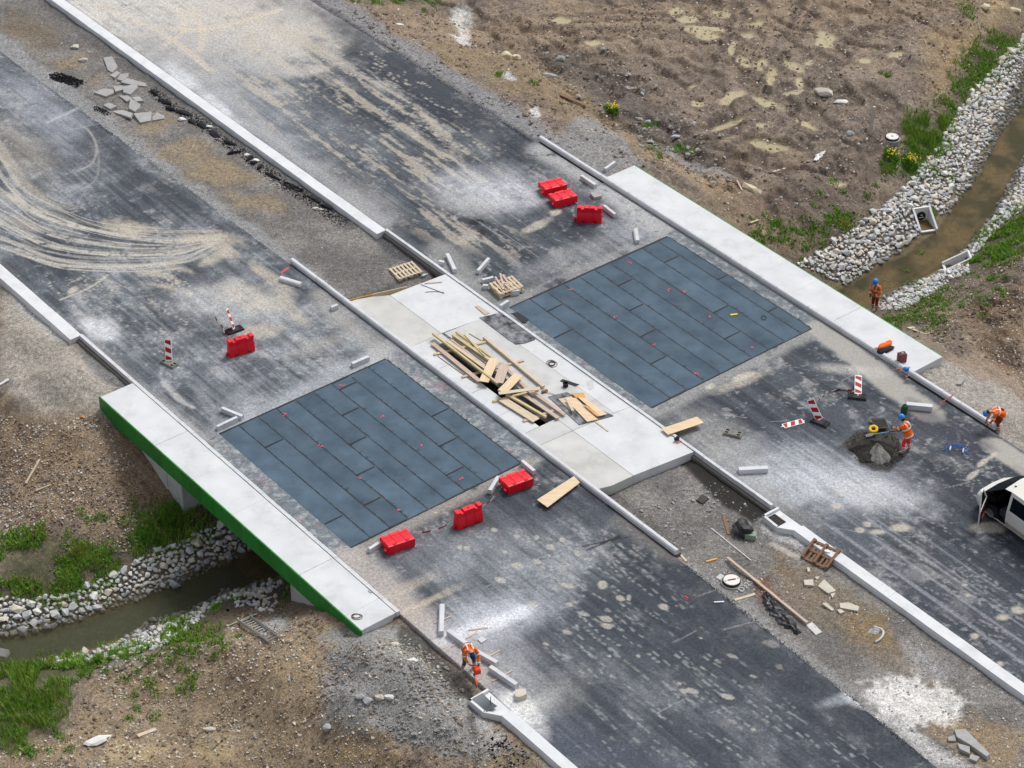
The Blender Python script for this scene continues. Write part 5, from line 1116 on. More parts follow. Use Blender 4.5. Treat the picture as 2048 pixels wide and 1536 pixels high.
pa = pallet_proto(M_wood, 'single pale pallet on the grey median beside the central slab')
A = T(779, 540); B = T(817, 527); C = T(806, 564); c = (B + C) / 2; place(pa, c, heading(A, B), c.z + 0.01)
pb = copy_tree(pa); pb['label'] = 'lower pallet of the stack of two beside the right felt sheets'
c = G(1014, 581); A = G(987, 560); B = G(1027, 545); place(pb, c, heading(A, B) - 0.10, 0.003)
pcx = copy_tree(pa); pcx['label'] = 'upper pallet of the stack of two, strewn with loose slats'; place(pcx, c + Vector((-.03, .03, 0)), heading(A, B) - 0.06, 0.150)
for q in (pa, pb, pcx): q['group'] = 'pallets'
for k, (x0, y0, x1, y1) in enumerate(((830, 340, 960, 880), (620, 480, 960, 1000), (930, 400, 1130, 700), (1010, 760, 1200, 960), (980, 740, 1180, 745))):
    plank((960 + x0 / 20.48, 530 + y0 / 20.48), (960 + x1 / 20.48, 530 + y1 / 20.48), .09, .02, .297 + .021 * k, M_wood3, ('long broken slat lying slantwise on the pallet stack', 'long broken slat lying lengthwise on the pallet stack', 'slat next to the open gaps of the pallet stack', 'short slat at the front of the pallet stack', 'stub of slat lying across the pallet stack')[k], 'slat', 'slats on the pallet stack')
pd = pallet_proto(M_wood4, 'brown pallet turned over and leaning on the white edge beam'); pd['group'] = 'pallets'
A = T(1602, 1118); B = T(1652, 1142); C = G(1668, 1101, 0.14); c = (A + B) / 2; h = heading(A, B)
Rm = Matrix.Translation((c.x, c.y, c.z + 0.17)) @ Matrix.Rotation(h, 4, 'Z') @ Matrix.Rotation(math.radians(14), 4, 'X') @ Matrix.Translation((0, 0.5, 0)) @ Matrix.Rotation(math.pi, 4, 'X')
loc, rot, sc = Rm.decompose(); pd.location = loc; pd.rotation_euler = rot.to_euler()
slab('foam_sheet', [(1644, 1097), (1659, 1103), (1660, 1106), (1650, 1104)], 0.03, M_white, 'white foam scrap caught in the leaning brown pallet', 'scrap', z=0.14)
# ------------------------------------------------------------------ mortar heap, trough, shovel, tape roll, tools
def heap(name, c, rx, ry, hgt, m, label, cat, seed, rot=0, pk=(0, 0)):
    mb = MB(); n, k = 36, 11; r = random.Random(seed); ph = [r.uniform(0, 6.28) for _ in range(5)]
    vs = []
    for j in range(k + 1):
        t = j / k
        for i in range(n):
            a_ = 2 * math.pi * i / n; w_ = 1 + .10 * math.sin(3 * a_ + ph[0]) + .08 * math.sin(5 * a_ + ph[1]) + .05 * math.sin(11 * a_ + ph[2])
            x = rx * t * w_ * math.cos(a_) + pk[0] * (1 - t); y = ry * t * w_ * math.sin(a_) + pk[1] * (1 - t)
            z = hgt * (1 - t ** 1.25) * (1 + .10 * math.sin(4 * a_ + ph[3] + 3 * t)) + .02 * r.uniform(-1, 1) * (0 < t < 1)
            vs.append((x, y, max(z, 0) - (.03 if j == k else 0)))
    fs = [(j * n + i, (j + 1) * n + i, (j + 1) * n + (i + 1) % n, j * n + (i + 1) % n) for j in range(1, k) for i in range(n)] + [tuple(n + i for i in range(n))]
    mb.add(vs, fs); return tag(mb.build(name, m, None, c, rot), label, cat)
M_mort = mat('wet mortar', S(54, 52, 49), 0.95, 0.25, 6, 60, 0.35, 0.9); M_mort2 = mat('drying mortar', S(142, 140, 136), 0.95, 0.15, 6, 60, 0.35, 0.9)
heap('mortar_heap', G(1746, 900), .98, 0.82, 0.42, M_mort, 'dark wet mortar heap on the right carriageway beside the shovelling worker', 'mortar', 4, 0.3)
heap('mortar_heap', G(1757, 912, 0.0), 0.46, 0.62, 0.50, M_mort2, 'light grey dried mortar lump in the middle of the dark heap', 'mortar', 9, -0.2, (-0.12, 0.15))
crumbs_later = True
tr = thing('mixing_trough', 'shallow grey steel trough half full of mortar behind the heap', 'trough', G(1768, 858), 0.0); M_steel = mat('galvanised steel', S(150, 148, 144), 0.5, 0.12, 4, 40, 0.08, 0.1, metal=0.6)
q = [G(1739, 835, .18), G(1771, 835, .18), G(1779, 855, .16), G(1752, 857, .16)]; c = tr.location
rim = [(p - c) for p in q]; cen = sum(rim, Vector()) / 4; bot = [Vector((cen.x + (p.x - cen.x) * .68, cen.y + (p.y - cen.y) * .68, 0.01)) for p in rim]
mb = MB()
for i in range(4): a_, b2, c2, d2 = rim[i], rim[(i + 1) % 4], bot[(i + 1) % 4], bot[i]; mb.add([a_, b2, c2, d2], [(0, 1, 2, 3)])
mb.add(bot, [(0, 1, 2, 3)]); o = mb.build('pan', M_steel, tr); o.modifiers.new('t', 'SOLIDIFY').thickness = 0.012
fl = [cen + (p - cen) * .86 for p in rim]; mb = MB(); mb.add([Vector((p.x, p.y, .11 + .01 * i)) for i, p in enumerate(fl)], [(0, 1, 2, 3) if (fl[1] - fl[0]).cross(fl[2] - fl[1]).z > 0 else (3, 2, 1, 0)]); mb.build('mortar_fill', M_mort, tr)
yr = thing('cable_reel', 'yellow ring-shaped reel on the edge of the mortar heap', 'reel', G(1746, 868), 0.2); mb = MB()
prof = [(.10, .0), (.19, .0), (.20, .03), (.20, .10), (.19, .13), (.10, .13), (.09, .11), (.09, .02)]; n = 24; vs = []
for k in range(n):
    a_ = 2 * math.pi * k / n; vs += [(r_ * math.cos(a_), r_ * math.sin(a_), z_) for r_, z_ in prof]
m_ = len(prof); mb.add(vs, [(k * m_ + i, ((k + 1) % n) * m_ + i, ((k + 1) % n) * m_ + (i + 1) % m_, k * m_ + (i + 1) % m_) for k in range(n) for i in range(m_)])
mb.build('ring', mat('yellow plastic', S(232, 190, 20), 0.45, 0.06, 4, 40, 0.04, 0), yr, smooth=True); mb = MB(); mb.lathe([(.088, .01), (.088, .03)], 16); mb.build('core', M_black, yr)
yr.rotation_euler = (0.25, -0.1, 0); yr.location.z = 0.19
# kerb-lifting tongs, blue
M_blue = mat('blue painted steel', S(30, 110, 205), 0.4, 0.1, 4, 40, 0.05, 0)
kt = thing('kerb_lifting_frame', 'blue tubular kerb-lifting tongs lying on the asphalt near the van', 'lifting tongs', G(1914, 898), heading(G(1890, 892), G(1938, 900)))
for pts, nm in (([(-.40, 0, .12), (.40, 0, .12)], 'crossbar'), ([(-.55, .10, .22), (-.42, .06, .22), (-.40, 0, .12), (-.44, -.22, .05), (-.56, -.28, .05)], 'handle'), ([(.55, .10, .22), (.42, .06, .22), (.40, 0, .12), (.44, -.22, .05), (.56, -.28, .05)], 'handle'),
                ([(-.18, .05, .2), (.18, .05, .2)], 'crossbar'), ([(-.18, .05, .2), (-.24, 0, .12)], 'brace'), ([(.18, .05, .2), (.24, 0, .12)], 'brace')):
    mb = MB(); mb.tube(pts, .02, 7); mb.build(nm, M_blue, kt)
for x in (-.26, .26): mb = MB(); mb.box(x - .03, x + .03, -.28, .02, .02, .12, ch=.01); mb.build('jaw', mat('pale blue jaw pad', S(170, 200, 225), .6), kt)
# green canister
gc = thing('canister', 'green plastic canister beside the long kerb stone', 'canister', G(1808, 826), 0.5); M_can = mat('green plastic', S(44, 92, 60), .45, .08, 4, 40, .04, 0)
mb = MB(); mb.lathe([(.13, 0), (.15, .02), (.15, .30), (.12, .38), (.05, .42)], 14, Matrix.Diagonal((1.05, .75, 1, 1))); mb.build('body', M_can, gc, smooth=False)
mb = MB(); mb.tube([(-.09, 0, .39), (-.08, 0, .46), (.04, 0, .46), (.06, 0, .41)], .016, 7); mb.build('handle', M_can, gc)
mb = MB(); mb.lathe([(.03, .42), (.03, .46)], 10); mb.build('cap', M_black, gc)
rod_thing('clamp_bar', (1878, 808), (1905, 791), .022, mat('red clamp steel', S(178, 62, 60), .5, .1), 'red steel clamp laid across the free kerb', 'clamp', .26)
# things on the right walkway
jk = thing('jacket', 'orange and navy hi-vis jacket dropped on the walkway edge', 'jacket', G(1768, 698, .166), heading(G(1748, 705, .166), G(1790, 688, .166)))
M_or = mat('hi-vis orange cloth', S(246, 112, 24), 0.75, 0.08, 6, 50, 0.05, 0.15); M_navy = mat('navy work cloth', S(34, 36, 52), 0.85, 0.15, 6, 50, 0.06, 0.15); M_band = mat('silver reflective band', S(225, 224, 218), .5, .05, 5, 40, .03, 0)
def lump(mb, c, s, seed, sub=2):
    import bmesh
    bm = bmesh.new(); bmesh.ops.create_icosphere(bm, subdivisions=sub, radius=1); r = random.Random(seed); ph = [r.uniform(0, 6) for _ in range(6)]
    o = len(mb.v)
    for v in bm.verts:
        k = 1 + .16 * math.sin(3.1 * v.co.x + ph[0]) + .16 * math.sin(3.7 * v.co.y + ph[1]) + .12 * math.sin(5 * v.co.z + 4 * v.co.x + ph[2])
        mb.v.append((c[0] + v.co.x * k * s[0], c[1] + v.co.y * k * s[1], max(c[2] + v.co.z * k * s[2], 0)))
    for f in bm.faces: mb.f.append(tuple(o + v.index for v in f.verts)); mb.mi.append(mb.cur)
    bm.free(); return mb
lump(MB(), (0, 0, 0), (1, 1, 1), 1)
mb = lump(MB(), (.05, .08, .09), (.44, .16, .12), 3); mb.build('shell', M_or, jk, smooth=True)
mb = lump(MB(), (-.02, -.13, .06), (.42, .17, .10), 5); mb.build('lining', M_navy, jk, smooth=True)
mb = lump(MB(), (.38, .13, .12), (.13, .10, .10), 6); mb.build('sleeve', M_or, jk, smooth=True)
mb = lump(MB(), (-.30, .12, .09), (.16, .05, .075), 7); mb.build('reflective_band', M_band, jk, smooth=True)
gn = thing('metal_can', 'dark red and brown metal can standing on the walkway', 'can', G(1803, 722, .166), heading(G(1793, 722), G(1812, 718)))
mb = MB(); mb.box(-.17, .17, -.13, .13, 0, .42, ch=.03); mb.build('body', mat('worn red-brown paint', S(106, 84, 82), .6, .3, 7, 40, .15, .1, c2=S(150, 70, 74)), gn)
mb = MB(); mb.tube([(-.1, 0, .42), (-.09, 0, .48), (.09, 0, .48), (.1, 0, .42)], .015, 6); mb.build('handle', M_iron, gn); mb = MB(); mb.lathe([(.05, .42), (.05, .45)], 10); mb.build('cap', M_white, gn)
M_helm = mat('blue helmet plastic', S(40, 140, 226), .35, .04, 4, 30, .03, 0, spec=.5)
def helmet_mesh():
    mb = MB(); mb.lathe([(.135, 0), (.14, .02), (.135, .06), (.118, .11), (.085, .15), (.04, .17), (.005, .174)], 16, Matrix.Diagonal((.92, 1.08, 1, 1)))
    return mb.mesh('helmet_shell', M_helm, True)
HEL = helmet_mesh()
def brim(parent, Mx=None):
    mb = MB(); vs = []
    for k in range(9): a_ = math.pi * (k / 8); vs += [(.125 * math.cos(a_), .145 * math.sin(a_), .012), (.14 * math.cos(a_), .145 * math.sin(a_) + .055 * math.sin(a_), 0)]
    mb.add(vs, [(2 * i, 2 * i + 1, 2 * i + 3, 2 * i + 2) for i in range(8)])
    if Mx is not None: mb.v = [tuple(Mx @ Vector(q)) for q in mb.v]
    o = mb.build('brim', M_helm, parent); o.modifiers.new('t', 'SOLIDIFY').thickness = .008; return o
hl = thing('hard_hat', 'blue hard hat lying upside down on the walkway beside the metal can', 'hard hat', G(1812, 735, .34), (math.pi - .3, .2, .8)); put('shell', HEL, hl); brim(hl)
# orange spray on the walkway corner and kerb
for k, (x, y) in enumerate(((1795, 738), (1803, 741), (1815, 753))):
    A = G(x, y, .2); mb = MB(); mb.box(-.10, .10, -.016, .016, 0, .003); tag(mb.build('spray_mark', M_orange_mark, None, (A.x, A.y, .224), ROT), ('orange sprayed line on the kerb nearest the jacket', 'orange sprayed line on the kerb beside the hard hat', 'orange sprayed line at the walkway corner on the kerb')[k], 'paint mark')
# ------------------------------------------------------------------ the median below the slab
def manhole(p, label, slot, ring, tall):
    root = thing('manhole', label, 'manhole', T(*p), 0.25)
    mb = MB(); mb.lathe([(ring, -.4), (ring, tall - .11), (ring - .03, tall - .10), (.335, tall - .10)], 32); mb.build('collar', mat('manhole collar concrete', S(150, 148, 146), .9, .1), root)
    mb = MB(); mb.lathe([(.345, tall - .098), (.35, tall - .02), (.335, tall - .002)], 32); mb.build('frame', M_iron, root)
    mb = MB(); mb.lathe([(.315, tall - .04), (.315, tall + .006), (.305, tall + .012)], 32); lid = mb.build('lid', mat('manhole lid concrete', S(226, 224, 220), .85, .05, 4, 50, .05, .1), root)
    if slot: mb = MB(); mb.box(-.165, .165, -.035, .035, tall + .0125, tall + .015); mb.build('rusty_plate', mat('rust', S(110, 52, 38), .9, .25, 12, 60, .2, .3), lid)
    else: mb = MB(); mb.lathe([(.05, tall + .0125), (.05, tall + .014)], 14); mb.build('emblem', M_iron, lid)
    for a_ in (0.1, math.pi + .1): mb = MB(); mb.box(-.03, .03, -.02, .02, tall + .0125, tall + .0145, Matrix.Translation((.25 * math.cos(a_), .25 * math.sin(a_), 0))); mb.build('lifting_hole', M_hole, lid)
manhole((1463, 1166), 'round manhole with a pale lid and rusty plate on the median', True, .42, .16)
manhole((1784, 279), 'round manhole with a plain white lid in the muddy yard', False, .42, .18)
def tplank(p0, p1, wd, th, m, label, cat='plank', group=None, name='plank', lift=0.01):
    A = T(*p0); B = T(*p1); L = (B - A).length; d = B - A; mb = MB(); mb.box(0, L, -wd / 2, wd / 2, 0, th, ch=.004)
    o = mb.build(name, m, None, A + Vector((0, 0, lift)), (0, -math.asin(d.z / L), math.atan2(d.y, d.x))); return tag(o, label, cat, group)
o = tplank((1454, 1119), (1614, 1250), .11, .05, M_wood3, 'very long pinkish batten lying over the black foil beside the manhole', lift=.09)
tplank((1422, 1057), (1502, 1122), .03, .03, M_white, 'thin white rod lying on the grey median', 'rod', name='rod')
tplank((1447, 1032), (1458, 1070), .13, .03, M_wood4, 'short grey board beside the black bag', 'board', name='board')
tplank((1350, 1098), (1373, 1124), .09, .03, M_wood, 'short pale board at the end of the central kerb', 'board', name='board')
tplank((1469, 1201), (1510, 1189), .12, .03, M_wood, 'broken pale board beside the rusty ground stain', 'board', name='board')
tplank((1412, 1124), (1434, 1118), .09, .03, M_form, 'short yellow offcut on the median', 'offcut', name='offcut')
tplank((1508, 1160), (1520, 1166), .13, .03, M_form, 'yellow offcut under the long batten', 'offcut', name='offcut')
tplank((1436, 1152), (1446, 1158), .3, .03, M_conc2, 'pale tile scrap touching the manhole rim', 'tile', name='tile')
tplank((1428, 1206), (1448, 1205), .05, .05, M_white, 'small white-headed hammer lying on the dark asphalt edge', 'hammer', name='hammer')
M_foil = mat('black foil', S(30, 31, 36), .38, .25, 6, 30, .15, .3, spec=.5)
def crumple(name, pts, hw, hgt, m, label, cat, seed):
    r = random.Random(seed); Q = [T(*p) for p in pts]; P_ = []
    for k in range(len(Q) - 1):
        for t in np.linspace(0, 1, 8, endpoint=False): P_.append(Q[k].lerp(Q[k + 1], t))
    P_.append(Q[-1]); mb = MB(); n = 9; vs = []
    for i, p in enumerate(P_):
        d = (P_[min(i + 1, len(P_) - 1)] - P_[max(i - 1, 0)]); d.z = 0; d.normalize(); nr = Vector((-d.y, d.x, 0)); w_ = hw * (.55 + .6 * r.random()) * (.3 + .7 * math.sin(math.pi * (i + .7) / (len(P_) + .6)))
        for k in range(n): t = k / (n - 1) * 2 - 1; q = p + nr * t * w_ ; q.z = gz(q.x, q.y) + .008 + hgt * (1 - t * t) * (.2 + 1.1 * r.random()) ; vs.append(q)
    mb.add(vs, [(i * n + k, i * n + k + 1, (i + 1) * n + k + 1, (i + 1) * n + k) for i in range(len(P_) - 1) for k in range(n - 1)])
    o = mb.build(name, m); return tag(o, label, cat)
crumple('foil_sheet', [(1530, 1187), (1545, 1215), (1570, 1240), (1598, 1268)], .34, .08, M_foil, 'crumpled black foil lying along the asphalt edge under the long batten', 'foil', 3)
bgm = lump(MB(), (0, 0, .22), (.42, .36, .26), 14, 3); o = bgm.build('plastic_bag', M_foil, None, T(1482, 1066), .3); tag(o, 'black plastic bag beside the grey-green box on the median', 'bag')
bx = thing('cardboard_box', 'grey-green box with a red lid part beside the black bag', 'box', T(1501, 1075), heading(G(1490, 1075), G(1512, 1078))); mb = MB(); mb.box(-.21, .21, -.15, .15, 0, .22, ch=.01); mb.build('carton', mat('grey-green card', S(142, 160, 144), .8, .08), bx)
mb = MB(); mb.box(-.16, .10, -.05, -.02, .2215, .2235); mb.build('print', M_iron, bx); mb = lump(MB(), (-.05, .12, .25), (.08, .07, .06), 3); mb.build('red_wrapper', M_red, bx)
cl = heap('cloth_bundle', T(1750, 1262), .3, .16, .10, M_conc2, 'dirty white rag lying on the brown median', 'rag', 21, .4)
wire([(1745, 1255), (1768, 1262), (1764, 1278), (1748, 1287)], .05, M_conc2, 'twisted strip of dirty white fleece on the brown median', 'fleece', name='fleece_strip')
tplank((1618, 1248), (1638, 1268), .3, .008, mat('clear film', S(196, 196, 192), .4, .1), 'scrap of pale film at the end of the long batten', 'film', name='film_scrap', lift=.02)
# small drain grate near the bag, wet gutter strip
slab('drain_grate', [(1392, 1002), (1405, 990), (1418, 998), (1406, 1010)], .06, M_iron, 'dark grate lying loose on the grey median', 'grate')
# ------------------------------------------------------------------ rubble: broken slabs
M_rub = mat('broken concrete', S(166, 165, 164), .9, .10, 3, 50, .12, .4); M_rub2 = mat('pale broken concrete', S(200, 194, 180), .9, .08, 3, 50, .1, .4); M_aspc = mat('broken asphalt', S(40, 41, 46), .95, .25, 8, 60, .3, .8)
q = lambda x, y: (100 + x / 7.314, 100 + y / 7.314)
RB = [([(785, 140), (915, 125), (1000, 280), (915, 345), (845, 305)], .12, 'largest rubble slab near the beam, lying apart above the others'), ([(880, 385), (980, 325), (1030, 360), (950, 440)], .1, 'small rubble slab just below the largest one'),
      ([(985, 450), (1030, 380), (1155, 375), (1150, 425), (1060, 470)], .12, 'weathered rubble slab touching a brown patch'), ([(1030, 500), (1120, 440), (1400, 500), (1420, 545), (1200, 525)], .1, 'long thin rubble slab pointing at the beam'),
      ([(640, 640), (790, 580), (940, 600), (940, 660), (820, 705)], .1, 'broad rubble slab on the carriageway side'), ([(925, 560), (1060, 545), (1085, 610), (960, 650)], .14, 'rubble slab in the middle of the heap'),
      ([(1075, 570), (1270, 525), (1290, 580), (1180, 680), (1070, 650)], .15, 'thick rubble slab with a notched side'), ([(995, 680), (1150, 690), (1215, 740), (1130, 780), (1060, 720)], .1, 'rubble slab bridging a dark hole'),
      ([(1200, 710), (1310, 700), (1375, 770), (1260, 775)], .09, 'small rubble slab on the beam side of the heap'), ([(1180, 740), (1330, 830), (1310, 900), (1250, 945), (1155, 890)], .18, 'upended rubble slab leaning in the heap'),
      ([(780, 820), (870, 800), (990, 860), (890, 890)], .12, 'pale-edged rubble slab next to a black crumb patch'), ([(900, 900), (1060, 890), (1220, 960), (1190, 1040)], .1, 'long rubble slab along the near side of the heap'),
      ([(1220, 970), (1490, 930), (1480, 1050), (1320, 1090)], .13, 'broad rubble slab at the near end of the heap'), ([(1505, 1000), (1570, 940), (1680, 990), (1670, 1020), (1500, 1050)], .1, 'rubble slab lying in the brown patch')]
for k, (pts, th, lb) in enumerate(RB): slab('rubble_slab', [q(*p) for p in pts], th, M_rub, lb, 'rubble', group='concrete rubble on the median', dz=-.01 + .005 * (k % 3), inset=.03, tilt=(jit(.10), jit(.10), 0))
def k6(x, y): return (1400 + x / 6.4, 1000 + y / 6.4)
for pts, th, lb in (([(1585, 1025), (1745, 1180), (1640, 1215), (1505, 1115)], .07, 'large pale slab piece on the brown median'), ([(1780, 1330), (1900, 1322), (2040, 1385), (2020, 1445), (1790, 1390)], .07, 'pale slab piece nearest the edge beam'), ([(1325, 1050), (1450, 1040), (1455, 1115), (1335, 1105)], .1, 'small square pale slab piece'),
                    ([(1555, 1350), (1610, 1335), (1720, 1415), (1690, 1430)], .08, 'narrow pale slab piece beside stone chips'), ([(1665, 1215), (1735, 1195), (1695, 1270)], .06, 'triangular pale chip broken off the large slab piece'), ([(1750, 1425), (1800, 1415), (1850, 1450), (1790, 1470)], .08, 'small pale chip below the slab pieces'),
                    ([(1465, 1000), (1535, 990), (1500, 1030)], .06, 'small pale chip above the large slab piece'), ([(1365, 880), (1400, 890), (1410, 935), (1375, 940)], .09, 'small brick fragment beside the leaning pallet')):
    slab('slab_piece', [k6(*p) for p in pts], th, M_rub2, lb, 'rubble', group='pale slab pieces on the median', tilt=(jit(.05), jit(.05), 0))
z9 = lambda x, y: (1348 + x / 2.9257, 1011 + y / 2.9257)
for pts, th, lb in (([(1635, 1325), (1700, 1320), (1850, 1480), (1830, 1495), (1730, 1420), (1650, 1370)], .16, 'cracked grey slab at the foot of the median'), ([(1655, 1400), (1730, 1425), (1730, 1470), (1670, 1440)], .12, 'grey slab fragment beside the cracked one'), ([(1735, 1465), (1790, 1480), (1770, 1510), (1725, 1490)], .1, 'small grey fragment below the cracked slab'), ([(1600, 1365), (1640, 1350), (1650, 1385), (1605, 1385)], .08, 'small flat fragment on white cement')):
    slab('slab_piece', [z9(*p) for p in pts], th, M_rub, lb, 'rubble', group='grey slab pieces at the foot of the median', tilt=(jit(.06), jit(.06), 0))
slab('broken_stone', [(1030, 1402), (1030, 1387), (1051, 1386), (1054, 1397), (1040, 1403)], .22, M_rub2, 'broken stone beside the white cement splash and new kerbs', 'stone')
slab('stone_offcut', [(955, 1280), (963, 1275), (974, 1281), (963, 1288)], .06, M_kerb, 'small kerb offcut beside the sticks and white dust', 'offcut')
slab('broken_stone', [(1180, 391), (1190, 387), (1205, 390), (1203, 397), (1188, 400)], .14, M_rub, 'dark-edged stone lump in front of the upright barrier', 'stone')
slab('concrete_block', [(1912, 770), (1918, 760), (1929, 765), (1922, 773)], .15, M_rub, 'grey concrete block on the gravel beyond the free kerb', 'block')
for p0, p1, lb in (((868, 1247), (902, 1233), 'stick under the upright new kerb'), ((903, 1294), (919, 1286), 'stick under the first new kerb, road side'), ((933, 1277), (953, 1267), 'dusty stick behind the first new kerb'), ((955, 1326), (1000, 1301), 'stick under the middle new kerb'), ((985, 1363), (1025, 1341), 'stick under the last new kerb'), ((937, 1261), (976, 1256), 'pair of pale battens in the white dust')):
    tplank(p0, p1, .06, .025, M_wood3, lb, 'stick', 'sticks under the new kerbs', 'stick', .003)
tplank((1208, 818), (1217, 862), .04, .03, M_wood, 'batten end poking below the rubber mat', 'batten', name='batten') if False else None
# clumps of asphalt and foil along the long beam
def crumbs(name, pts, hw, n, sz, m, label, cat, seed, hmax=.1):
    r = random.Random(seed); Q = [T(*p) for p in pts]; mb = MB()
    for k in range(n):
        t = r.random() * (len(Q) - 1); i = min(int(t), len(Q) - 2); p = Q[i].lerp(Q[i + 1], t - i); rr = hw * math.sqrt(r.random()); a_ = r.uniform(0, 6.28); x, y = p.x + rr * math.cos(a_), p.y + rr * math.sin(a_); s_ = sz * r.uniform(.4, 1.3)
        z0 = gz(x, y) + r.uniform(0, hmax) * (1 - rr / hw) ; vs = [(x + s_ * r.uniform(.6, 1.2) * math.cos(b), y + s_ * r.uniform(.6, 1.2) * math.sin(b), z0 - .01) for b in (0, 1.57, 3.14, 4.71)] + [(x + s_ * .3 * r.uniform(-1, 1), y + s_ * .3 * r.uniform(-1, 1), z0 + s_ * r.uniform(.5, 1.1))]
        mb.add(vs, [(0, 1, 4), (1, 2, 4), (2, 3, 4), (3, 0, 4), (3, 2, 1, 0)])
    return stuff(tag(mb.build(name, m), label, cat))
crumbs('asphalt_crumbs', [(110, 152), (135, 160), (158, 168)],   .42, 700, .05, M_aspc, 'heap of black asphalt crumbs on the far median', 'asphalt crumbs', 1, .22)
crumbs('asphalt_crumbs', [(190, 215), (215, 228)], .22, 130, .045, M_aspc, 'small black crumb patch beside the rubble heap', 'asphalt crumbs', 2, .12)
crumbs('asphalt_crumbs', [(305, 182), (345, 215), (400, 245), (450, 285), (500, 315), (560, 365), (620, 400), (690, 450)],   .40, 2200, .04, M_aspc, 'black asphalt crumbs spilled along the foot of the long edge beam', 'asphalt crumbs', 3, .05)
crumbs('asphalt_crumbs', [(0, 108), (150, 215), (330, 345), (540, 505)], .12, 900, .022, M_aspc, 'black crumbs along the torn asphalt edge of the left carriageway', 'asphalt crumbs', 4, .02)
crumbs('asphalt_crumbs', [(1370, 1130), (1500, 1235), (1700, 1395), (1860, 1530)], .12, 900, .024, M_aspc, 'black crumbs along the lower asphalt edge by the median', 'asphalt crumbs', 5, .02)
crumbs('asphalt_crumbs', [(690, 40), (850, 140), (1000, 240), (1065, 285)], .12, 800, .024, M_aspc, 'black crumbs along the edge of the right carriageway', 'asphalt crumbs', 6, .02)
crumbs('asphalt_crumbs', [(985, 1480), (1010, 1510), (1060, 1536)], .5, 120, .06, M_aspc, 'black asphalt crumbs below the lower edge beam', 'asphalt crumbs', 7, .03)
crumbs('mortar_crumbs', [(1700, 890), (1720, 870), (1760, 865), (1795, 885), (1795, 915), (1770, 932), (1725, 920), (1700, 890)], .28, 700, .03, M_mort, 'crumbs of wet mortar round the dark heap', 'mortar crumbs', 8, .03)
def clod(p0, p1, hw, label, seed):
    A = T(*p0); B = T(*p1); c = (A + B) / 2; mb = lump(MB(), (0, 0, .03), ((B - A).length / 2, hw, .10), seed, 2)
    tag(mb.build('asphalt_clod', M_aspc, None, c, heading(A, B)), label, 'asphalt clod', 'asphalt clods along the edge beam')
for k, (a_, b2, hw) in enumerate((((303, 182), (316, 192), .14), ((316, 198), (340, 210), .16), ((330, 216), (350, 222), .12), ((352, 222), (386, 232), .16), ((378, 240), (392, 250), .13), ((396, 246), (412, 258), .13), ((418, 262), (440, 278), .15), ((449, 284), (470, 291), .12), ((456, 309), (482, 303), .09), ((490, 325), (507, 313), .1), ((500, 329), (517, 323), .09), ((514, 340), (526, 331), .1), ((532, 348), (560, 362), .08), ((613, 390), (642, 408), .1), ((640, 410), (668, 420), .1))):
    clod(a_, b2, hw, 'black asphalt clod lying along the foot of the long edge beam', 30 + k)
cm = crumple('foil_bundle', [(568, 366), (585, 375), (606, 384)], .22, .14, M_foil, 'black plastic bundle with a blue tag beside the long edge beam', 'plastic bundle', 8)
wire([(538, 372), (545, 367), (557, 366), (565, 375)], .012, M_white, 'thin white cord looping from the black plastic bundle', 'cord', name='cord')
for k, (x, y, s_) in enumerate(((494, 311, .12), (512, 322, .14), (418, 254, .12), (365, 240, .16), (632, 418, .12), (642, 420, .1), (166, 122, .2), (150, 95, .18))):
    mb = lump(MB(), (0, 0, s_ * .3), (s_ * 1.3, s_ * .8, s_ * .5), 60 + k); tag(mb.build('plaster_chip', M_white if k < 4 else M_rub2, None, T(x, y)), 'small white chip among the black crumbs by the long beam' if k < 6 else 'pale chip on the ochre patch of the far median', 'chip', 'pale chips on the far median')
# bottle
bo = thing('bottle', 'pale plastic bottle lying beside the single pale pallet', 'bottle', T(849, 552), heading(T(843, 556), T(857, 549))); mb = MB(); Mx = Matrix.Translation((0, 0, .05)) @ Matrix.Rotation(math.pi / 2, 4, 'Y'); mb.lathe([(.045, -.15), (.05, -.14), (.05, .06), (.02, .12), (.02, .15)], 12, Mx); mb.build('body', mat('pale blue plastic', S(186, 214, 220), .3, .04), bo, smooth=True); mb = MB(); mb.lathe([(.022, .151), (.022, .17)], 10, Mx); mb.build('cap', M_white, bo)
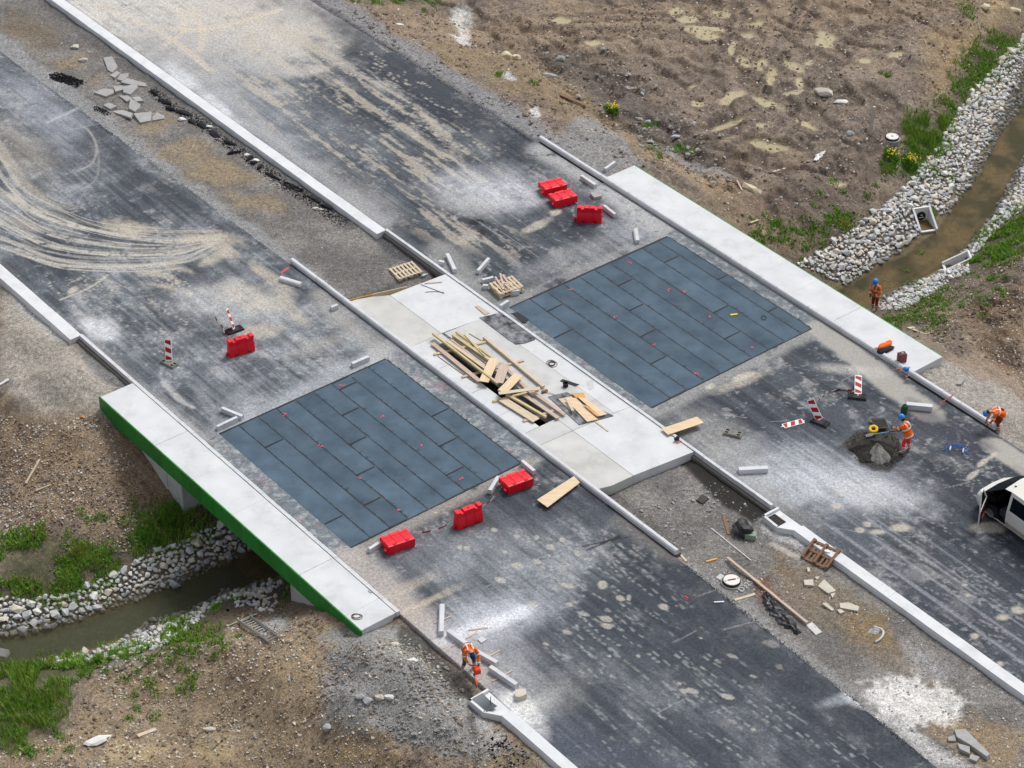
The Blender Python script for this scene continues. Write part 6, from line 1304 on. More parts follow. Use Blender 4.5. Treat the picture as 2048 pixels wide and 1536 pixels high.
# ------------------------------------------------------------------ stream outfalls, ladder, post
def outfall(c, h, label, z, W=.62, L=.95):
    root = thing('outfall_headwall', label, 'headwall', (c.x, c.y, z), h); M_pre = mat('precast concrete', S(222, 222, 224), .8, .05)
    mb = MB(); mb.box(-W, W, .35, .46, -.3, .74, ch=.01); mb.build('back_wall', M_pre, root)
    for s_ in (-1, 1):
        x0, x1 = s_ * W, s_ * (W - .10); mb = MB(); vs = []
        for x in (min(x0, x1), max(x0, x1)): vs += [(x, .349, -.3), (x, .349, .73), (x, -L, .12), (x, -L, -.3)]
        mb.add(vs, [(0, 1, 2, 3), (7, 6, 5, 4), (0, 4, 5, 1), (1, 5, 6, 2), (2, 6, 7, 3), (3, 7, 4, 0)]); mb.build('wing', M_pre, root)
    mb = MB(); mb.box(-W + .102, W - .102, -L, .349, -.3, -.02); mb.build('apron', mat('silty concrete', S(120, 100, 70), .9, .1), root)
    mb = MB(); mb.box(-W + .102, W - .102, -L, -L + .12, -.019, .05); mb.build('sill', M_pre, root)
    mb = MB(); Mx = Matrix.Translation((0, .345, .28)) @ Matrix.Rotation(math.pi / 2, 4, 'X'); mb.lathe([(.24, 0), (.24, .05), (.21, .07)], 24, Mx); f = mb.build('flap_valve', M_black, root)
    mb = MB(); mb.box(-.13, .13, .262, .273, .22, .25); mb.build('hinge_bar', M_white, f); mb = MB(); mb.box(-.04, .04, .262, .273, .34, .39); mb.build('bracket', M_white, f)
for (ox, oy, oh, ow, ol), lb in zip(OUTFALLS, ('white precast outfall with black flap valve set in the far riprap', 'white precast outfall on the near bank of the stream')):
    outfall(Vector((ox, oy, 0)), oh, lb, ZW - .02, ow, ol)
ld = thing('ladder', 'aluminium ladder lying on the brown slope below the bridge', 'ladder', (0, 0, 0)); M_alu = mat('dull aluminium', S(186, 186, 184), .45, .08, 4, 40, .05, .05, metal=.7)
L4 = lambda x, y: T(440 + x / 10.24, 1180 + y / 10.24, .07)
a0, a1, b0, b1 = L4(370, 670), L4(1000, 1090), L4(600, 580), L4(1210, 990)
org = (a0 + b1) / 2; ld.location = org
for s0, s1 in ((a0, a1), (b0, b1)): mb = MB(); mb.tube([s0 - org, s1 - org], .035, 6); mb.build('rail', M_alu, ld)
for s0, s1 in ((a0, a1), (b0, b1)): mb = MB(); mb.tube([s0 - org + Vector((.02, -.02, .09)), s1 - org + Vector((-.05, .05, .09))], .03, 6); mb.build('rail', M_alu, ld)
for k in range(12): t = (k + .5) / 12; mb = MB(); mb.tube([a0.lerp(a1, t) - org, b0.lerp(b1, t) - org], .02, 6); mb.build('rung', M_alu, ld)
mb = MB(); e0, e1 = L4(190, 755), L4(775, 505); mb.tube([e0 - org, e1 - org], .03, 6); fb = mb.build('stabiliser_bar', M_alu, ld)
for e_ in (e0, e1): mb = lump(MB(), tuple(e_ - org), (.09, .07, .07), 4); mb.v = [tuple(Vector(v_)) for v_ in mb.v]; mb.build('foot', M_can, fb)
A = T(1741, 264); mb = MB(); mb.box(-.075, .075, -.06, .06, -.3, 1.45, ch=.01); tag(mb.build('post', mat('grey weathered post', S(196, 188, 178), .9, .12, 2, 30, .12, .2), None, A, (0, .05, .4)), 'weathered wooden post standing in the muddy yard beside the white manhole', 'post')
tplank((482, 1186), (531, 1196), .2, .06, M_wood, 'pale plank lying in the stones below the bridge', 'plank', name='plank')
tplank((382, 1035), (420, 1018), .25, .05, M_wood4, 'dark plank under the bridge beside the abutment', 'plank', name='plank')
tplank((52, 968), (80, 920), .08, .06, M_wood, 'bare stick lying on the pebbly slope', 'stick', name='stick'); tplank((72, 983), (102, 971), .07, .05, M_wood, 'short bare stick on the pebbly slope below the longer one', 'stick', name='stick')
tplank((0, 771), (18, 760), .12, .06, M_white, 'pale pipe scrap on the dried-mud shoulder', 'pipe', name='pipe_scrap')
tplank((275, 1474), (312, 1460), .16, .06, M_wood, 'split pale board on the brown slope', 'board', name='board')
tplank((1545, 345), (1570, 338), .1, .05, M_wood, 'pale stick in the mud below the white rock', 'stick', name='stick'); tplank((1474, 362), (1484, 382), .08, .05, M_wood3, 'stick leaning beside the upturned stump-like rock', 'stick', name='stick')
tplank((1820, 655), (1855, 668), .3, .02, M_wood, 'flat pale card on the soil beyond the walkway', 'card', name='card'); tplank((1500, 447), (1517, 441), .1, .05, M_wood, 'short pale stick on the slope above the walkway', 'stick', name='stick')
tplank((1120, 190), (1172, 212), .22, .06, M_wood4, 'half-buried brown board on the ochre bank', 'board', name='board')
lc = crumple('plastic_sheet', [(1630, 322), (1637, 313), (1650, 303)], .16, .06, M_white, 'torn white plastic lying on the muddy yard', 'plastic', 5)
mb = lump(MB(), (0, 0, .04), (.09, .06, .05), 5); tag(mb.build('orange_pot', mat('orange clay', S(206, 130, 60), .7, .1), None, T(165, 835)), 'small orange pot lying on the dried-mud edge', 'pot')

# ------------------------------------------------------------------ last small things
mb = MB(); mb.box(-.16, .16, -.05, .05, 0, .012); tag(mb.build('tool', mat('yellow tool', S(224, 196, 60), .5), None, G(1468, 629, .034), .2), 'small yellow folding rule lying on the right felt sheets', 'rule')
wire([(1522, 634), (1526, 631), (1533, 634), (1531, 640), (1524, 639), (1522, 634)], .012, M_black, 'small black loop lying on the right felt sheets', 'loop', z=.034, name='loop')
pt_ = thing('power_tool', 'dark hand tool with a red tag at the slab corner near the plywood', 'tool', G(1354, 880, .20), .6)
mb = lump(MB(), (0, 0, .07), (.16, .09, .08), 4); mb.build('body', M_black, pt_); mb = MB(); mb.box(-.12, .12, -.16, -.12, 0, .01); mb.build('red_tag', M_red, pt_)
tplank((1369, 1193), (1376, 1198), .05, .03, M_red, 'small red marker lying on the dark lower asphalt', 'marker', name='marker')
slab('roof_tile', [(1172, 762), (1186, 758), (1188, 776), (1178, 780)], .004, M_conc2, 'faint grey dust print left by a board on the slab', 'dust print', z=SZ, inset=0)
fc = bpy.data.curves.new('chalk_number', 'FONT'); fc.body = 'D325'; fc.size = .34; fc.extrude = .002
q_ = T(1484, 1186); fo = bpy.data.objects.new('tmp_text', fc); COL.objects.link(fo); dg = bpy.context.evaluated_depsgraph_get(); dg.update()
tm = bpy.data.meshes.new_from_object(fo.evaluated_get(dg)); bpy.data.objects.remove(fo, do_unlink=True); tm.materials.clear(); tm.materials.append(mat('chalk', S(196, 196, 196), .9, .15))
hh_ = heading(T(1484, 1184), T(1502, 1167)); tag(put('chalk_number', tm, None, (q_.x, q_.y, max(q_.z, h1(q_.x + .3 * math.cos(hh_), q_.y + .3 * math.sin(hh_))) + .03), hh_), 'chalk number written on the grey ground beside the rusty-plated manhole', 'writing')
# ================================================================== stones
import bmesh
def rock_mesh(seed, m, n=10, flat=.7):
    r = random.Random(seed); bm = bmesh.new()
    for k in range(n):
        z = 1 - 2 * (k + .5) / n; a_ = k * 2.39996 + r.uniform(-.5, .5); q = math.sqrt(1 - z * z); s_ = r.uniform(.72, 1.12)
        bm.verts.new((q * math.cos(a_) * s_, q * math.sin(a_) * s_ * r.uniform(.8, 1), z * s_ * flat))
    bmesh.ops.convex_hull(bm, input=bm.verts[:]); bmesh.ops.delete(bm, geom=[v for v in bm.verts if not v.link_faces], context='VERTS')
    me = bpy.data.meshes.new('stone'); bm.to_mesh(me); bm.free(); me.materials.append(m); return me
M_rip = [mat('pale riprap', S(204, 204, 202), .9, .10, 5, 40, .08, .3), mat('grey riprap', S(194, 197, 200), .9, .10, 5, 40, .08, .3), mat('cream riprap', S(214, 207, 192), .9, .08, 5, 40, .08, .3), mat('white riprap', S(224, 223, 220), .9, .06, 5, 40, .08, .3)]
RM = [rock_mesh(s_, M_rip[(0, 1, 0, 2, 1, 3, 0, 3, 1, 2)[s_ % 10]]) for s_ in range(20)]
def inpoly(x, y, poly):
    r = False
    for k in range(len(poly)):
        x0, y0 = poly[k]; x1, y1 = poly[(k + 1) % len(poly)]
        if (y0 > y) != (y1 > y) and x < (x1 - x0) * (y - y0) / (y1 - y0) + x0: r = not r
    return r
def wpoly(pts): return [(q.x, q.y) for q in (T(*p) for p in pts)]
def scatter(poly, n, r, gap, placed, tries=60):
    xs = [p[0] for p in poly]; ys = [p[1] for p in poly]; out = []; cell = .35
    for _ in range(n * tries):
        x = r.uniform(min(xs), max(xs)); y = r.uniform(min(ys), max(ys))
        if not inpoly(x, y, poly): continue
        if any(abs((x - ox) * math.cos(oh) + (y - oy) * math.sin(oh)) < ow + .12 and -ol - .5 < -(x - ox) * math.sin(oh) + (y - oy) * math.cos(oh) < .62 for ox, oy, oh, ow, ol in OUTFALLS): continue
        i, j = int(x // cell), int(y // cell); s_ = r.choice((.08, .10, .12, .14, .17, .20, .25)) * gap; ok = True
        for a_ in (-1, 0, 1):
            for b2 in (-1, 0, 1):
                for (X, Y, R) in placed.get((i + a_, j + b2), ()):
                    if (X - x) ** 2 + (Y - y) ** 2 < ((R + s_) * .62) ** 2: ok = False
        if ok: placed.setdefault((i, j), []).append((x, y, s_)); out.append((x, y, s_))
        if len(out) >= n: break
    return out
r5 = random.Random(55); placed = {}
RIP = [([(2048, 75), (2048, 205), (1997, 273), (1960, 349), (1915, 405), (1900, 425), (1880, 430), (1868, 415), (1836, 420), (1848, 470), (1800, 505), (1740, 540), (1690, 572), (1640, 545), (1590, 530), (1621, 515), (1676, 475), (1724, 446), (1772, 408), (1813, 371), (1840, 340), (1881, 288), (1908, 237), (1943, 183), (1997, 131)], 4200, 1.0),
       ([(2048, 312), (2048, 420), (2000, 450), (1960, 500), (1930, 525), (1940, 545), (1900, 560), (1860, 590), (1800, 622), (1765, 620), (1751, 610), (1803, 575), (1880, 545), (1936, 494), (1987, 426), (2018, 371)], 1500, .85),
       ([(0, 1195), (60, 1200), (150, 1185), (220, 1150), (300, 1110), (400, 1065), (470, 1045), (520, 1080), (496, 1106), (420, 1140), (335, 1180), (260, 1205), (154, 1243), (58, 1267), (0, 1275)], 1700, 1.05),
       ([(-40, 1200), (0, 1195), (0, 1275), (-40, 1280)], 60, 1.05),
       ([(300, 1240), (370, 1225), (440, 1190), (530, 1160), (570, 1165), (540, 1185), (450, 1200), (400, 1240), (330, 1290), (250, 1315), (120, 1330), (80, 1325), (150, 1310), (230, 1285)], 420, .8),
       ([(440, 1180), (520, 1165), (560, 1200), (540, 1225), (470, 1215)], 60, .7)]
ST = []
for k, (pts, n, gp) in enumerate(RIP):
    w_ = wpoly(pts)
    for x, y, s_ in scatter(w_, n, r5, gp, placed, 22): ST.append((x, y, s_))
ST.sort(key=lambda q: -q[2] * 100 / (q[1] + 100))
def stone_rot(): return (r5.uniform(-.35, .35), r5.uniform(-.35, .35), r5.uniform(0, 6.28))
rest = {}
for i, (x, y, s_) in enumerate(ST):
    z = h1(x, y) if i < 300 else None
    if i < 300:
        o = put('riprap_stone', RM[i % 20], None, (x, y, z + s_ * .32), stone_rot(), (s_ * r5.uniform(1.0, 1.4), s_ * r5.uniform(.85, 1.1), s_))
        cu, cvv = w2uv(x, y); k_ = (0, 1, 0, 2, 1, 3, 0, 3, 1, 2)[(i % 20) % 10]; cen_ = np.interp(cvv, CH[:, 1], CH[:, 0])
        where = ('in the riprap below the weeds beside the abutment' if cu > cen_ else 'among weeds on the ladder side of the stream') if cvv < 0 else ('in the broad riprap below the muddy yard' if cu > cen_ else 'in the narrow riprap on the worker side of the stream')
        tag(o, 'large angular %s stone %s' % (('pale', 'bluish grey', 'cream', 'white')[k_], where), 'stone', 'largest riprap stones')
    else: rest.setdefault((0, 1, 0, 2, 1, 3, 0, 3, 1, 2)[i % 10], []).append((x, y, s_, i % 20))
def joined(name, items, meshes, m, label, cat, lift=.32, squash=1.0):
    zs = height(np.array([q[0] for q in items]), np.array([q[1] for q in items])); V = []; Fc = []; base = 0
    cache = [(np.array([v.co[:] for v in me_.vertices]), [tuple(f.vertices) for f in me_.polygons]) for me_ in meshes]
    for (x, y, s_, k), z in zip(items, zs):
        co, fs = cache[k]; a_ = r5.uniform(0, 6.28); tl = r5.uniform(-.35, .35); R_ = (Matrix.Rotation(a_, 3, 'Z') @ Matrix.Rotation(tl, 3, 'X'))
        q = co * np.array((s_ * r5.uniform(1, 1.4), s_ * r5.uniform(.85, 1.1), s_ * squash)); q = q @ np.array(R_).T + np.array((x, y, z + s_ * lift))
        V.append(q); Fc += [tuple(base + i for i in f) for f in fs]; base += len(q)
    me_ = bpy.data.meshes.new(name); me_.from_pydata(np.concatenate(V).tolist(), [], Fc); me_.materials.append(m); me_.update()
    return stuff(tag(put(name, me_), label, cat))
for k, its in rest.items(): joined('riprap', its, RM, M_rip[k], ('smaller pale stones packed in the riprap banks', 'smaller grey stones packed in the riprap banks', 'smaller cream stones packed in the riprap banks', 'smaller white stones packed in the riprap banks')[k], 'riprap')
# pebbles and clods strewn on the earth
M_peb = [mat('pale pebbles', S(204, 198, 188), .9, .12, 9, 40, .08, .2), mat('grey pebbles', S(156, 154, 152), .9, .15, 9, 40, .08, .2), mat('tan pebbles', S(182, 160, 128), .9, .15, 9, 40, .08, .2)]
M_clod = mat('earth clods', S(118, 104, 91), .98, .22, 5, 40, .2, .5); M_clod2 = mat('grey clods', S(140, 138, 135), .98, .2, 5, 40, .2, .5)
PM = [rock_mesh(100 + s_, M_peb[0], 6, .7) for s_ in range(6)]
def strew(pts, n, lo, hi, pw, seed):
    r = np.random.RandomState(seed); w_ = np.array(wpoly(pts)); out = []
    x = r.uniform(w_[:, 0].min(), w_[:, 0].max(), n * 4); y = r.uniform(w_[:, 1].min(), w_[:, 1].max(), n * 4); ins = np.zeros(len(x), bool)
    for k in range(len(w_)):
        x0, y0 = w_[k]; x1, y1 = w_[(k + 1) % len(w_)]; ins ^= ((y0 > y) != (y1 > y)) & (x < (x1 - x0) * (y - y0) / (y1 - y0 + 1e-12) + x0)
    u, v = w2uv(x, y); ins &= ~((v > -12.4) & (v < -2.0) | (v > 2.8) & (v < 13.5)) & (seg_dist(u, v, CH) > 1.15) & ~((np.abs(u) < 9.6) & (v > -14.3) & (v < 15.6))
    cl = fbm(x * .7, y * .7, seed, 3); ins &= r.rand(len(x)) < sst(.30, .62, cl)
    x, y = x[ins][:n], y[ins][:n]; s_ = lo + (hi - lo) * r.rand(len(x)) ** pw
    return [(a_, b2, c2, k % 6) for k, (a_, b2, c2) in enumerate(zip(x, y, s_))]
YARD = [(640, 0), (2048, 0), (2048, 90), (1880, 240), (1800, 370), (1640, 500), (1520, 470), (1270, 330), (1080, 280)]
SLOPE = [(-20, 810), (60, 850), (200, 830), (330, 930), (380, 1040), (250, 1110), (-20, 1090)]
BOT = [(380, 1290), (560, 1190), (720, 1285), (800, 1250), (930, 1390), (960, 1460), (1080, 1560), (-20, 1560), (-20, 1500), (130, 1470), (200, 1330)]
BANKR = [(1900, 560), (2048, 510), (2048, 780), (1960, 700), (1890, 705), (1780, 640)]
MEDU = [(0, 20), (70, 0), (760, 470), (880, 550), (700, 600), (560, 510), (0, 95)]; MEDL = [(1195, 990), (1370, 920), (1530, 1040), (2060, 1400), (2060, 1560), (1890, 1560), (1360, 1115)]
for nm, args, m, lb, sq in (('pebbles', [(YARD, 2600, .012, .10, 4, 1), (SLOPE, 1700, .014, .085, 3, 2), (BOT, 2600, .014, .09, 3, 3), (BANKR, 700, .012, .08, 3, 4), (MEDU, 900, .012, .06, 3, 5), (MEDL, 1400, .012, .07, 3, 6)], M_peb[0], 'pale pebbles strewn over the earth around the road', .7),
                            ('pebbles', [(YARD, 2600, .02, .11, 3, 11), (SLOPE, 900, .02, .08, 3, 12), (BOT, 1500, .02, .10, 3, 13), (BANKR, 800, .02, .08, 3, 14), (MEDU, 1800, .012, .05, 3, 15), (MEDL, 1800, .012, .06, 3, 16)], M_peb[1], 'grey pebbles strewn over the earth around the road', .7),
                            ('pebbles', [(YARD, 1500, .015, .07, 3, 21), (SLOPE, 2200, .015, .07, 2, 22), (BOT, 2800, .015, .07, 2, 23), (BANKR, 600, .015, .07, 3, 24)], M_peb[2], 'tan pebbles strewn over the slopes', .7),
                            ('earth_clods', [(YARD, 4200, .03, .14, 2, 31), (SLOPE, 1200, .03, .11, 2, 32), (BOT, 1600, .03, .12, 2, 33), (BANKR, 1500, .03, .13, 2, 34)], M_clod, 'brown clods of churned earth', .6),
                            ('earth_clods', [(MEDU, 1500, .02, .08, 2, 41), (MEDL, 700, .02, .07, 2, 42), ([(640, 1275), (800, 1250), (940, 1380), (1100, 1550), (860, 1500), (650, 1440)], 1500, .02, .12, 2, 43)], M_clod2, 'grey clods of median fill', .6)):
    its = []
    for a_ in args: its += strew(*a_)
    joined(nm, its, PM, m, lb, 'pebbles' if nm == 'pebbles' else 'clods', .25, sq)
its = strew([(1050, 105), (1260, 90), (1440, 290), (1490, 380), (1330, 330), (1190, 235)], 170, .04, .20, 3.0, 71) + strew([(1290, 300), (1420, 300), (1470, 370), (1400, 350)], 60, .05, .14, 2, 72)
its += strew([(1195, 992), (1380, 925), (1440, 1000), (1470, 1050), (1330, 1080)], 130, .03, .12, 2.5, 73)
joined('field_stones', its, RM, M_peb[1], 'grey stones scattered in dark soil beyond the shoulder and below the slab', 'stones', .25, .8)
# single rocks that stand out
def boulder(p, s, m, label, seed, n=22, rz=0.0, lift=.3):
    A = T(*p); o = put('boulder', rock_mesh(seed, m, n, .8), None, (A.x, A.y, A.z + s[2] * lift), (jit(.15), jit(.15), rz), s); return tag(o, label, 'rock')
M_cream = mat('cream limestone', S(210, 198, 172), .9, .12, 3, 40, .1, .4); M_grey = mat('grey limestone', S(168, 170, 172), .9, .14, 3, 40, .1, .4)
boulder((1013, 114), (.36, .28, .30), M_cream, 'cream boulder on the ochre bank, left of a pair', 201); boulder((1032, 117), (.30, .2, .22), M_cream, 'flatter cream boulder beside its twin on the ochre bank', 202, rz=.6)
boulder((1122, 120), (.35, .28, .25), M_grey, 'grey rock in the dark soil near the cream boulders', 203); boulder((1097, 152), (.55, .2, .18), M_grey, 'flat grey rock lying below the half-round rocks', 204, rz=-.2)
boulder((1648, 187), (.62, .40, .26), M_rub2, 'large white-rimmed dark rock in the muddy yard', 205, rz=-.4); boulder((1683, 205), (.42, .25, .15), M_rip[3], 'flat white rock beside the large rimmed rock', 206)
boulder((1507, 383), (.75, .28, .28), M_cream, 'long upturned cream rock on the edge of the mud', 207, rz=-.7); boulder((197, 1482), (.55, .28, .16), M_rip[3], 'long white rock on the brown slope near the ladder', 208, rz=.5)
boulder((3, 1312), (.4, .4, .3), M_rip[3], 'white rock standing in the stream', 209); boulder((1700, 270), (.25, .2, .22), M_grey, 'small grey rock by the wooden post', 210)
boulder((735, 1403), (.2, .2, .15), M_grey, 'grey rock on the gravel heap, left one', 211); boulder((758, 1397), (.22, .16, .14), M_rub2, 'pale rock on the gravel heap', 212); boulder((779, 1395), (.2, .14, .12), M_rip[3], 'white triangular rock on the gravel heap', 213)
boulder((655, 1458), (.2, .2, .2), M_grey, 'dark grey rock at the edge of the gravel heap', 214); boulder((720, 1395), (.24, .16, .12), M_grey, 'flat grey rock on the gravel heap', 215); boulder((826, 1321), (.24, .12, .08), M_rip[3], 'flat white chip beside the wet trench', 216); boulder((790, 1290), (.2, .16, .12), M_rub2, 'pale block at the walkway end beside wet earth', 217)
boulder((1350, 275), (.28, .22, .15), M_grey, 'grey rock at the foot of the ochre bank', 218); boulder((1295, 245), (.2, .18, .14), M_grey, 'grey rock in the dark soil above the flowering weed', 219); boulder((799, 50), (.25, .15, .1), M_rip[3], 'white stone on the track near the far shoulder', 220)
boulder((1970, 18), (.3, .3, .3), M_cream, 'cream boulder beside the dark hollow at the far grass', 221); boulder((2030, 22), (.4, .25, .2), M_cream, 'cream rock above the far grass', 222); boulder((420, 1460), (.28, .12, .1), M_rub2, 'flat stone among bark scraps on the brown slope', 223); boulder((1205, 100), (.16, .12, .14), M_grey, 'standing stone in the dark soil', 224)
# ================================================================== plants
def leaf_mat(name, c, c2):
    m, n, l, p = new_mat(name); oi = n.new('ShaderNodeNewGeometry'); nz = n.new('ShaderNodeTexNoise'); nz.inputs['Scale'].default_value = 6; l.new(oi.outputs['Position'], nz.inputs['Vector'])
    mx = n.new('ShaderNodeMix'); mx.data_type = 'RGBA'; mx.inputs['A'].default_value = (*c, 1); mx.inputs['B'].default_value = (*c2, 1); rp = n.new('ShaderNodeMapRange'); rp.inputs[1].default_value = .3; rp.inputs[2].default_value = .7
    l.new(nz.outputs['Fac'], rp.inputs[0]); l.new(rp.outputs[0], mx.inputs['Factor']); l.new(mx.outputs['Result'], p.inputs['Base Color']); p.inputs['Roughness'].default_value = .7; p.inputs['Specular IOR Level'].default_value = .25
    p.inputs['Subsurface Weight'].default_value = 0.0; return m
M_gr = leaf_mat('grass', S(84, 130, 40), S(146, 180, 70)); M_gr2 = leaf_mat('dry grass', S(138, 150, 66), S(170, 172, 92)); M_weed = leaf_mat('weed leaves', S(70, 120, 38), S(124, 166, 62))
M_yel = mat('yellow petals', S(236, 212, 40), .7, .08, 6, 30, .05, 0)
def blades(pts_xy, hgt, seed, lean=.5, wid=.009, per=7, spread=.07):
    """tufts of bent tapering blades; returns vertex and face lists"""
    r = np.random.RandomState(seed); n = len(pts_xy) * per; base = np.repeat(np.array(pts_xy), per, 0) + r.normal(0, spread, (n, 2)); z = height(base[:, 0], base[:, 1]) - .01
    a_ = r.uniform(0, 6.283, n); L = hgt * r.uniform(.45, 1.25, n); ln = lean * r.uniform(.1, 1, n); dx, dy = np.cos(a_), np.sin(a_); px_, py_ = -dy, dx; w_ = wid * r.uniform(.7, 1.6, n)
    V = np.zeros((n, 5, 3))
    for k, (t, ww) in enumerate(((0, 1), (0, -1), (.55, .8), (.55, -.8), (1, 0))):
        off = ln * L * t * t; V[:, k, 0] = base[:, 0] + dx * off + px_ * w_ * ww; V[:, k, 1] = base[:, 1] + dy * off + py_ * w_ * ww; V[:, k, 2] = z + L * t * (1 - .25 * ln * t)
    return V
def blade_mesh(name, V, m):
    n = len(V); i0 = np.arange(n) * 5; me_ = bpy.data.meshes.new(name); quads = np.stack([i0, i0 + 1, i0 + 3, i0 + 2], 1); tris = np.stack([i0 + 2, i0 + 3, i0 + 4], 1)
    me_.vertices.add(n * 5); me_.vertices.foreach_set('co', V.astype(np.float32).ravel()); loops = np.concatenate([quads.ravel(), tris.ravel()]).astype(np.int32)
    me_.loops.add(len(loops)); me_.loops.foreach_set('vertex_index', loops); me_.polygons.add(2 * n)
    me_.polygons.foreach_set('loop_start', np.concatenate([np.arange(n) * 4, 4 * n + np.arange(n) * 3]).astype(np.int32)); me_.polygons.foreach_set('loop_total', np.concatenate([np.full(n, 4), np.full(n, 3)]).astype(np.int32)); me_.update(); me_.validate(); me_.materials.append(m); return me_
VV = {0: [], 1: [], 2: []}
for k, (pts, den, hg) in enumerate(GRASS):
    w_ = wpoly(pts); r = random.Random(300 + k); xs = [p[0] for p in w_]; ys = [p[1] for p in w_]; A = abs(sum(w_[i][0] * w_[(i + 1) % len(w_)][1] - w_[(i + 1) % len(w_)][0] * w_[i][1] for i in range(len(w_)))) / 2
    n = int(A * 72 * den); got = []; tr_ = 0
    while len(got) < n and tr_ < n * 40:
        tr_ += 1; x = r.uniform(min(xs) - .25, max(xs) + .25); y = r.uniform(min(ys) - .25, max(ys) + .25)
        if inpoly(x + r.gauss(0, .38), y + r.gauss(0, .38), w_) and vn(np.array([x * 1.3]), np.array([y * 1.3]), 77)[0] > (.30 if den > .8 else .48 - .1 * den): got.append((x, y))
    tall = hg >= .4
    c3 = [[g2 for j, g2 in enumerate(got) if j % 5 < 3], [g2 for j, g2 in enumerate(got) if j % 5 == 3], [g2 for j, g2 in enumerate(got) if j % 5 == 4]]
    if c3[0]: VV[0].append(blades(c3[0], hg, 400 + k, .5 if tall else .75, .010 if tall else .012))
    if c3[1]: VV[1].append(blades(c3[1], hg * 1.1, 450 + k, .5, .008))
    if c3[2]: VV[2].append(blades(c3[2], hg * .7, 480 + k, 1.2, .030 if not tall else .014, 6, .08))
# thin scattered tufts
r = random.Random(9); tf = []
for (cx, cy, n, sd) in ((1560, 480, 14, 40), (1620, 460, 12, 40), (1780, 330, 14, 30), (1700, 380, 6, 40), (1840, 350, 10, 25), (1310, 300, 5, 15), (1360, 298, 6, 12), (1300, 250, 4, 8), (1770, 150, 3, 10), (200, 1040, 6, 30), (30, 1090, 10, 25), (420, 1290, 12, 30), (300, 1340, 8, 40), (110, 1500, 6, 40), (280, 1420, 5, 30), (480, 1190, 6, 20), (1870, 560, 16, 40), (1990, 600, 8, 40), (1520, 460, 8, 20), (1680, 440, 10, 20), (1860, 420, 4, 10), (1000, 150, 2, 3), (1070, 165, 2, 4), (370, 1360, 5, 20), (150, 1330, 10, 30), (440, 1215, 6, 15), (1990, 560, 8, 30), (1900, 350, 4, 10)):
    for _ in range(n): q = T(cx + r.gauss(0, sd), cy + r.gauss(0, sd * .5)); u, v = w2uv(q.x, q.y); tf += [(q.x + r.gauss(0, .1), q.y + r.gauss(0, .1)) for _ in range(5)] if not (-14 < v < 15.3) else []
VV[0].append(blades(tf, .17, 777, .8, .012)); VV[2].append(blades(tf[::2], .12, 778, 1.2, .028, 6, .1))
stuff(tag(put('grass', blade_mesh('grass', np.concatenate(VV[0]), M_gr)), 'green grass growing on the stream banks', 'grass'))
stuff(tag(put('grass', blade_mesh('grass', np.concatenate(VV[1]), M_gr2)), 'yellowish grass stalks among the green banks', 'grass'))
stuff(tag(put('weeds', blade_mesh('weeds', np.concatenate(VV[2]), M_weed)), 'low broad-leaved weeds on the stream banks', 'weeds'))
def weed(p, rad, hgt, label, flowers, seed, m=None):
    A = T(*p); root = thing('flowering_weed' if flowers else 'weed_clump', label, 'plant', A); r = np.random.RandomState(seed); n = int(60 * rad / .3); P2 = np.stack([A.x + r.normal(0, rad * .45, n), A.y + r.normal(0, rad * .45, n)], 1)
    V = np.concatenate([blades(P2, hgt, seed, .6, .012, 5, .05), blades(P2, hgt * .7, seed + 1, 1.0, .03, 4, .06)]); V = V - np.array(A); put('foliage', blade_mesh('foliage', V, m or M_weed), root)
    if flowers:
        mb = MB()
        for k in range(flowers):
            x, y = r.normal(0, rad * .5, 2); z = hgt * r.uniform(.7, 1.25); s_ = r.uniform(.02, .04); mb.add([(x + s_ * math.cos(b), y + s_ * math.sin(b), z) for b in (0, 1.05, 2.1, 3.14, 4.19, 5.24)] + [(x, y, z + s_ * .5)], [(i, (i + 1) % 6, 6) for i in range(6)])
        stuff(mb.build('flowers', M_yel, root))
weed((1224, 224), .28, .40, 'yellow flowering weed alone at the foot of the ochre bank', 46, 1); weed((1783, 316), .35, .42, 'yellow flowering weed nearest the white manhole', 50, 2); weed((1822, 330), .32, .45, 'yellow flowering weed beside the tall grass and riprap', 44, 3)
weed((1690, 452), .3, .25, 'yellow-green weed clump above the riprap', 0, 4, M_gr2); weed((345, 1040), .6, .45, 'dark bushy weed clump beside the abutment', 0, 5); weed((300, 1075), .5, .35, 'dense weed clump above the left riprap', 0, 6); weed((160, 1105), .28, .25, 'pale rosette weed on the left bank', 0, 7, M_gr2); weed((345, 1268), .22, .4, 'tall weed tuft at the water edge', 0, 8, M_gr); weed((137, 1312), .15, .3, 'reed tuft at the water edge', 0, 9, M_gr); weed((195, 1322), .2, .35, 'tall grass tuft between pale stones', 0, 10, M_gr); weed((232, 1310), .35, .3, 'broad weed clump above the pale stones', 0, 11); weed((1950, 520), .35, .25, 'weed clump beside the near outfall', 0, 12, M_gr)
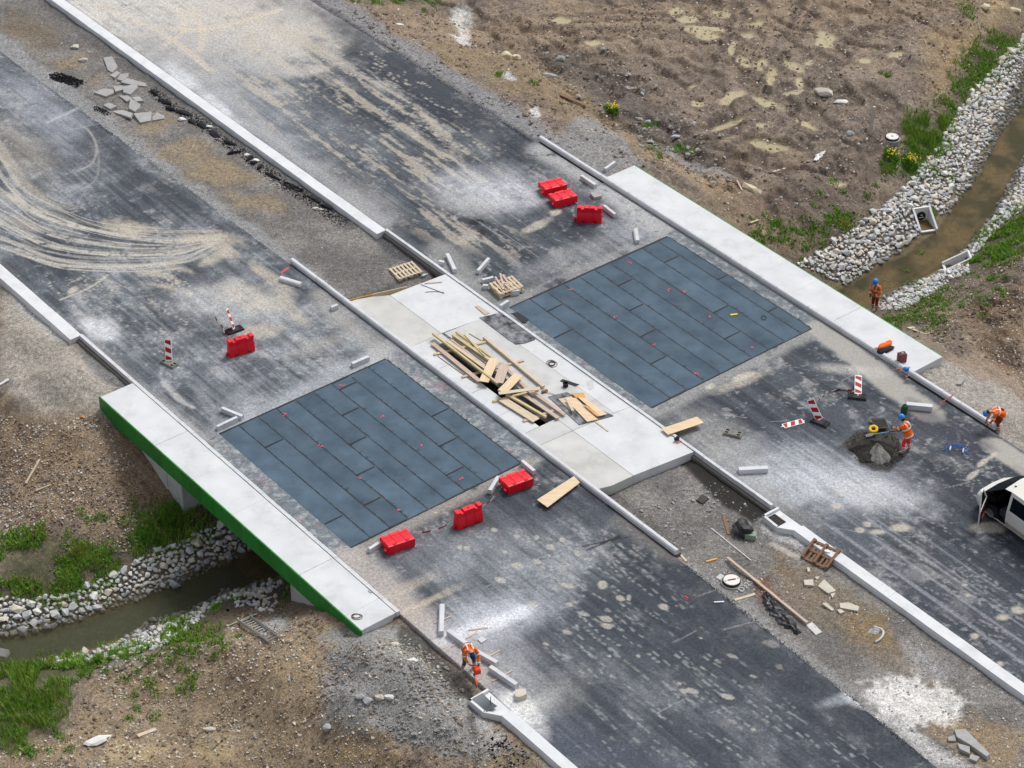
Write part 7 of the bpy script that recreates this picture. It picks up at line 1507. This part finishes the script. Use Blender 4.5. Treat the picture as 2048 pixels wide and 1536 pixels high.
# ================================================================== people
M_skin = mat('skin', S(206, 156, 128), .6, .05, 6, 40, .03, 0); M_redtr = mat('red-orange work trousers', S(240, 62, 36), .8, .06, 6, 50, .05, .1); M_boot = mat('dusty boots', S(170, 164, 154), .9, .15, 8, 40, .1, .2); M_glove = mat('work gloves', S(46, 46, 50), .85, .1); M_hood = mat('orange hood cloth', S(232, 92, 40), .75, .08); M_knit = mat('navy knit', S(36, 40, 86), .95, .15, 20, 80, .15, .3); M_greyglove = mat('grey gloves', S(150, 142, 132), .9, .1)
def skin_body(J, E_, R, name, mats, pick, parent, sub=2):
    """one continuous skin over a jointed skeleton; faces take the clothing of the nearest bone"""
    names = list(J); idx = {k: i for i, k in enumerate(names)}
    me = bpy.data.meshes.new(name); me.from_pydata([J[k] for k in names], [(idx[a_], idx[b2]) for a_, b2 in E_], []); o = bpy.data.objects.new('tmp', me); COL.objects.link(o)
    sk = o.modifiers.new('skin', 'SKIN'); sk.use_smooth_shade = True; sk.branch_smoothing = .4
    if not me.skin_vertices: bpy.context.view_layer.objects.active = o; me.skin_vertices  # layer is added with the modifier
    lay = me.skin_vertices[0].data if me.skin_vertices else None
    if lay is None: raise RuntimeError('no skin layer')
    for k in names: rr = R[k]; lay[idx[k]].radius = rr if isinstance(rr, tuple) else (rr, rr); lay[idx[k]].use_root = (k == 'pelvis')
    ss = o.modifiers.new('sub', 'SUBSURF'); ss.levels = sub; ss.render_levels = sub
    dg = bpy.context.evaluated_depsgraph_get(); dg.update(); ev = o.evaluated_get(dg); m2 = bpy.data.meshes.new_from_object(ev); bpy.data.objects.remove(o, do_unlink=True)
    m2.materials.clear()
    for m in mats: m2.materials.append(m)
    seg = [(Vector(J[a_]), Vector(J[b2]), a_, b2) for a_, b2 in E_]
    for f in m2.polygons:
        c = f.center; best = (1e9, 0)
        for a_, b2, na, nb in seg:
            d = b2 - a_; t = max(0, min(1, (c - a_).dot(d) / d.length_squared)); dist = (c - a_ - d * t).length - (R[na][0] if isinstance(R[na], tuple) else R[na]) * .5
            if dist < best[0]: best = (dist, pick(na, nb, t))
        f.material_index = best[1]; f.use_smooth = True
    m2.name = name; return put(name, m2, parent)
EDG = [('pelvis', 'waist'), ('waist', 'chest'), ('chest', 'neck'), ('neck', 'head'), ('head', 'crown'), ('chest', 'shL'), ('shL', 'elL'), ('elL', 'wrL'), ('wrL', 'palmL'), ('chest', 'shR'), ('shR', 'elR'), ('elR', 'wrR'), ('wrR', 'palmR'),
       ('pelvis', 'hipL'), ('hipL', 'knL'), ('knL', 'anL'), ('anL', 'toeL'), ('pelvis', 'hipR'), ('hipR', 'knR'), ('knR', 'anR'), ('anR', 'toeR')]
RAD = dict(pelvis=(.165, .125), waist=(.165, .125), chest=(.175, .125), neck=.062, head=(.078, .09), crown=(.072, .085), shL=.085, shR=.085, elL=.062, elR=.062, wrL=.046, wrR=.046, palmL=.042, palmR=.042, hipL=.105, hipR=.105, knL=.078, knR=.078, anL=.058, anR=.058, toeL=.045, toeR=.045)
def person(p, face, J, label, trousers, hat='helmet', gloves=None, logo=None, z=None, boots=None):
    """J: joints in a frame with x right, y forward, z up from the ground"""
    A = T(*p) if z is None else G(*p, z); root = thing('person', label, 'person', A, face)
    mats = [M_skin, M_or, trousers, boots or M_boot, gloves or M_glove, M_navy]
    def pick(a_, b2, t):
        if b2 in ('head', 'crown'): return 0
        if b2 == 'neck': return 1 if t < .7 else 0
        if b2.startswith('palm'): return 4
        if b2.startswith('toe'): return 3
        if b2.startswith('an'): return 2 if t < .85 else 3
        if b2.startswith('kn') or b2.startswith('hip'): return 2
        return 1
    R_ = {k: RAD[k] for k in J}
    skin_body(J, EDG, R_, 'body', mats, pick, root)
    # fingers: four and a thumb on each hand
    for s_ in 'LR':
        w_, pm = Vector(J['wr' + s_]), Vector(J['palm' + s_]); d = (pm - w_).normalized(); sd = d.cross(Vector((0, 0, 1))); sd = sd.normalized() if sd.length > .1 else Vector((1, 0, 0)); up = sd.cross(d)
        hand = MB()
        for k, (off, L) in enumerate(((-.03, .07), (-.01, .085), (.012, .08), (.032, .062))): b0 = pm + sd * off + d * .02; hand.tube([b0, b0 + d * L * .55 - up * .01, b0 + d * L * .75 - up * .045], [.0105, .010, .008], 5)
        b0 = w_.lerp(pm, .6) + sd * (.04 if s_ == 'L' else -.04); hand.tube([b0, b0 + d * .04 + sd * (.022 if s_ == 'L' else -.022), b0 + d * .07 - up * .025 + sd * (.01 if s_ == 'L' else -.01)], [.013, .012, .009], 5)
        hand.build('fingers', gloves or M_glove, root)
    hd, cr = Vector(J['head']), Vector(J['crown']); up = (cr - hd).normalized(); fw = Vector(J.get('_', (0, 1, 0)))
    ctr = hd.lerp(cr, .35); f = fwd[label] if label in fwd else Vector((0, 1, 0)); f = (f - up * f.dot(up)).normalized(); rt = f.cross(up)
    Mx = Matrix(((*rt, 0), (*f, 0), (*up, 0), (0, 0, 0, 1))).transposed(); Mx.translation = ctr
    fm = MB(); fm.add([Mx @ Vector(q) for q in ((-.016, .088, .02), (.016, .088, .02), (0, .122, -.012), (-.02, .092, -.025), (.02, .092, -.025), (0, .09, .045))], [(0, 5, 2), (5, 1, 2), (0, 2, 3), (1, 4, 2), (3, 2, 4)]); fm.build('nose', M_skin, root)
    for s_ in (-1, 1):
        e_ = MB(); e_.lathe([(.010, 0), (.012, .004), (.006, .008)], 8, Mx @ Matrix.Translation((s_ * .032, .086, .03)) @ Matrix.Rotation(-math.pi / 2, 4, 'X')); e_.build('eye', M_hole, root)
        e_ = MB(); e_.lathe([(.012, -.012), (.022, 0), (.012, .012)], 8, Mx @ Matrix.Translation((s_ * .085, 0, .01)) @ Matrix.Rotation(math.pi / 2, 4, 'Y')); e_.build('ear', M_skin, root)
    e_ = MB(); e_.box(-.024, .024, .082, .094, -.052, -.044); e_.v = [tuple(Mx @ Vector(q)) for q in e_.v]; e_.build('mouth', mat('lips', S(150, 80, 70), .6), root)
    if hat == 'helmet':
        Mh = Mx @ Matrix.Translation((0, .0, .045)); me_ = HEL.copy(); me_.transform(Mh); h_ = put('helmet', me_, root); brim(h_, Mh)
    else:
        c = MB(); c.lathe([(.098, -.01), (.104, .03), (.10, .08), (.075, .12), (.03, .14), (.004, .143)], 14, Mx @ Matrix.Translation((0, -.005, .015)) @ Matrix.Diagonal((.95, 1.1, 1, 1))); c.build('knit_cap', M_knit, root, smooth=True)
    c = MB(); c.lathe([(.092, -.07), (.099, -.02), (.094, .03)], 12, Mx @ Matrix.Translation((0, -.03, 0)) @ Matrix.Diagonal((.9, .85, 1, 1))); c.build('hair', mat('dark hair', S(48, 36, 30), .8, .2), root)
    # jacket skirt and silver bands, fitted round the limbs
    def band(a_, b2, t0, t1, r0, name='reflective_band', m=M_band, wide=1.0, flat=.8):
        a_, b2 = Vector(a_), Vector(b2); ax_ = (b2 - a_).normalized(); side = Vector((1, 0, 0)) - ax_ * ax_.x; side = side.normalized() if side.length > .2 else Vector((0, 1, 0)); oth = ax_.cross(side); mb = MB(); n = 18; vs = []
        for t in (t0, (t0 + t1) / 2, t1):
            c_ = a_.lerp(b2, t)
            for k in range(n): an = 2 * math.pi * k / n; vs.append(c_ + (side * math.cos(an) * wide + oth * math.sin(an) * flat) * r0)
        mb.add(vs, [(j * n + i, j * n + (i + 1) % n, (j + 1) * n + (i + 1) % n, (j + 1) * n + i) for j in (0, 1) for i in range(n)]); o = mb.build(name, m, root, smooth=True); return o
    pv, ws, cs = J['pelvis'], J['waist'], J['chest']
    band(pv, ws, -.42, .9, .215, 'jacket_skirt', M_or, 1.0, .80); band(pv, ws, -.42, -.12, .219, m=M_band, flat=.81); band(ws, cs, .28, .50, .215, flat=.79)
    for s_ in 'LR':
        band(J['sh' + s_], J['el' + s_], .62, .82, .082, flat=1.0); band(J['el' + s_], J['wr' + s_], .72, .90, .066, flat=1.0); band(J['kn' + s_], J['an' + s_], .30, .42, .084, flat=1.0); band(J['kn' + s_], J['an' + s_], .58, .70, .078, flat=1.0)
        # shoulder braces
        sh = Vector(J['sh' + s_]); c0 = Vector(cs); w0 = Vector(ws); top = c0.lerp(sh, .55) + (c0 - w0).normalized() * .10
        bx_ = MB()
        for sg in (1, -1):
            fr = Vector((0, 1, 0)); ax_ = (c0 - w0).normalized(); fr = (fr - ax_ * fr.dot(ax_)).normalized() * sg; lo = w0.lerp(c0, .35) + (sh - c0) * .5 + fr * .163; mi = c0 + (sh - c0) * .5 + fr * .150
            bx_.strip([lo, mi, top + fr * .03], [((sh - c0).normalized() * .022)] * 3)
        bx_.build('reflective_band', M_band, root).modifiers.new('t', 'SOLIDIFY').thickness = .006
    if logo: lo = Vector(cs) - (Vector(cs) - Vector(ws)) * .25; bk = MB(); ax_ = (Vector(cs) - Vector(ws)).normalized(); fr = Vector((0, -1, 0)); fr = (fr - ax_ * fr.dot(ax_)).normalized(); rt_ = Vector((1, 0, 0)); o_ = lo + fr * .172; bk.add([o_ - rt_ * .08 - ax_ * .015, o_ + rt_ * .08 - ax_ * .015, o_ + rt_ * .08 + ax_ * .015, o_ - rt_ * .08 + ax_ * .015], [(0, 1, 2, 3)]); bk.build('print', mat('dark print', S(120, 50, 20), .8), root)
    return root
fwd = {}
def stand(lean=0.0, **kw):
    J = dict(pelvis=(0, 0, .95), waist=(0, .01, 1.12), chest=(0, .03, 1.36), neck=(0, .05, 1.50), head=(0, .08, 1.60), crown=(0, .08, 1.70), shL=(-.19, .03, 1.40), shR=(.19, .03, 1.40), elL=(-.25, .0, 1.13), elR=(.25, .0, 1.13), wrL=(-.20, .18, .97), wrR=(.20, .18, .97), palmL=(-.18, .25, .94), palmR=(.18, .25, .94),
             hipL=(-.10, 0, .90), hipR=(.10, 0, .90), knL=(-.11, .03, .49), knR=(.11, .03, .49), anL=(-.12, 0, .09), anR=(.12, 0, .09), toeL=(-.13, .16, .045), toeR=(.13, .16, .045)); J.update(kw); return J
dirw = lambda p0, p1: heading(G(*p0), G(*p1)) - math.pi / 2
# worker looking down on the stream bank
L1 = 'person in orange jacket and blue hard hat standing on the stream bank'
fwd[L1] = Vector((0, 1, -.35))
person((1749, 621), dirw((1752, 590), (1715, 612)), stand(head=(0, .11, 1.585), crown=(0, .15, 1.68), elL=(-.26, .06, 1.13), elR=(.25, .08, 1.13), wrL=(-.16, .24, 1.02), wrR=(.14, .26, .98), palmL=(-.10, .30, 1.0), palmR=(.09, .31, .96)), L1, mat('orange work trousers with dark knees', S(222, 88, 28), .8, .3, 5, 40, .1, .1, c2=S(120, 44, 22)))
# worker shovelling
L2 = 'person in orange jacket and red trousers shovelling mortar from the heap'
fwd[L2] = Vector((0, 1, -.5))
A2 = G(1812, 906)
h2 = dirw((1812, 880), (1765, 862))
person((1812, 905), h2, stand(pelvis=(0, -.02, .93), waist=(0, .06, 1.10), chest=(0, .17, 1.32), neck=(0, .26, 1.45), head=(0, .33, 1.53), crown=(0, .37, 1.62), shL=(-.19, .18, 1.36), shR=(.19, .17, 1.36), elL=(-.27, .38, 1.20), elR=(.26, .22, 1.08), wrL=(-.12, .60, 1.06), wrR=(.06, .34, .98), palmL=(-.08, .66, 1.02), palmR=(.0, .38, .97), hipL=(-.10, -.02, .88), hipR=(.10, -.02, .88), knL=(-.14, .10, .49), knR=(.14, .02, .49), anL=(-.16, .06, .09), anR=(.18, -.06, .09), toeL=(-.18, .22, .045), toeR=(.22, .09, .045)), L2, M_redtr, logo=True)
Rw = Matrix.Translation((A2.x, A2.y, 0)) @ Matrix.Rotation(h2, 4, 'Z')
sv = thing('shovel', 'shovel with a pale blue shaft held by the person at the mortar heap', 'shovel', (A2.x, A2.y, 0), h2)
p0, p1 = Vector((.03, .30, 1.02)), Vector((-.14, 1.45, .42)); mb = MB(); mb.tube([p0, p0.lerp(p1, .45)], .017, 7); mb.build('grip', M_black, sv); mb = MB(); mb.tube([p0.lerp(p1, .45), p1], .018, 7); mb.build('shaft', mat('pale blue shaft', S(120, 196, 224), .5), sv)
d = (p1 - p0).normalized(); sd_ = d.cross(Vector((0, 0, 1))).normalized(); n_ = sd_.cross(d); mb = MB(); vs = []
for t, wv in ((-.03, .05), (.05, .12), (.22, .13), (.32, .08), (.36, .02)):
    for k in (-1, 0, 1): vs.append(p1 + d * t + sd_ * wv * k - n_ * (.03 if k == 0 else 0))
mb.add(vs, [(3 * i + j, 3 * i + j + 1, 3 * i + j + 4, 3 * i + j + 3) for i in range(4) for j in (0, 1)]); o = mb.build('blade', M_steel, sv); o.modifiers.new('t', 'SOLIDIFY').thickness = .006
# worker crouching over the kerb trench
L3 = 'person in orange jacket and blue hard hat bending over behind the free kerb'
fwd[L3] = Vector((0, .5, -1))
person((1993, 862), dirw((1998, 835), (1960, 838)), stand(pelvis=(0, -.16, .86), waist=(0, -.05, .99), chest=(0, .20, 1.06), neck=(0, .36, 1.04), head=(0, .45, 1.00), crown=(0, .53, .96), shL=(-.19, .22, 1.04), shR=(.19, .22, 1.04), elL=(-.24, .30, .76), elR=(.24, .30, .76), wrL=(-.15, .42, .52), wrR=(.14, .42, .52), palmL=(-.12, .46, .45), palmR=(.11, .46, .45), hipL=(-.10, -.16, .82), hipR=(.10, -.16, .82), knL=(-.13, .05, .47), knR=(.13, .05, .47), anL=(-.13, -.08, .09), anR=(.13, -.08, .09), toeL=(-.14, .09, .045), toeR=(.14, .09, .045)), L3, mat('orange and black work trousers', S(226, 92, 36), .8, .4, 4, 40, .1, .1, c2=S(90, 40, 26)), logo=True)
# worker cutting kerbs
L4 = 'person in orange vest and navy knit cap bending over a cut-off saw'
fwd[L4] = Vector((0, .5, -1))
h4 = dirw((938, 1310), (957, 1352)); A4 = G(939, 1341)
person((939, 1341), h4, stand(pelvis=(0, -.30, .86), waist=(0, -.18, 1.00), chest=(0, .10, 1.12), neck=(0, .25, 1.12), head=(0, .35, 1.09), crown=(0, .43, 1.05), shL=(-.19, .12, 1.12), shR=(.19, .12, 1.12), elL=(-.28, .26, .86), elR=(.26, .18, .85), wrL=(-.22, .46, .66), wrR=(.10, .38, .66), palmL=(-.20, .52, .62), palmR=(.05, .44, .62), hipL=(-.11, -.28, .82), hipR=(.11, -.28, .82), knL=(-.18, -.04, .46), knR=(.18, .02, .46), anL=(-.22, -.14, .09), anR=(.24, -.10, .09), toeL=(-.26, .02, .045), toeR=(.30, .05, .045)), L4, mat('slate work trousers', S(74, 76, 88), .85, .15), 'cap', M_greyglove, logo=True, z=0.0)
cs = thing('cut_off_saw', 'orange cut-off saw with a large blade in the hands of the bent person', 'saw', (A4.x, A4.y, 0), h4)
mb = MB(); mb.box(-.22, .0, .42, .72, .40, .62, ch=.04); mb.build('motor', mat('orange saw casing', S(230, 70, 40), .5, .1), cs); mb = MB(); mb.tube([(-.20, .50, .62), (-.2, .54, .70), (.06, .50, .70), (.05, .44, .62)], .016, 6); mb.build('handle', M_black, cs)
mb = MB(); mb.box(.0, .05, .60, 1.0, .34, .42, ch=.01); mb.build('arm', M_steel, cs); mb = MB(); mb.lathe([(.20, -.003), (.20, .003)], 28, Matrix.Translation((.07, 1.0, .30)) @ Matrix.Rotation(math.pi / 2, 4, 'Y')); mb.build('blade', M_steel, cs)
mb = MB(); vs = []
for k in range(9): a_ = math.radians(10 + k * 20); vs += [(.04, 1.0 - math.cos(a_) * .215, .30 + math.sin(a_) * .215), (.10, 1.0 - math.cos(a_) * .215, .30 + math.sin(a_) * .215)]
mb.add(vs, [(2 * i, 2 * i + 1, 2 * i + 3, 2 * i + 2) for i in range(8)]); mb.build('guard', M_orange_mark, cs).modifiers.new('t', 'SOLIDIFY').thickness = .01
# ================================================================== van (x forward, y left, origin on the ground under the front axle)
M_van = mat('white van paint', S(232, 232, 230), .35, .03, .7, 30, .02, 0, spec=.5, c2=S(222, 218, 208)); M_glass = mat('dark glass', S(22, 28, 34), .5, .1, 2, 20, .05, 0, spec=.02); M_int = mat('dark interior', S(28, 28, 30), .8, .2); M_seat = mat('grey seat cloth', S(70, 74, 84), .9, .15); M_lamp = mat('lamp glass', S(196, 200, 206), .15, .05, 4, 30, .03, 0, spec=.6); M_dust = mat('dusty lower paint', S(186, 180, 166), .6, .1)
wl = G(1981, 1037); hv = AU + math.radians(-3); cv, sv_ = math.cos(hv), math.sin(hv); vo = Vector((wl.x + sv_ * .82, wl.y - cv * .82, 0))
van = thing('van', 'white van with its front side door standing open at the roadside', 'van', vo, hv)
# half-width sections: (x, [(y, z)...]) from sill to roof centre
LOW = [(.0, .22), (.90, .24), (.95, .52), (.94, .98)]
SEC = [(.94, [(.0, .32), (.50, .32), (.58, .45), (.55, .58), (.45, .66), (.0, .70)]), (.86, [(.0, .25), (.74, .27), (.80, .48), (.77, .66), (.62, .78), (.0, .83)]), (.55, [(.0, .22), (.88, .24), (.93, .50), (.91, .82), (.80, .93), (.0, 1.0)]), (.30, LOW[:3] + [(.94, .96), (.83, 1.13), (.0, 1.20)]),
       (-.50, LOW + [(.78, 1.76), (.0, 1.88)]), (-.85, LOW + [(.79, 1.84), (.0, 1.96)]), (-2.2, LOW + [(.80, 1.88), (.0, 2.0)]), (-3.6, LOW + [(.80, 1.87), (.0, 1.98)]), (-3.85, [(.0, .25), (.88, .27), (.93, .52), (.92, .98), (.76, 1.80), (.0, 1.92)])]
def shell(side_skip):
    mb = MB(); n = 6
    for s_ in (1, -1):
        o = len(mb.v)
        for x, pr in SEC: mb.v += [(x, s_ * y, z) for y, z in pr]
        for j in range(len(SEC) - 1):
            for i in range(n - 1):
                if (s_, j, i) in side_skip: continue
                f = (o + j * n + i, o + j * n + i + 1, o + (j + 1) * n + i + 1, o + (j + 1) * n + i); mb.f.append(f if s_ > 0 else f[::-1]); mb.mi.append(2 if (i <= 1 and j > 4) else (1 if (j in (2, 3) and i == 4) or (j == 2 and i == 3) or (j in (3, 4) and i == 3) else 0))
        mb.f.append(tuple(o + i for i in range(n)) if s_ < 0 else tuple(o + i for i in range(n))[::-1]); mb.mi.append(0); e_ = o + (len(SEC) - 1) * n; mb.f.append(tuple(e_ + i for i in range(n))); mb.mi.append(0)
    return mb
# front door opening on the near (left, +y) side spans sections 4..6 from sill to roof edge
skip = {(1, 3, 1), (1, 3, 2), (1, 3, 3), (1, 4, 1), (1, 4, 2), (1, 4, 3)}
mb = shell(skip); b = mb.build('body', [M_van, M_glass, M_dust], van, smooth=False); b.modifiers.new('t', 'SOLIDIFY').thickness = .02
mb = MB(); mb.box(-.95, .25, -.9, .87, .26, .34); mb.box(.25, .30, -.85, .80, .34, .95); mb.box(-1.0, -.95, -.86, .86, .26, 1.5); mb.build('cab_interior', M_int, van)
mb = MB(); mb.box(-.02, .248, -.78, .78, .78, .96, ch=.04); mb.build('dashboard', M_int, van)
for y in (.45, -.45):
    mb = MB(); mb.box(-.80, -.30, y - .25, y + .25, .34, .66, ch=.05); s1 = mb.build('seat', M_seat, van); mb = MB(); mb.box(-.92, -.78, y - .23, y + .23, .66, 1.30, ch=.05); mb.build('backrest', M_seat, s1)
mb = MB(); n = 20; mb.tube([(-.14 + .07 * math.sin(2 * math.pi * k / n) * .6, .45 + .19 * math.cos(2 * math.pi * k / n), 1.0 + .17 * math.sin(2 * math.pi * k / n)) for k in range(n + 1)], .016, 6); mb.build('steering_wheel', M_black, van)
# side windows behind the door, both sides
for s_ in (1, -1):
    for x0, x1 in ((-2.15, -.98), (-3.5, -2.3)):
        mb = MB(); vs = []
        for x, z in ((x0, 1.10), (x1, 1.10), (x1, 1.70), (x0, 1.70)): y = .95 - (z - 1.02) * (.15 / .85) + .014; vs.append((x, s_ * y, z))
        mb.add(vs, [(0, 1, 2, 3) if s_ < 0 else (3, 2, 1, 0)]); mb.build('side_window', M_glass, van).modifiers.new('t', 'SOLIDIFY').thickness = .012
    mb = MB(); mb.add([(.66, s_ * .72, .62), (.47, s_ * .935, .66), (.45, s_ * .93, .84), (.62, s_ * .80, .82)], [(0, 1, 2, 3) if s_ < 0 else (3, 2, 1, 0)]); mb.build('headlight', M_lamp, van).modifiers.new('t', 'SOLIDIFY').thickness = .03
    mb = lump(MB(), (0, 0, 0), (.12, .07, .10), 3); mb.v = [(x - .02 + .0, y + s_ * 1.06, abs(z) + 1.12) for x, y, z in mb.v]; mb.build('mirror', M_black, van) if s_ < 0 else None
    for xw in (0, -2.9):
        mb = MB(); Mx = Matrix.Translation((xw, s_ * .80, .32)) @ Matrix.Rotation(math.pi / 2, 4, 'X'); mb.lathe([(.20, -.10), (.30, -.10), (.32, -.07), (.32, .07), (.30, .10), (.20, .10)], 24, Mx); wh = mb.build('wheel', M_black, van); mb = MB(); mb.lathe([(.195, -.104), (.195, .104)], 18, Mx); mb.build('rim', M_steel, wh)
mb = MB(); mb.lathe([(.045, 0), (.05, .03), (.02, .05)], 12, Matrix.Translation((-.70, .45, 1.86))); mb.build('roof_aerial', M_black, van)
mb = MB(); mb.box(-.01, .012, -.03, .03, -.03, .03, Matrix.Translation((.30, .935, .80))); mb.build('indicator', mat('amber', S(180, 90, 50), .4), van)
for k in range(3): mb = MB(); mb.box(-1.02, -.90, .956, .962, .46 + k * .055, .49 + k * .055); mb.build('warning_stripe', M_redsheet, van)
mb = MB(); mb.add([(-2.6, .986, .62), (-2.6, .986, .72), (-1.9, .986, .72), (-1.9, .986, .62)], [(3, 2, 1, 0)]); 
# open door, hinged at the front pillar, swung out about 65 degrees
dr = MB(); hx, hy = .27, .96; W_ = 1.08
prof = [(0, .30), (W_, .30), (W_, 1.02), (W_ - .02, 1.05), (.86, 1.78), (.60, 1.80), (.05, 1.12), (0, 1.05)]
ang = math.radians(180 - 58)
def dp(t, z, off): 
    inn = (.0 if z < 1.03 else -(z - 1.02) * .10)
    return (hx + math.cos(ang) * t - math.sin(ang) * (off + inn), hy + math.sin(ang) * t * 1.0 + math.cos(ang) * (off + inn) , z)
def door_plate(name, pr, o0, o1, m, par):
    n = len(pr); mb = MB(); mb.add([dp(t, z, o0) for t, z in pr] + [dp(t, z, o1) for t, z in pr], [tuple(range(n)), tuple(range(n, 2 * n))[::-1]] + [(i + n, (i + 1) % n + n, (i + 1) % n, i) for i in range(n)]); return mb.build(name, m, par)
low = [(0, .30), (W_, .30), (W_, 1.04), (0, 1.04)]
door = door_plate('door', low, 0, .05, M_van, van)
door_plate('door_trim', [(.06, .40), (W_ - .06, .40), (W_ - .06, .98), (.06, .98)], .052, .075, M_int, door)
door_plate('door_pocket', [(.2, .45), (.8, .45), (.8, .56), (.2, .56)], .077, .10, M_red2, door)
for pr in ([(.0, 1.042), (.08, 1.042), (.64, 1.78), (.58, 1.80)], [(.60, 1.742), (.88, 1.742), (.88, 1.80), (.585, 1.80)], [(W_ - .08, 1.042), (W_, 1.042), (.90, 1.80), (.83, 1.80)]): door_plate('window_frame', pr, .0, .045, M_van, door)
door_plate('door_glass', [(.10, 1.043), (W_ - .09, 1.043), (.84, 1.74), (.63, 1.74)], .018, .026, M_glass, door)
